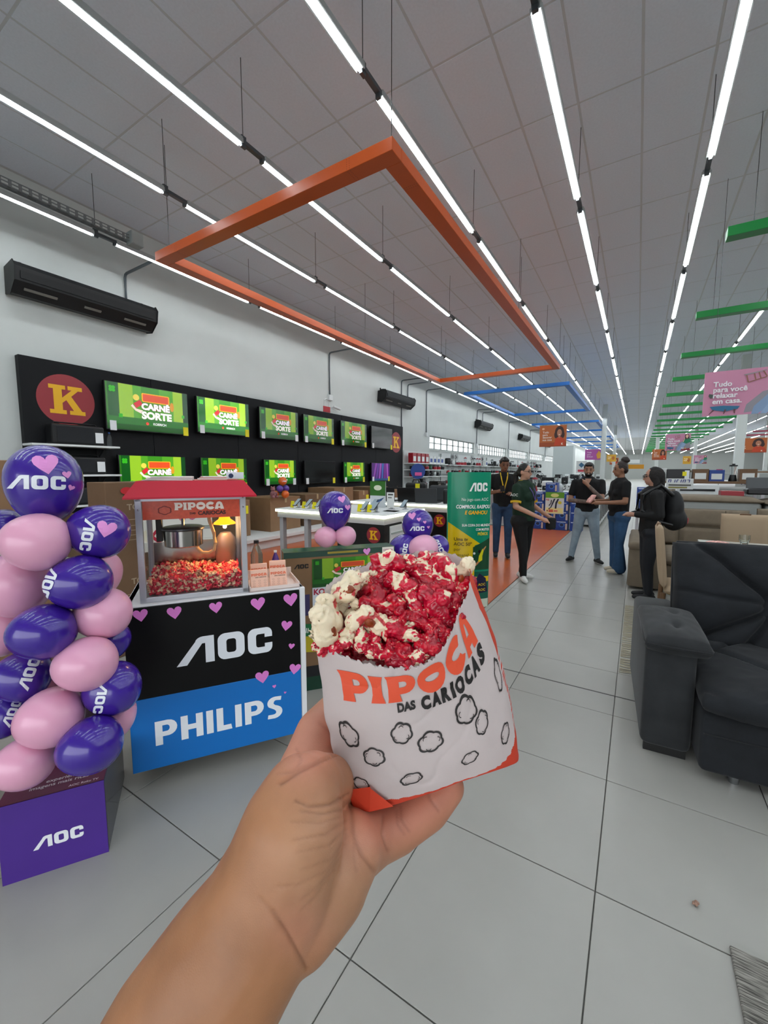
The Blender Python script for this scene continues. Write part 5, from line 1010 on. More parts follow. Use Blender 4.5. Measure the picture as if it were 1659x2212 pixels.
PROTO = [(g_blender(m_gb), 'black blender', 'blender'), (g_blender(m_gr), 'red blender', 'blender'), (g_kettle(m_gs), 'steel kettle', 'kettle'), (g_fryer(m_gb), 'black air fryer', 'air fryer'), (g_fryer(m_gw), 'white air fryer', 'air fryer'), (g_pot(m_gb), 'black cooking pot', 'pot'), (g_pot(m_gr), 'red cooking pot', 'pot'), (g_micro(m_gb), 'black microwave', 'microwave'), (g_micro(m_gw), 'white microwave', 'microwave'),
         (g_box(m_gw, (0.3, 0.22, 0.3)), 'white product box', 'box'), (g_box(m_gbl, (0.28, 0.2, 0.26)), 'blue product box', 'box'), (g_box(m_gr, (0.3, 0.2, 0.38)), 'red product box', 'box'), (g_box(m_gbr, (0.3, 0.24, 0.28)), 'brown product box', 'box'), (g_fan(m_gb), 'black table fan', 'fan'), (g_cook(m_gb), 'black cooktop', 'cooktop'), (g_cook(m_gw), 'white cooktop', 'cooktop'), (g_kettle(m_gg), 'green kettle', 'kettle')]
used = set()
def cleanup_protos():
    for i, (o, nm, cat) in enumerate(PROTO):
        if i not in used:
            for ch in list(o.children): bpy.data.objects.remove(ch)
            bpy.data.objects.remove(o)
def put(i, loc_, rz, where, group):
    o, nm, cat = PROTO[i]
    if i in used: o = dup_tree(o)
    used.add(i); o.location = loc_; o.rotation_euler = (0, 0, rz); tag(o, nm+' '+where, cat, nm+' '+group); return o
rg = random.Random(21)
# white gondola shelving along the left wall beyond the television panel
m_gond = mat('gondola_white', '#d4d8d6', 0.45)
def gondola(label, y0, y1, levels, x0=XW, x1=-7.25, back=2.35):
    t = thing('shelving_unit', label, 'shelf', ((x0+x1)/2, (y0+y1)/2, 0))
    b = MB(); b.box2((x0, y0, 0), (x0+0.03, y1, back)); b.build('back_panel', m_gond, t, True)
    for z in levels:
        b = MB(); b.box2((x0+0.03, y0+0.01, z-0.035), (x1, y1-0.01, z), bev=0.003); b.build('board', m_gond, t, True)
    for y in (y0, y1-0.04):
        b = MB(); b.box2((x0, y, 0), (x0+0.06, y+0.04, back)); b.build('upright', m_gond, t, True)
    b = MB(); b.box2((x0, y0, 0), (x1+0.05, y1, 0.14)); b.build('plinth', m_gond, t, True); return t
gondola('white wall shelves right beside the television panel, red boxes on top', 13.95, 17.3, (0.55, 0.95, 1.35, 1.62, 1.87))
y = 14.15
for i in (11, 11, 11, 11, 9, 9, 9, 9):
    put(i, (-7.40, y, 1.87), R(90), 'standing on the topmost shelf by the television panel', 'on the topmost shelf'); y += 0.37
for z, n in ((1.62, 8), (1.35, 7), (0.95, 6)):
    y = 14.2
    for k in range(n): put(rg.choice((0, 2, 5, 6, 3, 16)) if z < 1.6 else rg.choice((5, 6, 16)), (-7.42, y, z), R(90), 'on the %s shelf beside the television panel' % {1.62: 'upper', 1.35: 'middle', 0.95: 'lower'}[z], 'on the %s shelf by the televisions' % {1.62: 'upper', 1.35: 'middle', 0.95: 'lower'}[z]); y += 0.40
gondola('long white wall shelves under the first high window, pots on top', 17.5, 24.0, (0.55, 1.0, 1.45, 1.85)); gondola('white wall shelves under the second high window', 24.2, 31.5, (0.55, 1.0, 1.45, 1.85)); gondola('white wall shelves farthest along the left wall', 31.7, 39.0, (0.55, 1.0, 1.45, 1.85))
for (ya, yb, w) in ((17.7, 23.9, 'under the first high window'), (24.4, 31.3, 'under the second high window'), (31.9, 38.8, 'farthest along the left wall')):
    for z, st in ((1.85, 0.42), (1.45, 0.5), (1.0, 0.6)):
        if ya > 24 and z < 1.4: continue
        y = ya
        while y < yb: put(rg.choice((0, 1, 2, 5, 6, 16, 5, 0) if z < 1.8 else (0, 1, 2, 3, 5, 6, 13, 5, 9)), (-7.42, y, z), R(90+rg.uniform(-12, 12)), 'on the wall shelves %s' % w, 'on the wall shelves %s' % w); y += st*rg.uniform(0.85, 1.2)
# blue standing advert and white pillar
t = thing('standing_advert', 'round blue advert with a pink patch beside the wall shelves', 'advert', (-6.9, 13.6, 0)); b = MB(); b.cyl((-6.9, 13.6, 0), (-6.9, 13.6, 1.5), 0.03); b.build('pole', m_gs, t, True)
b = MB(); b.cyl((-6.88, 13.58, 1.55), (-6.85, 13.55, 1.55), 0.28, n=28); b.build('disc', m_gbl, t, True); b = MB(); b.box((-6.83, 13.53, 1.45), (0.26, 0.02, 0.12), rz=R(45)); b.build('pink_patch', mat('patch_pink', '#d85a9a', 0.5), t, True)
cw = MB(); cw.box2((-5.95, 36, 0), (-4.45, 37.2, 3.6), bev=0.02); o = cw.build('wardrobe_block', mat('block_pale', '#c3cbca', 0.5)); tag(o, 'tall pale block standing behind the orange poster', 'display block')
# counters and tables behind the people
def counter(label, x0, x1, y0, y1, z, m=m_white):
    t = thing('display_counter', label, 'counter', ((x0+x1)/2, (y0+y1)/2, 0)); b = MB(); b.box2((x0, y0, z-0.05), (x1, y1, z), bev=0.004); b.build('top', m, t, True)
    for x in (x0+0.03, x1-0.09):
        for y in (y0+0.03, y1-0.09):
            b = MB(); b.box2((x, y, 0), (x+0.06, y+0.06, z-0.05)); b.build('leg', m_leg, t, True)
    b = MB(); b.box2((x0+0.08, y0+0.06, 0.25), (x1-0.08, y1-0.06, 0.29)); b.build('lower_shelf', m, t, True); return t
CO = [(-3.4, -1.5, 12.1, 13.0, 0.98, 'white counter right behind the stack of blue boxes'), (-6.2, -3.9, 12.3, 13.2, 0.95, 'white counter behind the man looking at his phone'), (-4.4, -1.5, 15.2, 16.2, 0.98, 'white counter, second behind the blue boxes'), (-6.4, -4.8, 15.8, 16.8, 1.0, 'white counter, second along the left aisle'), (-4.6, -1.6, 19.0, 20.0, 1.0, 'white counter, third behind the blue boxes'), (-6.4, -5.0, 20.0, 21.0, 1.0, 'white counter, third along the left aisle'), (-4.8, -1.7, 24, 25, 1.05, 'white counter far behind the bearded man'), (-4.8, -1.8, 30, 31, 1.05, 'white counter farthest behind the bearded man')]
for x0, x1, y0, y1, z, lb in CO:
    counter(lb, x0, x1, y0, y1, z); w = lb[6:]; x = x0+0.2
    while x < x1-0.15:
        i = rg.choice((0, 1, 3, 4, 14, 7, 15, 2, 9)); put(i, (x, y0+0.35, z), R(rg.uniform(-8, 8)), 'on the %s' % w, 'on the %s' % w); x += {14: 0.64, 15: 0.64, 7: 0.52, 8: 0.52}.get(i, 0.34)
    x = x0+0.3
    while x < x1-0.3:
        put(rg.choice((0, 3, 9, 10, 12, 7)), (x, y0+0.4, 0.29), 0, 'under the %s' % w, 'under the %s' % w); x += 0.55
for i, x in enumerate((-3.1, -2.5, -1.6)): put((13, 0, 13)[i], (x, 16.0, 0.98), 0, 'at the back of the counter second behind the blue boxes', 'at the back of the second counter')
# blue boxes with the yellow and white offer sheet
m_bb = mat('box_blue', '#20418f', 0.4, var=0.18, vscale=14); bw_, bh_ = 0.30, 0.25
bbm = MB(); bbm.box((0, 0, bh_/2), (bw_-0.008, 0.3, bh_-0.004), bev=0.003); bb_me = bbm.mesh('body'); bb_me.materials.append(m_bb)
bl_p = Pic(); bl_p.disc(0, 0.02, 0.07, '#3f74c4', 0.06); bl_p.disc(0, 0.02, 0.045, '#1a2c50', 0.04); bl_p.rect(-0.12, 0.085, 0.10, 0.108, '#b9cbe4'); bl_p.rect(0.09, -0.10, 0.135, 0.06, '#c9b6a4'); blo = bl_p.build('print', PRN, None, Matrix.Translation((0, -0.152, bh_/2)) @ plane_mat((0, 0, 0), (1, 0, 0), (0, 0, 1))); bl_me = blo.data; bpy.data.objects.remove(blo)
def blue_box(x, y, z, label, group='stacked blue boxes by the aisle', rz=0):
    t = thing('blue_box', label, 'box', (x, y, z), rz, group)
    for nm, me in (('body', bb_me), ('print', bl_me)): o = bpy.data.objects.new(nm, me); COL.objects.link(o); o.parent = t
rown = ['bottom', 'second', 'third', 'fourth', 'topmost']; coln = ['left', 'middle', 'right']
for r_ in range(4):
    for c_ in range(3): blue_box(-2.24+bw_*c_, 11.76, bh_*r_, 'blue printed box in the %s row and %s column of the aisle stack' % (rown[r_], coln[c_]))
blue_box(-1.93, 11.78, bh_*4, 'single blue printed box on top of the aisle stack')
for r_ in range(4): blue_box(-1.30+0.001*r_, 11.76, bh_*r_, 'blue printed box in the %s row of the narrow stack right of the offer sheet' % rown[r_], 'narrow stack of blue boxes')
t = thing('offer_sheet', 'white and yellow offer sheet with a green top in front of the blue boxes', 'sign', (-1.85, 11.58, 0.4)); b = MB(); b.box2((-2.06, 11.585, 0.43), (-1.60, 11.59, 1.0)); b.build('sheet', m_gw, t, True)
p = Pic(); p.step = 0.0008; p.rect(0, 0.42, 0.46, 0.57, '#5f9a24'); p.disc(0.23, 0.49, 0.1, '#dfe08a', 0.05); p.rect(0.02, 0.02, 0.44, 0.16, '#efe39a'); p.disc(0.36, 0.30, 0.045, '#d8c832', 0.04); p.text('R$', 0.055, 0.37, 0.065, '#c02a38', 0.02); p.poly([(0.10, 0.20), (0.15, 0.27), (0.165, 0.36), (0.14, 0.37), (0.13, 0.28), (0.085, 0.22)], '#20263a'); p.poly([(0.09, 0.11), (0.15, 0.16), (0.21, 0.30), (0.25, 0.40), (0.21, 0.40), (0.17, 0.29), (0.13, 0.17), (0.08, 0.135)], '#20263a'); p.poly([(0.24, 0.14), (0.28, 0.14), (0.29, 0.27), (0.34, 0.40), (0.30, 0.40), (0.25, 0.30)], '#20263a'); p.rect(0.09, 0.045, 0.20, 0.115, '#d0604a'); p.rect(0.22, 0.055, 0.31, 0.105, '#dc8a78'); p.rect(0.04, 0.06, 0.07, 0.10, '#8a3040'); p.build('print', PRN, t, plane_mat((-2.06, 11.582, 0.43), (1, 0, 0), (0, 0, 1)), True)
t = thing('offer_sheet', 'white offer sheet with a blue and red mark far behind the bearded man', 'sign', (-1.55, 17.0, 1.0)); b = MB(); b.box2((-1.81, 17.0, 0.0), (-1.79, 17.03, 1.9)); b.build('pole', m_gs, t, True); b = MB(); b.box2((-1.98, 16.99, 1.48), (-1.62, 17.0, 1.93)); b.build('sheet', m_gw, t, True)
p = Pic(); p.poly([(0.08, 0.3), (0.17, 0.4), (0.28, 0.3), (0.18, 0.2)], '#3a6a8a'); p.rect(0.06, 0.05, 0.28, 0.13, '#c8384a'); p.build('print', PRN, t, plane_mat((-1.98, 16.988, 1.48), (1, 0, 0), (0, 0, 1)), True)
# row of white stoves along the aisle
sv = thing('stove', 'white stove in the row edging the main aisle', 'stove', (-1.08, 12.7, 0), 0, 'white stoves edging the aisle')
b = MB(); b.box2((-0.25, 0, 0.06), (0.25, 0.58, 0.88), bev=0.008); b.build('body', m_gw, sv); b = MB(); b.box2((-0.26, -0.005, 0.88), (0.26, 0.585, 0.91)); b.build('top', m_gs, sv); b = MB(); b.box2((0.25, 0.06, 0.18), (0.262, 0.52, 0.64)); b.build('oven_door', m_gb, sv); b = MB(); b.box2((0.262, 0.06, 0.66), (0.30, 0.52, 0.685)); b.build('door_handle', m_gs, sv)
for k in range(4): b = MB(); b.cyl((0.25, 0.1+0.12*k, 0.79), (0.285, 0.1+0.12*k, 0.79), 0.022); b.build('knob', m_gb, sv)
b = MB(); b.box2((-0.25, 0.0, 0.91), (-0.235, 0.58, 1.2)); b.build('glass_lid', m_glass, sv)
for x in (-0.22, 0.2):
    for y in (0.03, 0.52): b = MB(); b.cyl((x, y, 0), (x, y, 0.06), 0.02); b.build('foot', m_gb, sv)
for k in range(1, 12): o = dup_tree(sv); o.location = (-1.08, 12.7+0.68*k, 0)
t = thing('hanging_sign', 'orange aisle sign far behind the woman with the hair bun', 'sign', (-0.5, 40, 2.0)); b = MB(); b.box2((-1.1, 40, 1.75), (0.4, 40.02, 2.1)); b.build('board', mat('sign_orange', '#c98a1c', 0.5), t, True); 
for x in (-1.0, 0.3): w_ = MB(); w_.cyl((x, 40, 2.1), (x, 40, ZC), 0.004, n=5); w_.build('suspension_wire', m_wire, t, True)
t = thing('hanging_sign', 'small white aisle sign right of the far blue frames', 'sign', (-0.9, 48, 2.6)); b = MB(); b.box2((-1.0, 48, 2.35), (0.1, 48.02, 2.7)); b.build('board', m_gw, t, True)
for x in (-0.9, 0.0): w_ = MB(); w_.cyl((x, 48, 2.7), (x, 48, ZC), 0.004, n=5); w_.build('suspension_wire', m_wire, t, True)

# ================================================================ right side: sofas, table, chair, rugs
m_char = mat('charcoal_velvet', '#191c20', 0.9, sheen=0.07, var=0.3, vscale=7, bump=0.25, bscale=320); m_char_lit = mat('charcoal_velvet_lit', '#26282a', 0.9, sheen=0.12, var=0.3, vscale=7, bump=0.25, bscale=320); m_seam = mat('charcoal_piping', '#15171a', 0.8, sheen=0.15); m_beige = mat('beige_fabric', '#776b5b', 0.9, var=0.08, vscale=10, bump=0.2, bscale=350); m_bseam = mat('beige_piping', '#5f5648', 0.9); m_lgrey = mat('light_grey_fabric', '#9c9f9c', 0.9, bump=0.2, bscale=300); m_black2 = mat('foot_black', '#141414', 0.5)  # sofa arm: same charcoal velvet, paler because light on it is painted in
def pillow(x0, x1, y0, y1, z0, z1, nx=24, ny=24, fn=None, power=0.28, M=None):
    """stuffed cushion: x0..x1, y0..y1 outline, thickness z0..z1; fn(u,v) multiplies the front bulge"""
    bm = bmesh.new(); g = {}
    for s in (0, 1):
        for i in range(nx+1):
            for j in range(ny+1):
                u, v = i/nx, j/ny; e = (4*u*(1-u))**power*(4*v*(1-v))**power
                if fn and s: e *= fn(u, v)
                zm = (z0+z1)/2; h = (z1-z0)/2; z = zm+(h if s else -h)*(0.12+0.88*e); g[s, i, j] = bm.verts.new((x0+(x1-x0)*u, y0+(y1-y0)*v, z))
        for i in range(nx):
            for j in range(ny):
                q = (g[s, i, j], g[s, i+1, j], g[s, i+1, j+1], g[s, i, j+1]); bm.faces.new(q if s else q[::-1])
    for i in range(nx):
        bm.faces.new((g[0, i, 0], g[0, i+1, 0], g[1, i+1, 0], g[1, i, 0])); bm.faces.new((g[1, i, ny], g[1, i+1, ny], g[0, i+1, ny], g[0, i, ny]))
    for j in range(ny):
        bm.faces.new((g[1, 0, j], g[1, 0, j+1], g[0, 0, j+1], g[0, 0, j])); bm.faces.new((g[0, nx, j], g[0, nx, j+1], g[1, nx, j+1], g[1, nx, j]))
    if M is not None: bmesh.ops.transform(bm, matrix=M, verts=bm.verts)
    bmesh.ops.recalc_face_normals(bm, faces=bm.faces); me = bpy.data.meshes.new('cushion'); bm.to_mesh(me); bm.free(); me.shade_smooth(); return me
def sag(me):
    for v in me.vertices: v.co += Vector((0.010*noise.noise(v.co*5), 0.008*noise.noise(v.co*6+Vector((4, 0, 0))), 0.014*noise.noise(Vector((v.co.x*4.5, v.co.z*3, 2)))))+Vector((0, 0, 0.004*noise.noise(v.co*22)))
    return me
SR = R(3.5)
sofa = thing('sofa', 'charcoal velvet sofa with diagonal quilting cut by the right picture edge', 'sofa', (0.085, 2.58, 0), SR)
b = MB(); b.box2((0.0, 0, 0.045), (0.235, 1.02, 0.62), bev=0.035, seg=3)
for v in b.bm.verts: v.co.x += 0.006*noise.noise(v.co*6)
b.build('arm', m_char_lit, sofa, smooth='auto')
for yy in (0.03, 0.95): b = MB(); b.box2((0.02, yy, 0.0), (0.215, yy+0.03, 0.05)); b.build('arm_foot', m_black2, sofa)
def arm_fn(u, v): return 1-0.5*math.exp(-((u-0.55)**2+(v-0.33)**2)/0.006)-0.3*math.exp(-((u-0.6)**2+(v-0.75)**2)/0.01)+0.05*noise.noise(Vector((u*9, v*9, 3)))
link('arm_pad', pillow(-0.006, 0.285, -0.035, 0.58, 0.565, 0.705, 26, 36, arm_fn, 0.22), m_char_lit, sofa)
b = MB(); pts = [(0.0, -0.035, 0.635), (0.28, -0.035, 0.632)]; b.tube([(0.0, 0.57, 0.64), (-0.006, 0.0, 0.64), (0.006, -0.037, 0.637), (0.15, -0.042, 0.634), (0.276, -0.037, 0.632), (0.288, 0.0, 0.632), (0.286, 0.56, 0.632)], 0.007, 8); b.build('piping', m_seam, sofa, smooth=True)
b = MB(); b.box2((0.245, -0.12, 0.05), (2.3, 0.95, 0.36), bev=0.03, seg=3); b.build('base', m_char, sofa, smooth='auto')
b = MB(); b.box2((0.255, -0.125, 0.25), (2.3, -0.118, 0.258)); b.build('base_seam', m_seam, sofa)
for x in (0.40, 2.1): b = MB(); b.cyl((x, -0.05, 0), (x, -0.05, 0.05), 0.022, 0.028); b.build('foot', m_chrome, sofa)
def quilt(u, v):
    d = 1.0
    for (a, b_, c) in ((1, 1, 0.78), (1, 1, 1.56), (1, -1, 0.22), (1, -1, -0.5), (1, -1, 0.9), (1, 1, 0.1)):
        d -= 0.30*math.exp(-((a*u*1.25+b_*v-c)/0.026)**2)
    return max(0.25, d)+0.05*noise.noise(Vector((u*7, v*7, 1)))
link('seat_cushion', sag(pillow(0.235, 1.30, -0.17, 0.72, 0.32, 0.535, 76, 64, quilt, 0.24)), m_char, sofa)
link('seat_cushion', pillow(1.31, 2.30, -0.17, 0.72, 0.34, 0.52, 30, 30, None, 0.16), m_char, sofa)
BM = Matrix.Translation((0, 0.60, 0.375)) @ Matrix.Rotation(R(72), 4, 'X')
def quilt2(u, v):
    d = 1.0
    for (x0, y0, x1, y1) in ((0.0, 0.10, 0.48, 0.50), (0.48, 0.50, 0.10, 1.0), (0.48, 0.50, 0.86, 1.0), (0.48, 0.50, 0.95, 0.08), (0.48, 0.5, 0.28, 0.05), (0.0, 0.56, 0.48, 0.50)):
        dx, dy = x1-x0, y1-y0; L2 = dx*dx+dy*dy; t_ = max(0, min(1, ((u-x0)*dx+(v-y0)*dy)/L2)); dd = math.hypot(u-x0-t_*dx, v-y0-t_*dy); d -= (0.42 if (y0 != 0.56) else 0.14)*math.exp(-(dd/0.016)**2)+(0.22 if y0 != 0.56 else 0.05)*math.exp(-(dd/0.06)**2)
    return max(0.25, d)+0.05*noise.noise(Vector((u*6, v*6, 8)))
link('back_cushion', sag(pillow(0.20, 1.275, -0.02, 0.735, -0.20, 0.15, 90, 76, quilt2, 0.27, BM)), m_char, sofa)
link('back_cushion', pillow(1.28, 2.3, 0.0, 0.72, -0.20, 0.15, 30, 30, None, 0.27, BM), m_char, sofa)
b = MB(); b.M = BM; b.tube([(0.205, 0.0, -0.02), (0.200, 0.35, -0.02), (0.205, 0.70, -0.02), (0.222, 0.732, -0.02), (0.42, 0.736, -0.02), (0.75, 0.738, -0.02), (1.26, 0.733, -0.02)], 0.011, 8); b.build('piping', m_seam, sofa, smooth=True)
b = MB(); b.box2((0.24, 0.78, 0.05), (2.3, 1.0, 0.80), bev=0.03); b.build('back_frame', m_char, sofa)
# rug with fringe under the arm of the sofa, and woven rug in the front corner
t = thing('rug', 'beige fringed rug beyond the charcoal sofa arm', 'rug', (0.6, 4.4, 0)); m_rugb = mat('rug_beige', '#8f8a7a', 0.95, var=0.2, vscale=40)
b = MB(); b.box2((0.055, 3.56, 0), (2.2, 5.45, 0.012)); b.build('pile', m_rugb, t, True); b = MB()
for k in range(38):
    y = 3.58+0.0495*k
    for q in range(2): b.tube([(0.06, y+0.006*q, 0.007), (0.01, y+0.012*q-0.004+rg.uniform(-0.012, 0.012), 0.006), (-0.045, y+0.024*q-0.012+rg.uniform(-0.015, 0.015), 0.004)], 0.004, 5)
tag(b.build('fringe', mat('fringe_cream', '#b5ae9a', 0.95), t, True), kind='stuff')
t = thing('rug', 'grey woven mat in the bottom right corner of the floor', 'rug', (0.9, 1.2, 0)); m_mat = bpy.data.materials.new('woven_grey'); m_mat.use_nodes = True; nt = m_mat.node_tree; bs = nt.nodes['Principled BSDF']; bs.inputs['Roughness'].default_value = 0.95
tc = nt.nodes.new('ShaderNodeTexCoord'); mp = nt.nodes.new('ShaderNodeMapping'); mp.inputs['Scale'].default_value = (14, 260, 1); nz = nt.nodes.new('ShaderNodeTexNoise'); nz.inputs['Scale'].default_value = 1.0; nz.inputs['Detail'].default_value = 4; rr = nt.nodes.new('ShaderNodeValToRGB'); rr.color_ramp.elements[0].position = 0.36; rr.color_ramp.elements[1].position = 0.66; rr.color_ramp.elements[0].color = (*lin('#3f3d39'), 1); rr.color_ramp.elements[1].color = (*lin('#a09d95'), 1)
nt.links.new(tc.outputs['Object'], mp.inputs[0]); nt.links.new(mp.outputs[0], nz.inputs['Vector']); nt.links.new(nz.outputs['Fac'], rr.inputs['Fac']); nt.links.new(rr.outputs['Color'], bs.inputs['Base Color'])
b = MB(); b.box2((-0.565, -1.4, 0), (1.2, 0.415, 0.012), bev=0.003); b.build('weave', m_mat, t)
b = MB()
for k in range(90): b.box((-0.565+0.02*k, 0.0, 0.0125), (0.009, 0.0, 0.0)) if False else None
b.bm.free()
t = thing('popcorn_crumb', 'crushed popcorn crumb on the floor tile near the woven mat', 'crumb', tuple(Vector((0.257, 1.72, 0.007))))
link('crumb', PUFFS[0].copy(), mat('crumb_brown', '#9a7a6a', 0.8, var=0.3, vscale=200), t)
# beige sofa in the middle distance
t = thing('sofa', 'beige tufted fabric sofa behind the dining table', 'sofa', (0.9, 6.7, 0))
b = MB(); b.box2((-0.05, 6.25, 0.03), (0.32, 7.9, 0.60), bev=0.03, seg=2); b.build('arm', m_beige, t, True, smooth='auto')
b = MB(); b.box2((-0.06, 6.22, 0.52), (0.34, 7.3, 0.63), bev=0.05, seg=3); b.build('arm_pad', m_beige, t, True, smooth='auto')
b = MB(); b.box2((0.32, 6.35, 0.05), (3.6, 7.9, 0.34), bev=0.02); b.build('base', m_beige, t, True)
tuft = lambda n: (lambda u, v: max(0.35, 1-0.75*math.exp(-(((u*n) % 1.0-0.5)/0.06)**2)-0.6*math.exp(-((v-0.5)/0.05)**2)))
for k in range(3): link('seat_cushion', pillow(0.33+0.55*k, 0.87+0.55*k, 6.3, 7.35, 0.32, 0.50, 14, 14, None, 0.18), m_beige, t, None, True)
MB2 = Matrix.Translation((0, 7.35, 0.48)) @ Matrix.Rotation(R(78), 4, 'X') @ Matrix.Diagonal((1, 0.86, 1, 1))
link('back_cushion', pillow(0.30, 1.34, 0.0, 0.62, -0.1, 0.1, 40, 30, tuft(2), 0.16, MB2), m_beige, t, None, True)
link('back_cushion', pillow(1.42, 2.5, 0.0, 0.66, -0.1, 0.12, 40, 30, tuft(2), 0.16, MB2), m_beige, t, None, True); link('back_cushion', pillow(2.55, 3.6, 0.0, 0.64, -0.1, 0.1, 20, 20, tuft(2), 0.16, MB2), m_beige, t, None, True)
b = MB(); b.M = MB2
for (xa, xb) in ((0.30, 1.34), (1.42, 2.5)):
    for q in (0.25, 0.75): b.tube([(xa+(xb-xa)*q, 0.03, 0.03), (xa+(xb-xa)*q, 0.2, 0.052), (xa+(xb-xa)*q, 0.31, 0.040), (xa+(xb-xa)*q, 0.42, 0.052), (xa+(xb-xa)*q, 0.60, 0.03)], 0.011, 6)
    b.tube([(xa+0.03, 0.31, 0.035), ((xa+xb)/2, 0.31, 0.05), (xb-0.03, 0.31, 0.035)], 0.010, 6)
b.build('seams', m_bseam, t, True); b = MB(); b.M = MB2; b.tube([(0.30, 0.62, 0), (1.34, 0.62, 0)], 0.009, 6); b.tube([(1.42, 0.1, 0), (1.42, 0.66, 0), (2.5, 0.66, 0)], 0.009, 6); b.build('piping', m_bseam, t, True)
b = MB(); b.box2((0.30, 7.6, 0.05), (3.6, 7.95, 0.85), bev=0.03); b.build('back_frame', m_beige, t, True)
# light grey mattresses / headboards beyond it
for i, (x0, x1, y0, z1, lb) in enumerate(((0.35, 1.66, 8.4, 1.06, 'light grey upholstered block behind the beige sofa, left'), (1.70, 4.4, 8.35, 1.04, 'light grey upholstered block behind the beige sofa, right'))):
    t = thing('upholstered_bed', lb, 'bed', ((x0+x1)/2, y0, 0)); b = MB(); b.box2((x0, y0, 0.05), (x1, y0+0.9, z1), bev=0.06, seg=3); b.build('body', m_lgrey, t, True, smooth='auto'); link('mattress_pad', pillow(x0-0.02, x1+0.02, y0-0.02, y0+0.95, z1-0.05, z1+0.09, 16, 10, None, 0.2), m_beige, t, None, True)
t = thing('blanket', 'rumpled white quilt spread on a bed beyond the dresser', 'bedding', (2.3, 14.5, 0)); link('quilt', pillow(1.3, 3.4, 13.6, 15.4, 1.0, 1.32, 40, 30, lambda u, v: 0.75+0.4*noise.noise(Vector((u*6, v*5, 2))), 0.2), mat('quilt_white', '#dcdcdc', 0.8), t, None, True)
b = MB(); b.box2((1.3, 13.6, 0), (3.4, 15.4, 1.05)); b.build('bed_base', m_lgrey, t, True)
t = thing('dresser', 'white dresser with dark drawer gaps behind the grey beds', 'dresser', (1.2, 11.2, 0)); b = MB(); b.box2((0.75, 11, 0), (1.47, 11.5, 1.26), bev=0.005); b.build('body', m_white, t, True)
for z in (0.98, 1.13, 0.80): b = MB(); b.box2((0.80, 10.99, z), (1.40, 11.0, z+0.045)); b.build('drawer_gap', m_gb, t, True)
t = thing('hand_lettered_sign', 'white sign with blue hand lettering left of the white dresser', 'sign', (0.75, 10.5, 1.1)); b = MB(); b.box2((0.52, 10.5, 1.18), (0.98, 10.51, 1.40)); b.build('board', m_gw, t, True); b = MB(); b.box2((0.74, 10.51, 0), (0.76, 10.53, 1.3)); b.build('pole', m_gs, t, True)
p = Pic(); [p.poly([(0.03+0.035*q, 0.14), (0.045+0.035*q, 0.14), (0.055+0.035*q, 0.20), (0.04+0.035*q, 0.20)], '#24347c') for q in (0, 1, 3, 4, 6, 7, 8, 10)]; [p.poly([(0.04+0.035*q, 0.185), (0.075+0.035*q, 0.185), (0.075+0.035*q, 0.198), (0.04+0.035*q, 0.198)], '#24347c') for q in (0, 4, 7, 9)]; p.rect(0.04, 0.07, 0.42, 0.10, '#4a4a44'); p.rect(0.04, 0.02, 0.36, 0.05, '#8a8440'); p.build('print', PRN, t, plane_mat((0.52, 10.498, 1.18), (1, 0, 0), (0, 0, 1)), True)
for k, (x, z) in enumerate(((0.15, 0.95), (0.15, 0.70), (0.90, 0.0), (0.90, 0.25), (0.45, 0.7))): blue_box(x, 10.85 if x < 0.7 else 10.78, z, ['upper blue box left of the woman with the backpack', 'lower blue box left of the woman with the backpack', 'lower blue box in front of the white dresser', 'upper blue box in front of the white dresser', 'blue box hidden behind the backpack'][k], 'blue boxes by the white dresser')
counter('white low counter holding the blue boxes', -0.02, 0.72, 10.75, 11.6, 0.70)
counter('dark counter of kitchen goods beyond the dresser', 0.3, 2.4, 11.9, 12.7, 1.32, m_gbr)
o = put(7, (0.82, 12.2, 1.32), 0, 'with a yellow tag behind the white sign', 'behind the white sign'); q = MB(); q.box2((0.08, -0.18, 0.12), (0.16, -0.177, 0.22)); q.build('price_tag', m_tagy, o)
for i, x in ((9, 0.45), (12, 1.25), (10, 1.55), (0, 1.85), (12, 2.1)): put(i, (x, 12.2, 1.32), 0, 'on the dark counter beyond the dresser', 'on the dark counter beyond the dresser')
def bedset(label, x0, x1, y0, z, m):
    t = thing('bed', label, 'bed', ((x0+x1)/2, y0+0.9, 0)); b = MB(); b.box2((x0, y0, 0.08), (x1, y0+1.9, z-0.25), bev=0.02); b.build('base', m, t, True); link('mattress', pillow(x0, x1, y0, y0+1.9, z-0.27, z, 14, 14, None, 0.12), m_gw, t, None, True); b = MB(); b.box2((x0-0.05, y0+1.9, 0), (x1+0.05, y0+2.0, z+0.45), bev=0.03); b.build('headboard', m, t, True)
    for x in (x0+0.1, x1-0.1):
        for y in (y0+0.1, y0+1.8): b = MB(); b.cyl((x, y, 0), (x, y, 0.09), 0.03); b.build('leg', m_gb, t, True)
for i, a in enumerate(((3.6, 5.2, 9.5, 0.85, m_beige), (3.6, 5.4, 13, 1.0, m_lgrey), (5.8, 7.4, 13, 1.0, m_beige), (2.4, 4.2, 17, 1.05, m_lgrey), (5.0, 6.8, 17.5, 1.05, m_beige), (1.6, 3.2, 21, 1.05, m_lgrey), (4.0, 5.8, 22, 1.1, m_gbr), (7, 8.8, 22, 1.1, m_lgrey), (1.6, 3.4, 27, 1.15, m_beige), (5.4, 7.4, 28, 1.15, m_lgrey))):
    bedset('%s bed with a pale mattress, %s of the bedroom display counting from the front' % ({m_beige: 'beige', m_lgrey: 'grey', m_gbr: 'brown'}[a[4]], ordn[i]), *a)
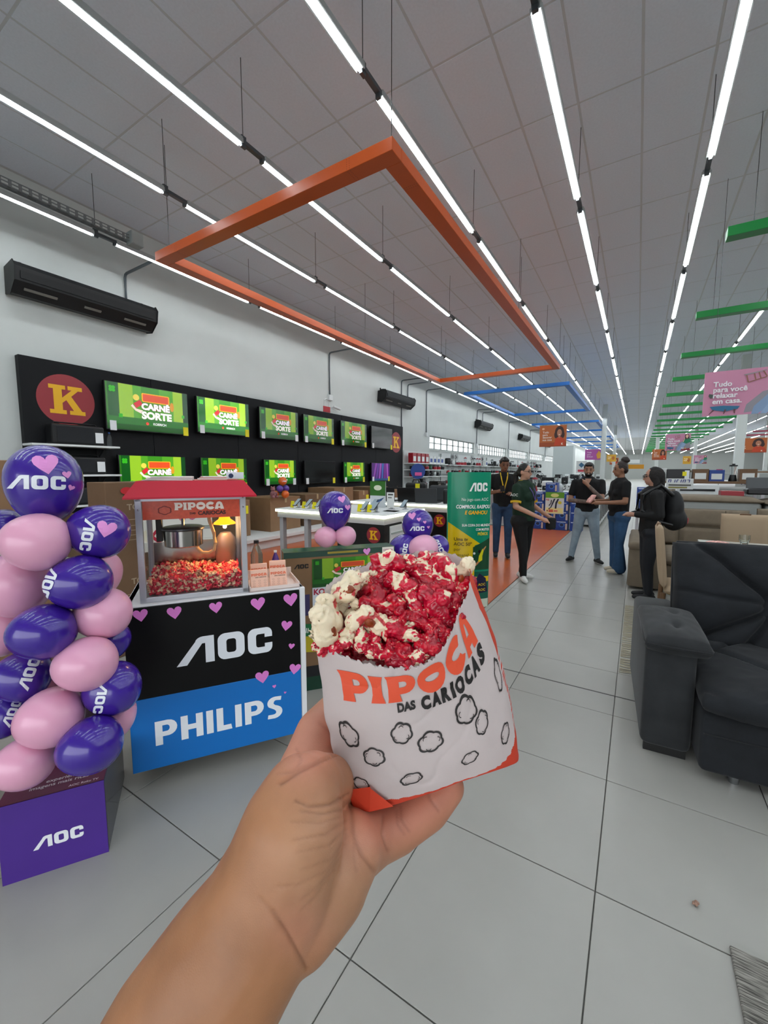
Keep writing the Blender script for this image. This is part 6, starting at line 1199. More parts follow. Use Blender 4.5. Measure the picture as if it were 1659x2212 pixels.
t = thing('offer_sheet', 'white offer sheet with blue writing standing among the beds', 'sign', (2.2, 12.6, 1.2)); b = MB(); b.box2((2.0, 12.8, 1.18), (2.42, 12.81, 1.5)); b.build('sheet', m_gw, t, True); b = MB(); b.box2((2.2, 12.81, 0), (2.22, 12.83, 1.3)); b.build('pole', m_gs, t, True); p = Pic(); p.text('OFERTA', 0.2, 0.24, 0.08, '#2a3a7c', 0.02); p.text('10', 0.15, 0.10, 0.14, '#26306a', 0.02); p.build('print', PRN, t, plane_mat((2.0, 12.798, 1.18), (1, 0, 0), (0, 0, 1)), True)
t = thing('grill', 'dark grey portable grill case lying on the beige bench', 'grill', (1.25, 9.4, 1.14)); b = MB(); b.box((1.75, 9.0, 1.22), (0.42, 0.3, 0.10), bev=0.02); b.build('tray', m_gb, t, True); b = MB(); b.box((1.75, 9.1, 1.34), (0.38, 0.03, 0.22), rx=R(-15), bev=0.01); b.build('lid', mat('lid_grey', '#55585a', 0.6), t, True)
t = thing('product_box', 'flat red box lying beside the grill case', 'box', (1.4, 9.0, 1.14)); b = MB(); b.box((1.36, 9.0, 1.18), (0.30, 0.25, 0.08)); b.build('body', m_gr, t, True)
# dining table, glass, popcorn bag on it, chairs
t = thing('dining_table', 'dining table with a pale glass top half hidden behind the charcoal sofa', 'table', (1.5, 5.1, 0)); b = MB(); b.box2((0.62, 4.75, 0.745), (2.4, 5.85, 0.775), bev=0.006); b.build('tabletop', mat('tabletop_pale', '#cfd0c8', 0.12), t, True)
for x in (0.8, 2.2):
    b = MB(); b.box2((x, 5.0, 0), (x+0.1, 5.6, 0.745), bev=0.01); b.build('leg', m_gbr, t, True)
t = thing('drinking_glass', 'faceted clear tumbler on the dining table', 'glass', (1.005, 5.70, 0.775)); m_tumb = mat('tumbler_glass', '#f4faf8', 0.03, trans=1.0, ior=1.45)
b = MB(); b.lathe([(0.0, 0.0), (0.030, 0.0), (0.047, 0.045), (0.048, 0.10), (0.045, 0.10), (0.043, 0.048), (0.027, 0.012), (0.0, 0.010)], n=12); b.build('tumbler', m_tumb, t)
t = thing('paper_bag', 'pink and white popcorn bag lying on the dining table', 'paper bag', (0.74, 5.35, 0.775)); link('bag', pillow(-0.10, 0.10, -0.06, 0.06, 0.0, 0.065, 18, 14, lambda u, v: 0.8+0.7*noise.noise(Vector((u*5, v*5, 6))), 0.35), mat('bag_pink', '#dda59c', 0.6, var=0.3, vscale=35), t)
def chair(label, loc_, rz, m):
    t = thing('dining_chair', label, 'chair', loc_, rz)
    me = pillow(-0.22, 0.22, 0.0, 0.58, -0.035, 0.035, 12, 16, None, 0.1, Matrix.Translation((0, 0.20, 0.47)) @ Matrix.Rotation(R(84), 4, 'X')); link('backrest', me, m, t); link('seat', pillow(-0.23, 0.23, -0.24, 0.2, 0.40, 0.50, 12, 12, None, 0.12), m, t)
    b = MB(); b.box((0, 0.262, 1.04), (0.10, 0.03, 0.03)); b.build('grip', m_gbr, t)
    for x in (-0.19, 0.19):
        for y in (-0.2, 0.2): b = MB(); b.cyl((x*1.05, y*1.1, 0), (x, y, 0.42), 0.014, 0.022); b.build('leg', m_gbr, t)
m_ch = mat('chair_beige', '#a8937a', 0.9, bump=0.15, bscale=300)
chair('beige upholstered dining chair seen from the side at the sofa corner', (0.46, 4.75, 0), R(90), m_ch); chair('beige quilted dining chair at the far side of the dining table', (1.1, 6.05, 0), R(0), m_ch)
t = thing('price_card', 'magenta price card standing among the pale beds', 'card', (1.68, 12.79, 0)); b = MB(); b.box2((1.62, 12.78, 1.40), (1.74, 12.79, 1.60)); b.build('sheet', mat('card_magenta', '#b0365e', 0.5), t, True); b = MB(); b.box2((1.675, 12.79, 0), (1.69, 12.80, 1.5)); b.build('pole', m_gs, t, True)
cleanup_protos()
# ================================================================ people
from mathutils import Euler
def skin_mat(name, col): return mat(name, col, 0.5, var=0.06, vscale=14, sss=0.08)
m_eye = mat('eye_dark', '#20140f', 0.2); m_lip = mat('lip', '#9a5348', 0.5); m_teeth = mat('teeth', '#e8e2d8', 0.4)
def person(name, label, loc_, rz, s, J, skin, top_m, leg_m, shoe_m, hair_m, hair='short', sleeve=0.55, head_rot=(0, 0, 0), girth=1.0, flare=0.0, beard=False, glasses=False, hood=False, smile=False, bust=0.0, hips=1.0, sleeve_band=None, forearm_m=None, sole_m=None):
    t = thing(name, label, 'person', loc_, rz)
    V = lambda p: Vector(p)*s
    sl, sr = V((0.18*girth, 0, 1.405)), V((-0.18*girth, 0, 1.405))
    el, er, wl_, wr_ = V(J['el']), V(J['er']), V(J['wl']), V(J['wr'])
    al, ar = V(J.get('al', (0.10, 0, 0.07))), V(J.get('ar', (-0.10, 0, 0.07))); hl, hr = V((0.09*hips, 0, 0.90)), V((-0.09*hips, 0, 0.90))
    kl = V(J['kl']) if 'kl' in J else (hl*0.46+al*0.54)+Vector((0, -0.025, 0.01)); kr = V(J['kr']) if 'kr' in J else (hr*0.46+ar*0.54)+Vector((0, -0.025, 0.01))
    nb = V((0, 0.01, 1.46)); HM = Matrix.Translation(V((0, 0, 1.50))) @ Euler([R(a) for a in head_rot]).to_matrix().to_4x4() @ Matrix.Scale(s, 4)
    H = lambda x, y, z: HM @ Vector((x, y, z-1.50)); hq = HM.to_euler(); g = girth
    body = [('c', V((0, 0, 1.36)), V((0, 0, 1.05)), 0.115*s*g, 0.105*s*g), ('c', V((0, 0, 1.05)), V((0, 0, 0.93)), 0.105*s*g, 0.11*s*g), ('c', V((0, 0, 1.42)), sl, 0.058*s, 0.050*s), ('c', V((0, 0, 1.42)), sr, 0.058*s, 0.050*s), ('c', nb, H(0, 0.005, 1.57), 0.058*s, 0.052*s)]
    body += [('e', H(0, 0.005, 1.645), (0.074*s, 0.094*s, 0.108*s), hq), ('e', H(0, -0.030, 1.585), (0.056*s, 0.062*s, 0.062*s), hq), ('c', H(0, -0.088, 1.640), H(0, -0.104, 1.606), 0.010*s, 0.015*s), ('e', H(0.076, 0.008, 1.625), (0.012*s, 0.020*s, 0.032*s), hq), ('e', H(-0.076, 0.008, 1.625), (0.012*s, 0.020*s, 0.032*s), hq), ('e', H(0, -0.066, 1.548), (0.022*s, 0.020*s, 0.018*s), hq)]
    for sh, e, w_, sg in ((sl, el, wl_, 1), (sr, er, wr_, -1)):
        d = (w_-e).normalized(); hp = w_+d*0.075*s
        body += [('c', sh, e, 0.050*s*g, 0.040*s), ('c', e, w_, 0.041*s, 0.027*s), ('c', w_, hp, 0.027*s, 0.036*s)]
        side = d.cross(Vector((0, 0, 1))); side = side.normalized() if side.length > 0.2 else Vector((1, 0, 0)); bend = J.get('curl', Vector((0, 0, -0.5)))
        for k in range(4):
            b0 = hp+side*(k-1.5)*0.017*s; b1 = b0+(d*0.035+side*(k-1.5)*0.002)*s; b2 = b1+(d*0.02+bend*0.03)*s; r = 0.0095*s*(1.0, 1.05, 1.02, 0.9)[k]
            body += [('c', b0, b1, r*1.05, r), ('c', b1, b2, r, r*0.85)]
        body += [('c', w_+d*0.02*s, w_+(d*0.06+side*0.045*sg)*s, 0.015*s, 0.012*s), ('c', w_+(d*0.06+side*0.045*sg)*s, w_+(d*0.095+side*0.05*sg)*s, 0.011*s, 0.009*s)]
    for h, k, a in ((hl, kl, al), (hr, kr, ar)): body += [('c', h, k, 0.078*s*g, 0.052*s), ('c', k, a, 0.053*s, 0.034*s), ('c', a, a+V((0, -0.02, -0.025)), 0.034*s, 0.028*s)]
    link('body', fuse(body, 0.0095, 2, 'body', 0.6), skin, t)
    # shirt
    c = [('c', V((0, 0, 1.385)), V((0, 0.0, 1.06)), 0.135*s*g, 0.126*s*g), ('c', V((0, 0, 1.06)), V((0, 0, 0.93)), 0.126*s*g, 0.131*s*g*hips), ('c', V((0.07, 0, 1.36)), V((0.06, 0, 1.0)), 0.118*s*g, 0.112*s*g), ('c', V((-0.07, 0, 1.36)), V((-0.06, 0, 1.0)), 0.118*s*g, 0.112*s*g), ('c', V((0, 0, 1.425)), sl, 0.070*s, 0.057*s), ('c', V((0, 0, 1.425)), sr, 0.070*s, 0.057*s), ('c', V((0, 0.01, 1.42)), V((0, 0.012, 1.475)), 0.085*s, 0.066*s)]
    if bust: c += [('e', V((0.07, -0.085*g, 1.27)), (0.075*s*bust, 0.07*s*bust, 0.07*s*bust), (0, 0, 0)), ('e', V((-0.07, -0.085*g, 1.27)), (0.075*s*bust, 0.07*s*bust, 0.07*s*bust), (0, 0, 0)), ('e', V((0, -0.06, 1.05)), (0.12*s*g, 0.10*s*g, 0.11*s), (0, 0, 0))]
    for sh, e, w_ in ((sl, el, wl_), (sr, er, wr_)):
        if sleeve <= 1: c += [('c', sh, sh+(e-sh)*sleeve, 0.066*s*(0.5+0.5*g), 0.062*s*(0.5+0.5*g))]
        else: c += [('c', sh, e, 0.070*s*g, 0.058*s*g), ('c', e, e+(w_-e)*0.94, 0.058*s*g, 0.042*s)]
    if hood: c += [('c', V((-0.07, 0.07, 1.46)), V((0.07, 0.07, 1.46)), 0.055*s, 0.055*s), ('c', V((0, 0.10, 1.42)), V((0, 0.12, 1.33)), 0.06*s, 0.04*s)]
    me = fuse(c, 0.0105, 3, 'shirt', 0.6)
    for v in me.vertices:
        if v.co.z < 0.915*s and abs(v.co.x) < 0.17*s*g and abs(v.co.y) < 0.18*s*g: v.co.z = 0.915*s+0.1*(v.co.z-0.915*s); v.co.x *= 1.02; v.co.y *= 1.03
    link('shirt', me, top_m, t)
    if sleeve_band:
        for sh, e in ((sl, el), (sr, er)): q = MB(); a_ = sh+(e-sh)*sleeve; d = (e-sh).normalized(); q.cyl(a_+d*0.045*s, a_+d*0.075*s, 0.071*s*g, 0.069*s*g, 20, False); q.cyl(a_+d*0.045*s, a_+d*0.075*s, 0.066*s*g, 0.064*s*g, 20, False); q.build('sleeve_band', sleeve_band, t, smooth=True)
        q = MB(); q.cyl(V((0, 0.012, 1.495)), V((0, 0.012, 1.512)), 0.075*s, 0.068*s, 20, False); q.build('collar_band', sleeve_band, t, smooth=True)
    # trousers
    c = [('c', hl, hr, 0.108*s*g*hips, 0.108*s*g*hips), ('c', V((0, 0, 1.0)), V((0, 0, 0.92)), 0.120*s*g, 0.122*s*g)]
    if hips > 1.05: c += [('e', V((0.06, 0.06, 0.90)), (0.088*s, 0.088*s, 0.10*s), (0, 0, 0)), ('e', V((-0.06, 0.06, 0.90)), (0.088*s, 0.088*s, 0.10*s), (0, 0, 0))]
    for h, k, a in ((hl, kl, al), (hr, kr, ar)): c += [('c', h, k, 0.100*s*g*(0.4+0.6*hips), 0.068*s*(1+0.15*(g-1))), ('c', k, a+V((0, 0, 0.03)), 0.068*s, (0.052+flare)*s)]
    link('trousers', fuse(c, 0.0105, 3, 'trousers', 0.6), leg_m, t)
    for a, dx in ((al, J.get('tl', (0.03, -1))), (ar, J.get('tr', (-0.03, -1)))):
        d = Vector((dx[0], dx[1], 0)).normalized(); a0 = Vector((a.x, a.y, 0.045*s)); me = fuse([('c', a0-d*0.045*s, a0+d*0.10*s, 0.042*s, 0.040*s), ('c', a0+d*0.1*s, a0+d*0.165*s, 0.040*s, 0.028*s), ('c', a0-d*0.03*s+V((0, 0, 0.02)), a0+d*0.02*s+V((0, 0, 0.03)), 0.042*s, 0.04*s)], 0.007, 1, 'shoe')
        for v in me.vertices: v.co.z = max(v.co.z, 0.004)
        o = link('shoe', me, shoe_m, t)
        if sole_m:
            me2 = fuse([('c', a0-d*0.05*s, a0+d*0.10*s, 0.044*s, 0.043*s), ('c', a0+d*0.1*s, a0+d*0.168*s, 0.043*s, 0.03*s)], 0.007, 1, 'sole')
            for v in me2.vertices: v.co.z = min(max(v.co.z, 0.002), 0.026)
            link('sole', me2, sole_m, o)
    # hair
    hb_ = [('e', H(0, 0.022, 1.668), (0.083*s, 0.092*s, 0.098*s), hq)]
    if hair == 'short': hb_ += [('e', H(0, 0.045, 1.61), (0.074*s, 0.062*s, 0.06*s), hq), ('c', H(-0.035, -0.065, 1.725), H(0.035, -0.065, 1.725), 0.024*s, 0.024*s)]
    if hair == 'pony': hb_ += [('e', H(0, 0.05, 1.62), (0.078*s, 0.065*s, 0.075*s), hq), ('c', H(0, 0.105, 1.64), H(0, 0.15, 1.58), 0.032*s, 0.04*s), ('c', H(0, 0.15, 1.58), H(0, 0.13, 1.44), 0.04*s, 0.026*s)]
    if hair == 'bun': hb_ += [('e', H(0, 0.05, 1.62), (0.076*s, 0.062*s, 0.066*s), hq), ('e', H(0, 0.075, 1.775), (0.062*s, 0.060*s, 0.055*s), hq), ('e', H(0.03, 0.10, 1.76), (0.04*s, 0.035*s, 0.035*s), hq)]
    if hair == 'bob': hb_ += [('e', H(0, 0.03, 1.645), (0.098*s, 0.105*s, 0.115*s), hq), ('c', H(0.062, 0.02, 1.62), H(0.07, 0.02, 1.52), 0.042*s, 0.036*s), ('c', H(-0.062, 0.02, 1.62), H(-0.07, 0.02, 1.52), 0.042*s, 0.036*s), ('c', H(0, 0.07, 1.62), H(0, 0.07, 1.51), 0.07*s, 0.06*s)]
    me = fuse(hb_, 0.008, 1, 'hair')
    for v in me.vertices: v.co += v.normal*0.004*noise.noise(v.co*45)
    link('hair', me, hair_m, t)
    for q in (-1, 1):
        b = MB(); b.ball(H(q*0.031, -0.079, 1.642), 0.0095*s, 10, 8); b.build('eye', m_eye, t, smooth=True)
        b = MB(); b.tube([H(q*0.014, -0.090, 1.664), H(q*0.032, -0.090, 1.670), H(q*0.050, -0.078, 1.663)], 0.0045*s, 6); b.build('eyebrow', hair_m, t)
    b = MB(); b.tube([H(-0.024, -0.080, 1.577+(0.006 if smile else 0)), H(0, -0.091, 1.572), H(0.024, -0.080, 1.577+(0.006 if smile else 0))], [0.004*s, 0.007*s, 0.004*s], 8); b.build('mouth', m_lip, t, smooth=True)
    if smile: b = MB(); b.box(H(0, -0.0945, 1.575), (0.03*s, 0.006*s, 0.006*s)); b.build('teeth', m_teeth, t)
    if beard: link('beard', fuse([('e', H(0, -0.032, 1.563), (0.060*s, 0.062*s, 0.048*s), hq), ('c', H(0.058, -0.005, 1.62), H(0.045, -0.045, 1.56), 0.012*s, 0.018*s), ('c', H(-0.058, -0.005, 1.62), H(-0.045, -0.045, 1.56), 0.012*s, 0.018*s), ('c', H(-0.022, -0.085, 1.592), H(0.022, -0.085, 1.592), 0.009*s, 0.009*s)], 0.006, 1, 'beard'), hair_m, t)
    if glasses:
        b = MB()
        for q in (-1, 1):
            b.tube([H(q*0.033+0.022*math.cos(2*math.pi*i/14), -0.102, 1.640+0.019*math.sin(2*math.pi*i/14)) for i in range(15)], 0.0028*s, 5); b.tube([H(q*0.055, -0.10, 1.645), H(q*0.078, 0.01, 1.648)], 0.0028*s, 5)
        b.tube([H(-0.012, -0.104, 1.642), H(0.012, -0.104, 1.642)], 0.0028*s, 5); b.build('glasses', m_spk, t)
    return t, V, H
m_tee = mat('black_cotton', '#0d0d0f', 0.9, bump=0.2, bscale=60); m_green_tee = mat('dark_green_cotton', '#0f2a1b', 0.85, bump=0.2, bscale=60); m_jean = mat('blue_denim', '#27405f', 0.85, var=0.25, vscale=9); m_jeanl = mat('light_denim', '#8797a3', 0.85, var=0.18, vscale=8); m_jeand = mat('flared_denim', '#2a4a6c', 0.85, var=0.22, vscale=8); m_blk = mat('black_trousers', '#0b0b0d', 0.8); m_dk = mat('dark_leggings', '#14171d', 0.8)
m_hair = mat('black_hair', '#120e0d', 0.45, var=0.4, vscale=60); m_hairb = mat('brown_hair', '#231612', 0.45, var=0.4, vscale=60); m_shw = mat('white_sneaker', '#d9d9d6', 0.6); m_shb = mat('black_sneaker', '#17181a', 0.6); m_shc = mat('cream_sneaker', '#c9bda8', 0.7); m_yel = mat('yellow_ribbon', '#d0a818', 0.6)
t, V, H = person('person', 'person in a black T-shirt with a yellow lanyard looking down at a phone', (-2.02, 7.35, 0), R(18), 1.80/1.76, dict(el=(0.26, -0.03, 1.13), er=(-0.25, -0.02, 1.14), wl=(0.12, -0.26, 1.14), wr=(-0.10, -0.27, 1.18), al=(0.10, 0, 0.07), ar=(-0.10, 0.06, 0.07)), skin_mat('skin_brown', '#7a4f38'), m_tee, m_jean, m_shb, m_hair, 'short', 0.55, (16, 0, 10), sole_m=m_shw)
b = MB(); b.tube([V((0.06, -0.06, 1.49)), V((0.05, -0.145, 1.38)), V((0.01, -0.152, 1.22)), V((0.0, -0.152, 1.16))], 0.010, 5); b.tube([V((-0.06, -0.06, 1.49)), V((-0.04, -0.145, 1.38)), V((0.0, -0.152, 1.22))], 0.010, 5); b.build('lanyard', m_yel, t)
ph = thing('mobile_phone', 'dark phone held by the man with the yellow lanyard', 'phone', t.matrix_basis.translation); b = MB(); TM = Matrix.Translation((-2.02, 7.35, 0)) @ Matrix.Rotation(R(18), 4, 'Z'); b.box((0, 0, 0), (0.075, 0.012, 0.15), bev=0.004, M=TM @ Matrix.Translation(V((-0.03, -0.34, 1.23))) @ Matrix.Rotation(R(-50), 4, 'X')); b.build('body', m_bezel, ph)
ph.location = (0, 0, 0)
t, V, H = person('person', 'person in a dark green shirt with yellow sleeve bands, glasses and white sneakers', (-1.36, 6.0, 0), R(72), 1.66/1.76, dict(el=(0.27, 0.0, 1.12), er=(-0.26, -0.03, 1.13), wl=(0.16, -0.32, 0.98), wr=(-0.14, -0.36, 0.98), al=(0.09, 0.04, 0.07), ar=(-0.11, -0.10, 0.07), tl=(0.1, -1), tr=(-0.75, -0.8)), skin_mat('skin_fair', '#b98a73'), m_green_tee, m_blk, m_shw, m_hair, 'pony', 0.55, (4, 0, 0), girth=1.10, glasses=True, smile=True, bust=1.1, hips=1.12, sleeve_band=m_yel)
p = Pic(); p.text('AOC', 0, 0, 0.05, '#d8dcd8', 0.02); b = MB(); b.tube([V((0.06, -0.05, 1.50)), V((0.05, -0.17, 1.34)), V((0.0, -0.19, 1.22))], 0.007, 5); b.tube([V((-0.06, -0.05, 1.50)), V((-0.05, -0.17, 1.34)), V((0.0, -0.19, 1.22))], 0.007, 5); b.build('lanyard', mat('violet_ribbon', '#5a4a86', 0.6), t); p.build('sleeve_mark', PRN, t, plane_mat(V((-0.29, -0.02, 1.30)), (0.1, -1, 0), (0.15, 0, 1)))
bagp = thing('pouch', 'black pouch held in the hands of the woman in green', 'bag', (0, 0, 0)); b = MB(); TM = Matrix.Translation((-1.36, 6.0, 0)) @ Matrix.Rotation(R(72), 4, 'Z'); b.box((0, 0, 0), (0.14, 0.10, 0.16), bev=0.03, seg=2, M=TM @ Matrix.Translation(V((0.0, -0.44, 0.90)))); b.build('body', m_blk, bagp)
t, V, H = person('person', 'bearded person in a black V-neck T-shirt and light jeans, hand at the chin', (-0.70, 7.70, 0), R(4), 1.70/1.76, dict(el=(0.225, -0.17, 1.13), er=(-0.275, -0.05, 1.10), wl=(0.0, -0.20, 1.37), wr=(0.10, -0.24, 1.08), al=(0.20, 0, 0.07), ar=(-0.22, 0.02, 0.07), tl=(0.5, -1), tr=(-0.35, -1), curl=Vector((0.0, 0.5, 0.3))), skin_mat('skin_tan', '#9a705a'), m_tee, m_jeanl, m_shb, m_hair, 'short', 0.6, (10, 0, 0), girth=1.12, beard=True, smile=True, sole_m=m_shw)
for sg, a_, c_ in ((1, (0.225, -0.17, 1.13), (0.0, -0.20, 1.37)), (-1, (-0.275, -0.05, 1.10), (0.10, -0.24, 1.08))):
    a_, c_ = V(a_), V(c_); me = fuse([('c', a_+(c_-a_)*0.02, a_+(c_-a_)*0.86, 0.0405, 0.0305)], 0.008, 1, 'tattoo'); link('tattooed_forearm', me, mat('tattoo_ink', '#6a5a52', 0.55, var=0.45, vscale=26), t)
p = Pic(); p.poly([(-0.05, 0.03), (0.05, 0.03), (0.0, -0.09)], '#9a705a'); p.build('neckline', PRN, t, plane_mat(V((0, -0.142, 1.45)), (1, 0, 0), (0, 0.25, 1)))
t, V, H = person('person', 'person with a high hair bun in a black T-shirt and flared blue jeans', (-0.213, 7.16, 0), R(-62), 1.70/1.76, dict(el=(0.25, -0.04, 1.14), er=(-0.24, -0.02, 1.12), wl=(0.12, -0.33, 1.12), wr=(-0.08, -0.33, 1.14), al=(0.10, 0.0, 0.07), ar=(-0.09, 0.05, 0.07)), skin_mat('skin_brown2', '#8a6048'), m_tee, m_jeand, m_shc, m_hairb, 'bun', 0.6, (6, 0, -8), bust=0.85, hips=1.14, flare=0.05, sole_m=m_shw)
TM = Matrix.Translation((-0.213, 7.16, 0)) @ Matrix.Rotation(R(-62), 4, 'Z')
pb = thing('paper_bag', 'pink popcorn bag held by the woman with the hair bun', 'paper bag', (0, 0, 0)); me = pillow(-0.055, 0.055, -0.08, 0.07, -0.03, 0.03, 12, 14, lambda u, v: 0.8+0.5*noise.noise(Vector((u*5, v*5, 1))), 0.3, TM @ Matrix.Translation(V((0.02, -0.44, 1.18))) @ Matrix.Rotation(R(50), 4, 'X')); link('bag', me, mat('bag_pink', '#dda59c', 0.6, var=0.3, vscale=35), pb)
t, V, H = person('person', 'person in a black hooded top and dark leggings wearing a black backpack', (0.165, 5.85, 0), R(-78), 1.60/1.76, dict(el=(0.235, 0.03, 1.15), er=(-0.235, 0.02, 1.14), wl=(0.09, -0.20, 1.14), wr=(-0.09, -0.205, 1.13), al=(0.09, 0, 0.07), ar=(-0.09, 0.03, 0.07)), skin_mat('skin_fair2', '#a87c68'), m_blk, m_dk, m_shb, mat('dark_hair', '#191514', 0.8, var=0.3, vscale=50), 'bob', 2.0, (4, 0, 0), girth=1.08, glasses=True, hood=True)
bp_ = thing('backpack', 'black backpack worn by the woman in the hooded top', 'backpack', (0.165, 5.85, 0), R(-78))
link('pack', fuse([('e', V((0, 0.24, 1.22)), (0.15, 0.10, 0.22), (0, 0, 0)), ('e', V((0, 0.25, 1.10)), (0.16, 0.12, 0.15), (0, 0, 0)), ('e', V((0, 0.33, 1.08)), (0.11, 0.06, 0.10), (0, 0, 0))], 0.012, 2, 'pack'), mat('pack_black', '#121315', 0.7), bp_)
for q in (-1, 1): b = MB(); b.tube([V((q*0.10, 0.20, 1.40)), V((q*0.11, 0.05, 1.53)), V((q*0.12, -0.13, 1.40)), V((q*0.14, -0.14, 1.20)), V((q*0.17, 0.05, 1.06)), V((q*0.13, 0.2, 1.02))], 0.022, 8); b.build('strap', m_bezel, bp_)
b = MB(); b.tube([V((-0.06, 0.395, 1.12)), V((0.02, 0.40, 1.10)), V((0.05, 0.385, 1.04))], 0.008, 6); b.build('red_zip', m_gr, bp_)
# ================================================================ the held popcorn bag
def cr(P, n, closed=True):
    """Catmull-Rom through points"""
    P = [Vector(p) for p in P]; m = len(P); out = []
    segs = m if closed else m-1
    for i in range(segs):
        g = (lambda k: P[k % m]) if closed else (lambda k: P[max(0, min(m-1, k))])
        a, b_, c, d = g(i-1), g(i), g(i+1), g(i+2)
        for k in range(n):
            t_ = k/n; out.append(0.5*((2*b_)+(c-a)*t_+(2*a-5*b_+4*c-d)*t_*t_+(3*b_-a-3*c+d)*t_**3))
    if not closed: out.append(P[-1])
    return out
TOP = [(686, 1318, .274), (688, 1386, .258), (770, 1424, .247), (850, 1440, .243), (922, 1428, .246), (968, 1378, .252), (992, 1318, .260), (1014, 1258, .270), (1005, 1208, .287), (925, 1189, .303), (806, 1213, .305), (718, 1252, .293)]
MID = [(702, 1520, .270), (722, 1560, .258), (790, 1585, .247), (870, 1590, .243), (950, 1572, .246), (1015, 1545, .251), (1058, 1500, .259), (1080, 1440, .270), (1066, 1400, .286), (985, 1390, .302), (840, 1420, .304), (745, 1465, .290)]
LOW = [(728, 1632, .266), (738, 1664, .252), (806, 1690, .242), (890, 1680, .241), (968, 1655, .244), (1042, 1625, .250), (1086, 1588, .259), (1105, 1545, .270), (1092, 1515, .286), (1000, 1520, .300), (860, 1560, .300), (765, 1595, .288)]
BOT = [(752, 1696, .264), (770, 1744, .250), (838, 1742, .243), (908, 1718, .243), (985, 1690, .246), (1055, 1668, .252), (1098, 1655, .260), (1120, 1640, .269), (1108, 1606, .284), (1010, 1630, .292), (880, 1670, .292), (792, 1690, .284)]
NS = 20; rings = [cr([at(*q) for q in K], NS) for K in (BOT, LOW, MID, TOP)]; NU = len(rings[0]); NV = 130
def surf_uv(i, v):
    """v 0 bottom .. 1 top, i ring index"""
    i = i % NU; x = v*3; k = min(2, int(x)); f = x-k; g = lambda q: rings[max(0, min(3, q))][i]
    a, b_, c, d = g(k-1), g(k), g(k+1), g(k+2)
    return 0.5*((2*b_)+(c-a)*f+(2*a-5*b_+4*c-d)*f*f+(3*b_-a-3*c+d)*f**3)
axis = sum((rings[3][i] for i in range(NU)), Vector())/NU-sum((rings[0][i] for i in range(NU)), Vector())/NU; axis.normalize()
cen = [sum((surf_uv(i, v) for i in range(0, NU, 8)), Vector())/len(range(0, NU, 8)) for v in [j/NV for j in range(NV+1)]]
def bag_pt(u, v):
    """u in ring steps (float), v 0..1 with paper wrinkles"""
    i0 = int(math.floor(u)); f = u-i0; p = surf_uv(i0, v)*(1-f)+surf_uv(i0+1, v)*f
    c = cen[max(0, min(NV, int(v*NV)))]; n = (p-c); n -= axis*n.dot(axis); n.normalize()
    w = 0.0011*noise.noise(p*28)+0.0008*abs(noise.noise(p*55+Vector((3, 0, 0))))-0.0007*math.exp(-((noise.noise(p*24+Vector((9, 2, 1))))/0.05)**2)*(1-0.6*v)+0.0006*noise.noise(p*90)
    low = max(0, 1-v/0.22); w += 0.0022*low*noise.noise(p*45)
    return p+n*w, n
bag = thing('paper_bag', 'white and coral printed paper bag of red popcorn held up by the hand', 'paper bag', at(930, 1680, .275))
V_ = []; Fc = []; INK = []
WHT = lin('#ddd2d0'); COR = lin('#e0492e')
for j in range(NV+1):
    v = j/NV
    for i in range(NU):
        p_, n_ = bag_pt(i, v)
        if j == NV: p_ = p_+axis*(0.0016*math.sin(i*2*math.pi/NU*42)-0.001)
        V_.append(p_)
for j in range(NV):
    for i in range(NU):
        Fc.append((j*NU+i, j*NU+(i+1) % NU, (j+1)*NU+(i+1) % NU, (j+1)*NU+i)); v = (j+0.5)/NV; s_ = i/NS
        band = float(np.interp(s_, [0, 0.6, 1.2, 1.7, 2.4, 3.3, 4.5, 5.4, 6.2, 7.0, 8.2, 10, 12], [.03, .05, .10, .15, .10, .05, .03, .07, .14, .22, .2, .1, .03]))+0.006*math.sin(i*0.9)
        c = COR if v < band else WHT
        if (7.05 < s_ < 7.75 or 11.3 < s_ < 11.9) and ((j*7//2+int(3*math.sin(j*0.65))) % 11 < 6 or v > 0.72): c = COR
        INK.append(c)
b0 = len(V_); V_.append(cen[0]-axis*0.004)
for i in range(NU): Fc.append((b0, (i+1) % NU, i)); INK.append(COR)
me = bpy.data.meshes.new('paper'); me.from_pydata([tuple(v) for v in V_], [], Fc); a = me.attributes.new('ink', 'FLOAT_COLOR', 'FACE'); a.data.foreach_set('color', np.array([(*c, 1) for c in INK], np.float32).ravel()); me.shade_smooth()
m_paper = bpy.data.materials.new('bag_paper'); m_paper.use_nodes = True; nt = m_paper.node_tree; pb_ = nt.nodes['Principled BSDF']; at_ = nt.nodes.new('ShaderNodeAttribute'); at_.attribute_name = 'ink'
tl_ = nt.nodes.new('ShaderNodeBsdfTranslucent'); mx_ = nt.nodes.new('ShaderNodeMixShader'); mx_.inputs[0].default_value = 0.28; nt.links.new(at_.outputs['Color'], pb_.inputs['Base Color']); nt.links.new(at_.outputs['Color'], tl_.inputs['Color']); pb_.inputs['Roughness'].default_value = 0.6
tc_ = nt.nodes.new('ShaderNodeTexCoord'); nz_ = nt.nodes.new('ShaderNodeTexNoise'); nz_.inputs['Scale'].default_value = 420; nz_.inputs['Detail'].default_value = 4; bp2 = nt.nodes.new('ShaderNodeBump'); bp2.inputs['Strength'].default_value = 0.12; bp2.inputs['Distance'].default_value = 0.001; nt.links.new(tc_.outputs['Object'], nz_.inputs['Vector']); nt.links.new(nz_.outputs['Fac'], bp2.inputs['Height']); nt.links.new(bp2.outputs['Normal'], pb_.inputs['Normal'])
nt.links.new(pb_.outputs[0], mx_.inputs[1]); nt.links.new(tl_.outputs[0], mx_.inputs[2]); nt.links.new(mx_.outputs[0], nt.nodes['Material Output'].inputs['Surface'])
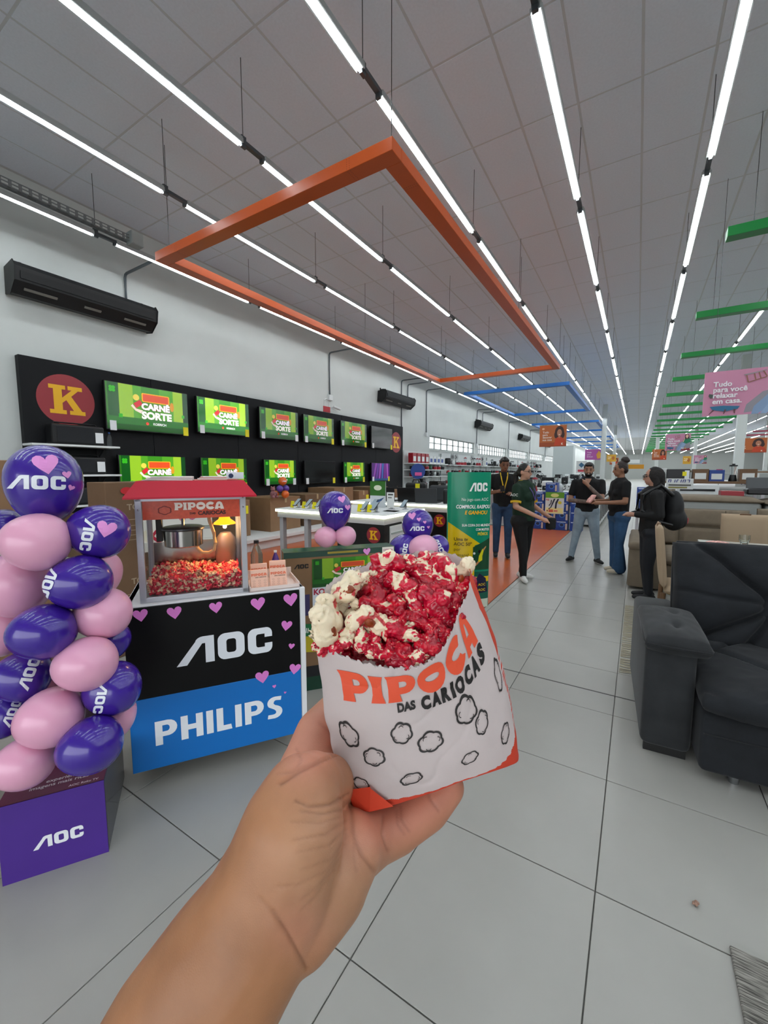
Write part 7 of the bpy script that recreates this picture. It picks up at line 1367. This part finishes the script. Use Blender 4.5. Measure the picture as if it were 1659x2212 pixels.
link('paper', me, m_paper, bag, None, True)
# folded coral corner under the bag
fb_ = MB(); q = [at(750, 1706, .247), at(800, 1700, .240), at(850, 1742, .240), at(798, 1754, .245), at(765, 1748, .250)]
fb_.quad([q[0], q[1], q[3], q[4]]); fb_.quad([q[1]+_f*-0.001, q[2], q[3]]); fb_.build('folded_corner', mat('coral_paper', '#e0492e', 0.6), bag, True)
# print: position measured along the paper; metres per unit found from the ring
_gi = np.arange(0, 8*NS); _gv = np.linspace(0, 1, 91); _G = np.array([[tuple(surf_uv(int(i), v)) for i in _gi] for v in _gv])-np.array([0, 0, CAM_H]); _gw = _G@np.array(_f); _gx = CX+FPX*(_G@np.array(_r))/_gw; _gy = CY-FPX*(_G@np.array(_u))/_gw
def find_uv(px, py):
    """ring position and height of the paper seen at a photograph pixel"""
    d = (_gx-px)**2+(_gy-py)**2; j, i = np.unravel_index(np.argmin(d), d.shape); j = min(max(j, 1), 89); i = min(max(i, 1), len(_gi)-2)
    A_ = np.array([[(_gx[j, i+1]-_gx[j, i-1])/2, (_gx[j+1, i]-_gx[j-1, i])/2], [(_gy[j, i+1]-_gy[j, i-1])/2, (_gy[j+1, i]-_gy[j-1, i])/2]]); s_ = np.linalg.solve(A_, np.array([px-_gx[j, i], py-_gy[j, i]])); s_ = np.clip(s_, -1.2, 1.2)
    return float(i+s_[0]), float(_gv[j]+s_[1]/90)
HGT = sum((surf_uv(3*NS, (k+1)/20)-surf_uv(3*NS, k/20)).length for k in range(20))
def wrap(pic, u0, v0, rot, name, m, step=0.0025):
    """lay a print (metres) on the paper around ring position u0, height v0, turned by rot"""
    c, s = math.cos(rot), math.sin(rot); uL = (bag_pt(u0+2, v0)[0]-bag_pt(u0-2, v0)[0]).length/4
    def fn(x, y, l):
        X = x*c-y*s; Y = x*s+y*c; p_, n_ = bag_pt(u0+X/uL, v0+Y/HGT); return p_+n_*(0.00035+l)
    o = drape(pic, fn, step, name, m, bag); o.matrix_parent_inverse = mw(bag).inverted(); return o
# lettering follows the curve of the paper: each letter from its measured place
def letter(loops, pA, pB, hgt, col, name):
    """one glyph (unit box) with its baseline from photo point pA to pB"""
    (uA, vA), (uB, vB) = find_uv(*pA), find_uv(*pB); a3, b3 = bag_pt(uA, vA)[0], bag_pt(uB, vB)[0]; wid = (b3-a3).length
    vs, fs = shape(loops); x0, x1 = vs[:, 0].min(), vs[:, 0].max(); vs = vs.copy(); vs[:, 0] = (vs[:, 0]-x0)/(x1-x0)
    p = Pic(); p.step = 0.0002; p.add((vs, fs), col); th = None
    def fn(x, y, l): p_, n_ = bag_pt(uA+(uB-uA)*x, vA+(vB-vA)*x+y*hgt/HGT); return p_+n_*(0.00035+l)
    o = drape(p, fn, 0.18, name, PRN2, bag); o.matrix_parent_inverse = mw(bag).inverted()
PRN2 = print_mat('print_matte', 0.6)
for ch, pA, pB, h in (('P', (740, 1513), (800, 1517), .0092), ('I', (803, 1519), (834, 1520), .0090), ('P', (838, 1519), (902, 1506), .0090), ('O', (906, 1502), (966, 1474), .0092), ('C', (970, 1471), (1008, 1428), .0098), ('A', (1010, 1424), (1029, 1385), .0105)):
    letter(PIP_L[ch], pA, pB, h, '#e2512f', 'lettering')
def bit(body, pA, pB, hgt, col, bold, ybase=0.0):
    vs, fs = text_mesh(body, 1.0, bold); vs = vs.copy(); x0, x1 = vs[:, 0].min(), vs[:, 0].max(); y0, y1 = vs[:, 1].min(), vs[:, 1].max(); vs[:, 0] = (vs[:, 0]-x0)/(x1-x0); vs[:, 1] = (vs[:, 1]-y0)/(y1-y0)
    (uA, vA), (uB, vB) = find_uv(*pA), find_uv(*pB); p = Pic(); p.step = 0.0002; p.add((vs, fs), col)
    def fn(x, y, l): p_, n_ = bag_pt(uA+(uB-uA)*x, vA+(vB-vA)*x+y*hgt/HGT); return p_+n_*(0.00035+l)
    o = drape(p, fn, 0.12, 'lettering', PRN2, bag); o.matrix_parent_inverse = mw(bag).inverted()
bit('DAS', (860, 1540), (899, 1530), .0030, '#1a1716', 0.05)
for ch, pA, pB in (('C', (912, 1535), (932, 1529)), ('A', (934, 1528), (954, 1520)), ('R', (956, 1519), (974, 1511)), ('I', (977, 1509), (984, 1505)), ('O', (987, 1504), (1005, 1489)), ('C', (1008, 1486), (1022, 1469)), ('A', (1024, 1466), (1036, 1447)), ('S', (1038, 1443), (1046, 1422))): bit(ch, pA, pB, .0047, '#1a1716', 0.07)
# plain popped-kernel outlines scattered over the paper
for px, py, sz, rot in ((752, 1588, .0080, -8), (868, 1586, .0066, 14), (930, 1602, .0082, 8), (1006, 1537, .0078, 0), (1040, 1563, .0070, 55), (808, 1636, .0070, 8), (890, 1682, .0070, 18), (1013, 1637, .0064, 25), (1076, 1462, .0060, 60), (1090, 1585, .0066, 60), (780, 1693, .0060, 20)):
    u, v = find_uv(px, py); p = Pic(); p.step = 0.00015; p.add(PUFF_RING, '#262322', 0, 0, sz)
    for k in range(3):
        a_ = 0.5+2.1*k+px*0.013; ax_, ay_ = 0.52*math.cos(a_), 0.36*math.sin(a_); dg_ = math.degrees(a_)
        p.add(shape([arc(ax_, ay_, 0.22, 0.17, dg_-75, dg_+75, 6)+arc(ax_, ay_, 0.17, 0.12, dg_+75, dg_-75, 6)]), '#262322', 0, 0, sz)
    wrap(p, u, v, R(rot), 'puff_print', PRN2)

# ---------------------------------------------------------------- kernels in the bag
KN = [('c', 752, 1270, 46, -.004), ('c', 802, 1258, 30, .008), ('c', 714, 1342, 50, -.004), ('c', 738, 1318, 26, .004), ('c', 795, 1342, 44, -.004), ('c', 772, 1316, 24, .002), ('m', 742, 1378, 34, 0), ('m', 782, 1392, 36, 0), ('r', 765, 1372, 28, .006),
      ('m', 838, 1224, 38, .0), ('r', 872, 1228, 30, .004), ('m', 905, 1222, 30, 0), ('m', 932, 1226, 32, 0), ('m', 962, 1236, 36, -.002), ('c', 996, 1240, 34, .0), ('r', 818, 1268, 34, .004), ('r', 850, 1258, 30, .002), ('m', 866, 1270, 34, -.004), ('r', 898, 1262, 34, .003), ('r', 930, 1268, 36, -.002), ('m', 966, 1270, 34, -.002), ('r', 1000, 1276, 36, .0),
      ('r', 818, 1310, 42, -.004), ('r', 842, 1322, 28, .002), ('r', 862, 1310, 34, -.004), ('m', 886, 1288, 30, -.004), ('m', 904, 1306, 32, -.004), ('m', 934, 1306, 38, -.008), ('r', 968, 1308, 32, -.002), ('r', 984, 1330, 26, .0), ('r', 838, 1352, 38, -.003), ('r', 866, 1346, 30, -.002), ('m', 868, 1372, 42, -.006), ('r', 902, 1340, 34, -.004), ('r', 926, 1352, 32, -.002), ('r', 952, 1350, 28, .0), ('r', 920, 1388, 34, -.003), ('r', 946, 1376, 26, .0),
      ('r', 852, 1402, 36, -.003), ('m', 808, 1388, 30, .0), ('m', 822, 1412, 28, .0), ('m', 892, 1420, 28, .0), ('m', 915, 1410, 26, .0), ('m', 700, 1392, 26, .0), ('r', 866, 1428, 26, .0)]
WN = ['warm cream', 'pale ivory', 'large cream and red-tipped', 'small hollow cream', 'creamy white curled', 'little knobbly cream', 'ivory red-flecked']
def heap_w(px, py):
    t_ = max(0, min(1, (1432-py)/225)); return 0.248+0.046*t_
def kern(kind, px, py, r, dz, label, group):
    w = heap_w(px, py)+dz; c = at(px, py, w); t = random.Random(int(px*7+py)); o = bpy.data.objects.new('popcorn', random_puff(t).copy()); COL.objects.link(o)
    o.data.materials.clear(); o.data.materials.append({'c': PM_CREAM, 'm': PM_MIX, 'r': PM_RED}[kind]); o.location = c; o.rotation_euler = (t.uniform(0, 6), t.uniform(0, 6), t.uniform(0, 6)); k = 1.16*(r*w/FPX)/0.0128; o.scale = (k, k, k*t.uniform(0.85, 1.05)); tag(o, label, 'popcorn', group)
    if kind == 'c':
        hq_ = MB(); hq_.ball((0, 0, 0), 0.0033, 12, 8, (1.3, 0.8, 0.6), Matrix.Rotation(t.uniform(0, 3), 4, 'Z')); h_ = hq_.build('hull', mat('kernel_hull', '#8a3a16', 0.35, var=0.4, vscale=300), o, smooth=True); dv_ = (Vector((0, 0, CAM_H))-c).normalized()+_u*t.uniform(-0.7, 0.1)+_r*t.uniform(-0.4, 0.4); h_.location = o.rotation_euler.to_matrix().inverted() @ (dv_.normalized()*0.0084)
    return o
def random_puff(t): return PUFFS[t.randint(0, len(PUFFS)-1)]
ci = 0
for kind, px, py, r, dz in KN:
    if kind == 'c': lb = ['upright cream popcorn at the left of the bag opening', 'small hollow ivory popcorn right beside the upright cream one', 'large cream popcorn with red tips hanging over the left rim', 'brown-hearted cream popcorn just above the large red-tipped one', 'curled cream popcorn in the middle of the left half', 'little knobbly cream popcorn between the curled and upright ones', 'ivory red-flecked popcorn at the far right of the bag opening'][ci]; ci += 1; g = 'cream popcorn in the held bag'
    else:
        wh = ('by the back rim of the held bag' if py < 1250 else 'in the upper half of the held heap' if py < 1300 else 'in the middle of the held heap' if py < 1360 else 'by the front rim of the held bag')+(', left' if px < 835 else ', centre' if px < 905 else ', right')
        lb = ('red and cream mottled popcorn %s' if kind == 'm' else 'glossy red sugared popcorn %s') % wh; g = 'red popcorn in the held bag'
    kern(kind, px, py, r, dz, lb, g)
rk = random.Random(4)
for k in range(70):   # lower layer that fills the gaps between the upper ones
    a_ = rk.uniform(0, 6.283); q = math.sqrt(rk.random())*0.86; px = 852+150*q*math.cos(a_)-34*q*math.sin(a_)*0; py = 1330+88*q*math.sin(a_)-0.28*(px-852)
    kern('r' if rk.random() < 0.75 else 'm', px, py, rk.uniform(28, 36), 0.016+rk.uniform(0, 0.008), 'glossy popcorn packed deeper inside the held paper bag', 'deeper popcorn in the held bag')

# ================================================================ the hand and forearm
def A(px, py, w): return at(px, py, w)
def C_(p, q, rp, rq): return ('c', A(*p), A(*q), rp*p[2]/FPX, rq*q[2]/FPX)
HB = [C_((255, 2500, .185), (395, 2240, .20), 180, 170), C_((395, 2240, .20), (492, 2080, .205), 170, 150), C_((492, 2080, .205), (560, 1982, .210), 150, 136),
      C_((560, 1982, .210), (600, 1900, .212), 136, 128), C_((560, 1982, .214), (640, 1960, .218), 128, 98), C_((600, 1900, .212), (632, 1792, .214), 126, 112), C_((632, 1792, .214), (650, 1722, .220), 112, 86),
                C_((640, 1965, .216), (702, 1898, .224), 104, 96), C_((702, 1898, .224), (752, 1832, .238), 94, 74), C_((640, 1890, .226), (700, 1810, .246), 110, 84), C_((700, 1810, .246), (742, 1778, .268), 78, 62),
          # little finger along the underside of the bag
          C_((752, 1832, .240), (800, 1804, .256), 72, 62), C_((800, 1804, .256), (858, 1782, .266), 60, 54), C_((858, 1782, .266), (922, 1740, .273), 52, 49), C_((922, 1740, .273), (966, 1700, .276), 49, 37),
          # ring, middle and index fingers behind the bag
          C_((738, 1790, .262), (830, 1712, .306), 56, 50), C_((830, 1712, .306), (910, 1655, .322), 48, 42), C_((910, 1655, .322), (960, 1605, .326), 42, 32),
          C_((720, 1770, .262), (800, 1650, .316), 56, 48), C_((800, 1650, .316), (880, 1575, .332), 48, 42), C_((880, 1575, .332), (930, 1520, .334), 42, 30),
          C_((690, 1740, .262), (668, 1664, .272), 62, 66), C_((668, 1664, .272), (690, 1585, .290), 64, 52), C_((690, 1585, .290), (742, 1524, .318), 52, 42), C_((742, 1524, .318), (800, 1480, .328), 40, 30),
          # thumb across the lower left of the bag
          C_((640, 1735, .220), (672, 1702, .228), 86, 72), C_((672, 1702, .228), (706, 1692, .244), 70, 58), C_((706, 1692, .244), (752, 1676, .282), 56, 42)]
hm = fuse(HB, 0.00125, 22, 'hand_skin', 1.0, 3)
CREASE = [([(752, 1716), (712, 1738), (668, 1742), (640, 1730)], 5, .0009), ([(742, 1748), (700, 1758), (650, 1752)], 4, .0007), ([(735, 1765), (690, 1778), (630, 1775)], 4, .0005), ([(748, 1772), (704, 1802), (632, 1815)], 4, .0006), ([(748, 1790), (712, 1826), (640, 1842)], 4, .0005), ([(750, 1805), (716, 1856), (650, 1880)], 4, .0005), ([(745, 1825), (705, 1882), (640, 1912), (600, 1915)], 4, .0005), ([(735, 1850), (690, 1912), (650, 1945)], 4, .0005), ([(720, 1880), (680, 1940), (652, 1965)], 4, .0005),
          ([(757, 1738), (762, 1795), (780, 1842), (808, 1880)], 6, .0012), ([(745, 1800), (740, 1850), (735, 1890)], 4, .0005), ([(764, 1812), (766, 1850), (770, 1880)], 4, .0005), ([(828, 1762), (826, 1800), (838, 1835)], 5, .0010), ([(922, 1704), (930, 1728), (948, 1752)], 4, .0008), ([(866, 1742), (868, 1772), (884, 1796)], 4, .0007), ([(858, 1750), (860, 1780), (874, 1802)], 4, .0006),
          ([(590, 1968), (618, 2010), (640, 2050), (662, 2090)], 6, .0010), ([(560, 1940), (600, 1985), (612, 2000)], 6, .0004), ([(606, 1692), (650, 1664), (690, 1645), (728, 1628)], 6, .0016), ([(640, 1618), (652, 1640), (640, 1662)], 4, .0007), ([(600, 1670), (630, 1668), (655, 1655)], 4, .0006), ([(690, 1560), (712, 1580), (720, 1600)], 4, .0005)]
def seg_d(px, py, a, b_):
    dx, dy = b_[0]-a[0], b_[1]-a[1]; t_ = max(0, min(1, ((px-a[0])*dx+(py-a[1])*dy)/(dx*dx+dy*dy))); return math.hypot(px-a[0]-t_*dx, py-a[1]-t_*dy)
co = np.array([v.co[:] for v in hm.vertices]); rel = co-np.array([0, 0, CAM_H]); wv = rel@np.array(_f); PXs = CX+FPX*(rel@np.array(_r))/wv; PYs = CY-FPX*(rel@np.array(_u))/wv
nrm = np.array([v.normal[:] for v in hm.vertices]); facing = -(nrm*rel).sum(1)/np.linalg.norm(rel, axis=1)
disp = np.zeros(len(co)); dark = np.zeros(len(co))
for pts, sg, dep in CREASE:
    d = np.full(len(co), 1e9)
    for a_, b_ in zip(pts, pts[1:]):
        dx, dy = b_[0]-a_[0], b_[1]-a_[1]; t_ = np.clip(((PXs-a_[0])*dx+(PYs-a_[1])*dy)/(dx*dx+dy*dy), 0, 1); d = np.minimum(d, np.hypot(PXs-a_[0]-t_*dx, PYs-a_[1]-t_*dy))
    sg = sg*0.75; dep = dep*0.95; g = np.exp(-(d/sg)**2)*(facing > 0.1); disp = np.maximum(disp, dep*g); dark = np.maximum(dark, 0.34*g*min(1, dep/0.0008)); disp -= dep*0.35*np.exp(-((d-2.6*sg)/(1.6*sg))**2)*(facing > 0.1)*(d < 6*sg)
co2 = co-nrm*disp[:, None]
for i, v in enumerate(hm.vertices): v.co = co2[i]
# skin colour: palm and finger pads are paler and pinker than the outer forearm
def near(px, py, s): return np.exp(-((PXs-px)**2+(PYs-py)**2)/(2*s*s))
palm = np.clip(near(760, 1860, 80)+near(720, 1960, 70)+0.8*near(700, 1830, 70), 0, 1); pad = np.clip(near(960, 1700, 60)+0.8*near(870, 1760, 55)+near(690, 1570, 60)+0.6*near(650, 1640, 40)+0.5*near(650, 2010, 45)+near(800, 1790, 50)*0.8, 0, 1)
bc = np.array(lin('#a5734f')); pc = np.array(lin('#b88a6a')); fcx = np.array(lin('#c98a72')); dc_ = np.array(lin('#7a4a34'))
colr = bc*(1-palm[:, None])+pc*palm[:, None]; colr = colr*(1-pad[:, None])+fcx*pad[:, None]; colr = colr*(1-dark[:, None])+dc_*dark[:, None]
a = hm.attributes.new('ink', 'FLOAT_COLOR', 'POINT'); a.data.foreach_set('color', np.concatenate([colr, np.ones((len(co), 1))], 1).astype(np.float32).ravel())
m_skin = bpy.data.materials.new('hand_skin'); m_skin.use_nodes = True; nt = m_skin.node_tree; sb_ = nt.nodes['Principled BSDF']; sa = nt.nodes.new('ShaderNodeAttribute'); sa.attribute_name = 'ink'
tc_ = nt.nodes.new('ShaderNodeTexCoord'); n1 = nt.nodes.new('ShaderNodeTexNoise'); n1.inputs['Scale'].default_value = 30; n1.inputs['Detail'].default_value = 6; mixc = nt.nodes.new('ShaderNodeMix'); mixc.data_type = 'RGBA'; mixc.blend_type = 'MULTIPLY'; rmp = nt.nodes.new('ShaderNodeValToRGB'); rmp.color_ramp.elements[0].color = (0.82, 0.78, 0.76, 1); rmp.color_ramp.elements[1].color = (1.12, 1.1, 1.08, 1); rmp.color_ramp.elements[0].position = 0.3; rmp.color_ramp.elements[1].position = 0.7
nt.links.new(tc_.outputs['Object'], n1.inputs['Vector']); nt.links.new(n1.outputs['Fac'], rmp.inputs['Fac']); mixc.inputs[0].default_value = 1.0; nt.links.new(sa.outputs['Color'], mixc.inputs[6]); nt.links.new(rmp.outputs['Color'], mixc.inputs[7]); nt.links.new(mixc.outputs[2], sb_.inputs['Base Color'])
v1 = nt.nodes.new('ShaderNodeTexVoronoi'); v1.inputs['Scale'].default_value = 900; v1.feature = 'DISTANCE_TO_EDGE'; nt.links.new(tc_.outputs['Object'], v1.inputs['Vector']); b2_ = nt.nodes.new('ShaderNodeBump'); b2_.inputs['Strength'].default_value = 0.18; b2_.inputs['Distance'].default_value = 0.0005; nt.links.new(v1.outputs['Distance'], b2_.inputs['Height']); nt.links.new(b2_.outputs['Normal'], sb_.inputs['Normal'])
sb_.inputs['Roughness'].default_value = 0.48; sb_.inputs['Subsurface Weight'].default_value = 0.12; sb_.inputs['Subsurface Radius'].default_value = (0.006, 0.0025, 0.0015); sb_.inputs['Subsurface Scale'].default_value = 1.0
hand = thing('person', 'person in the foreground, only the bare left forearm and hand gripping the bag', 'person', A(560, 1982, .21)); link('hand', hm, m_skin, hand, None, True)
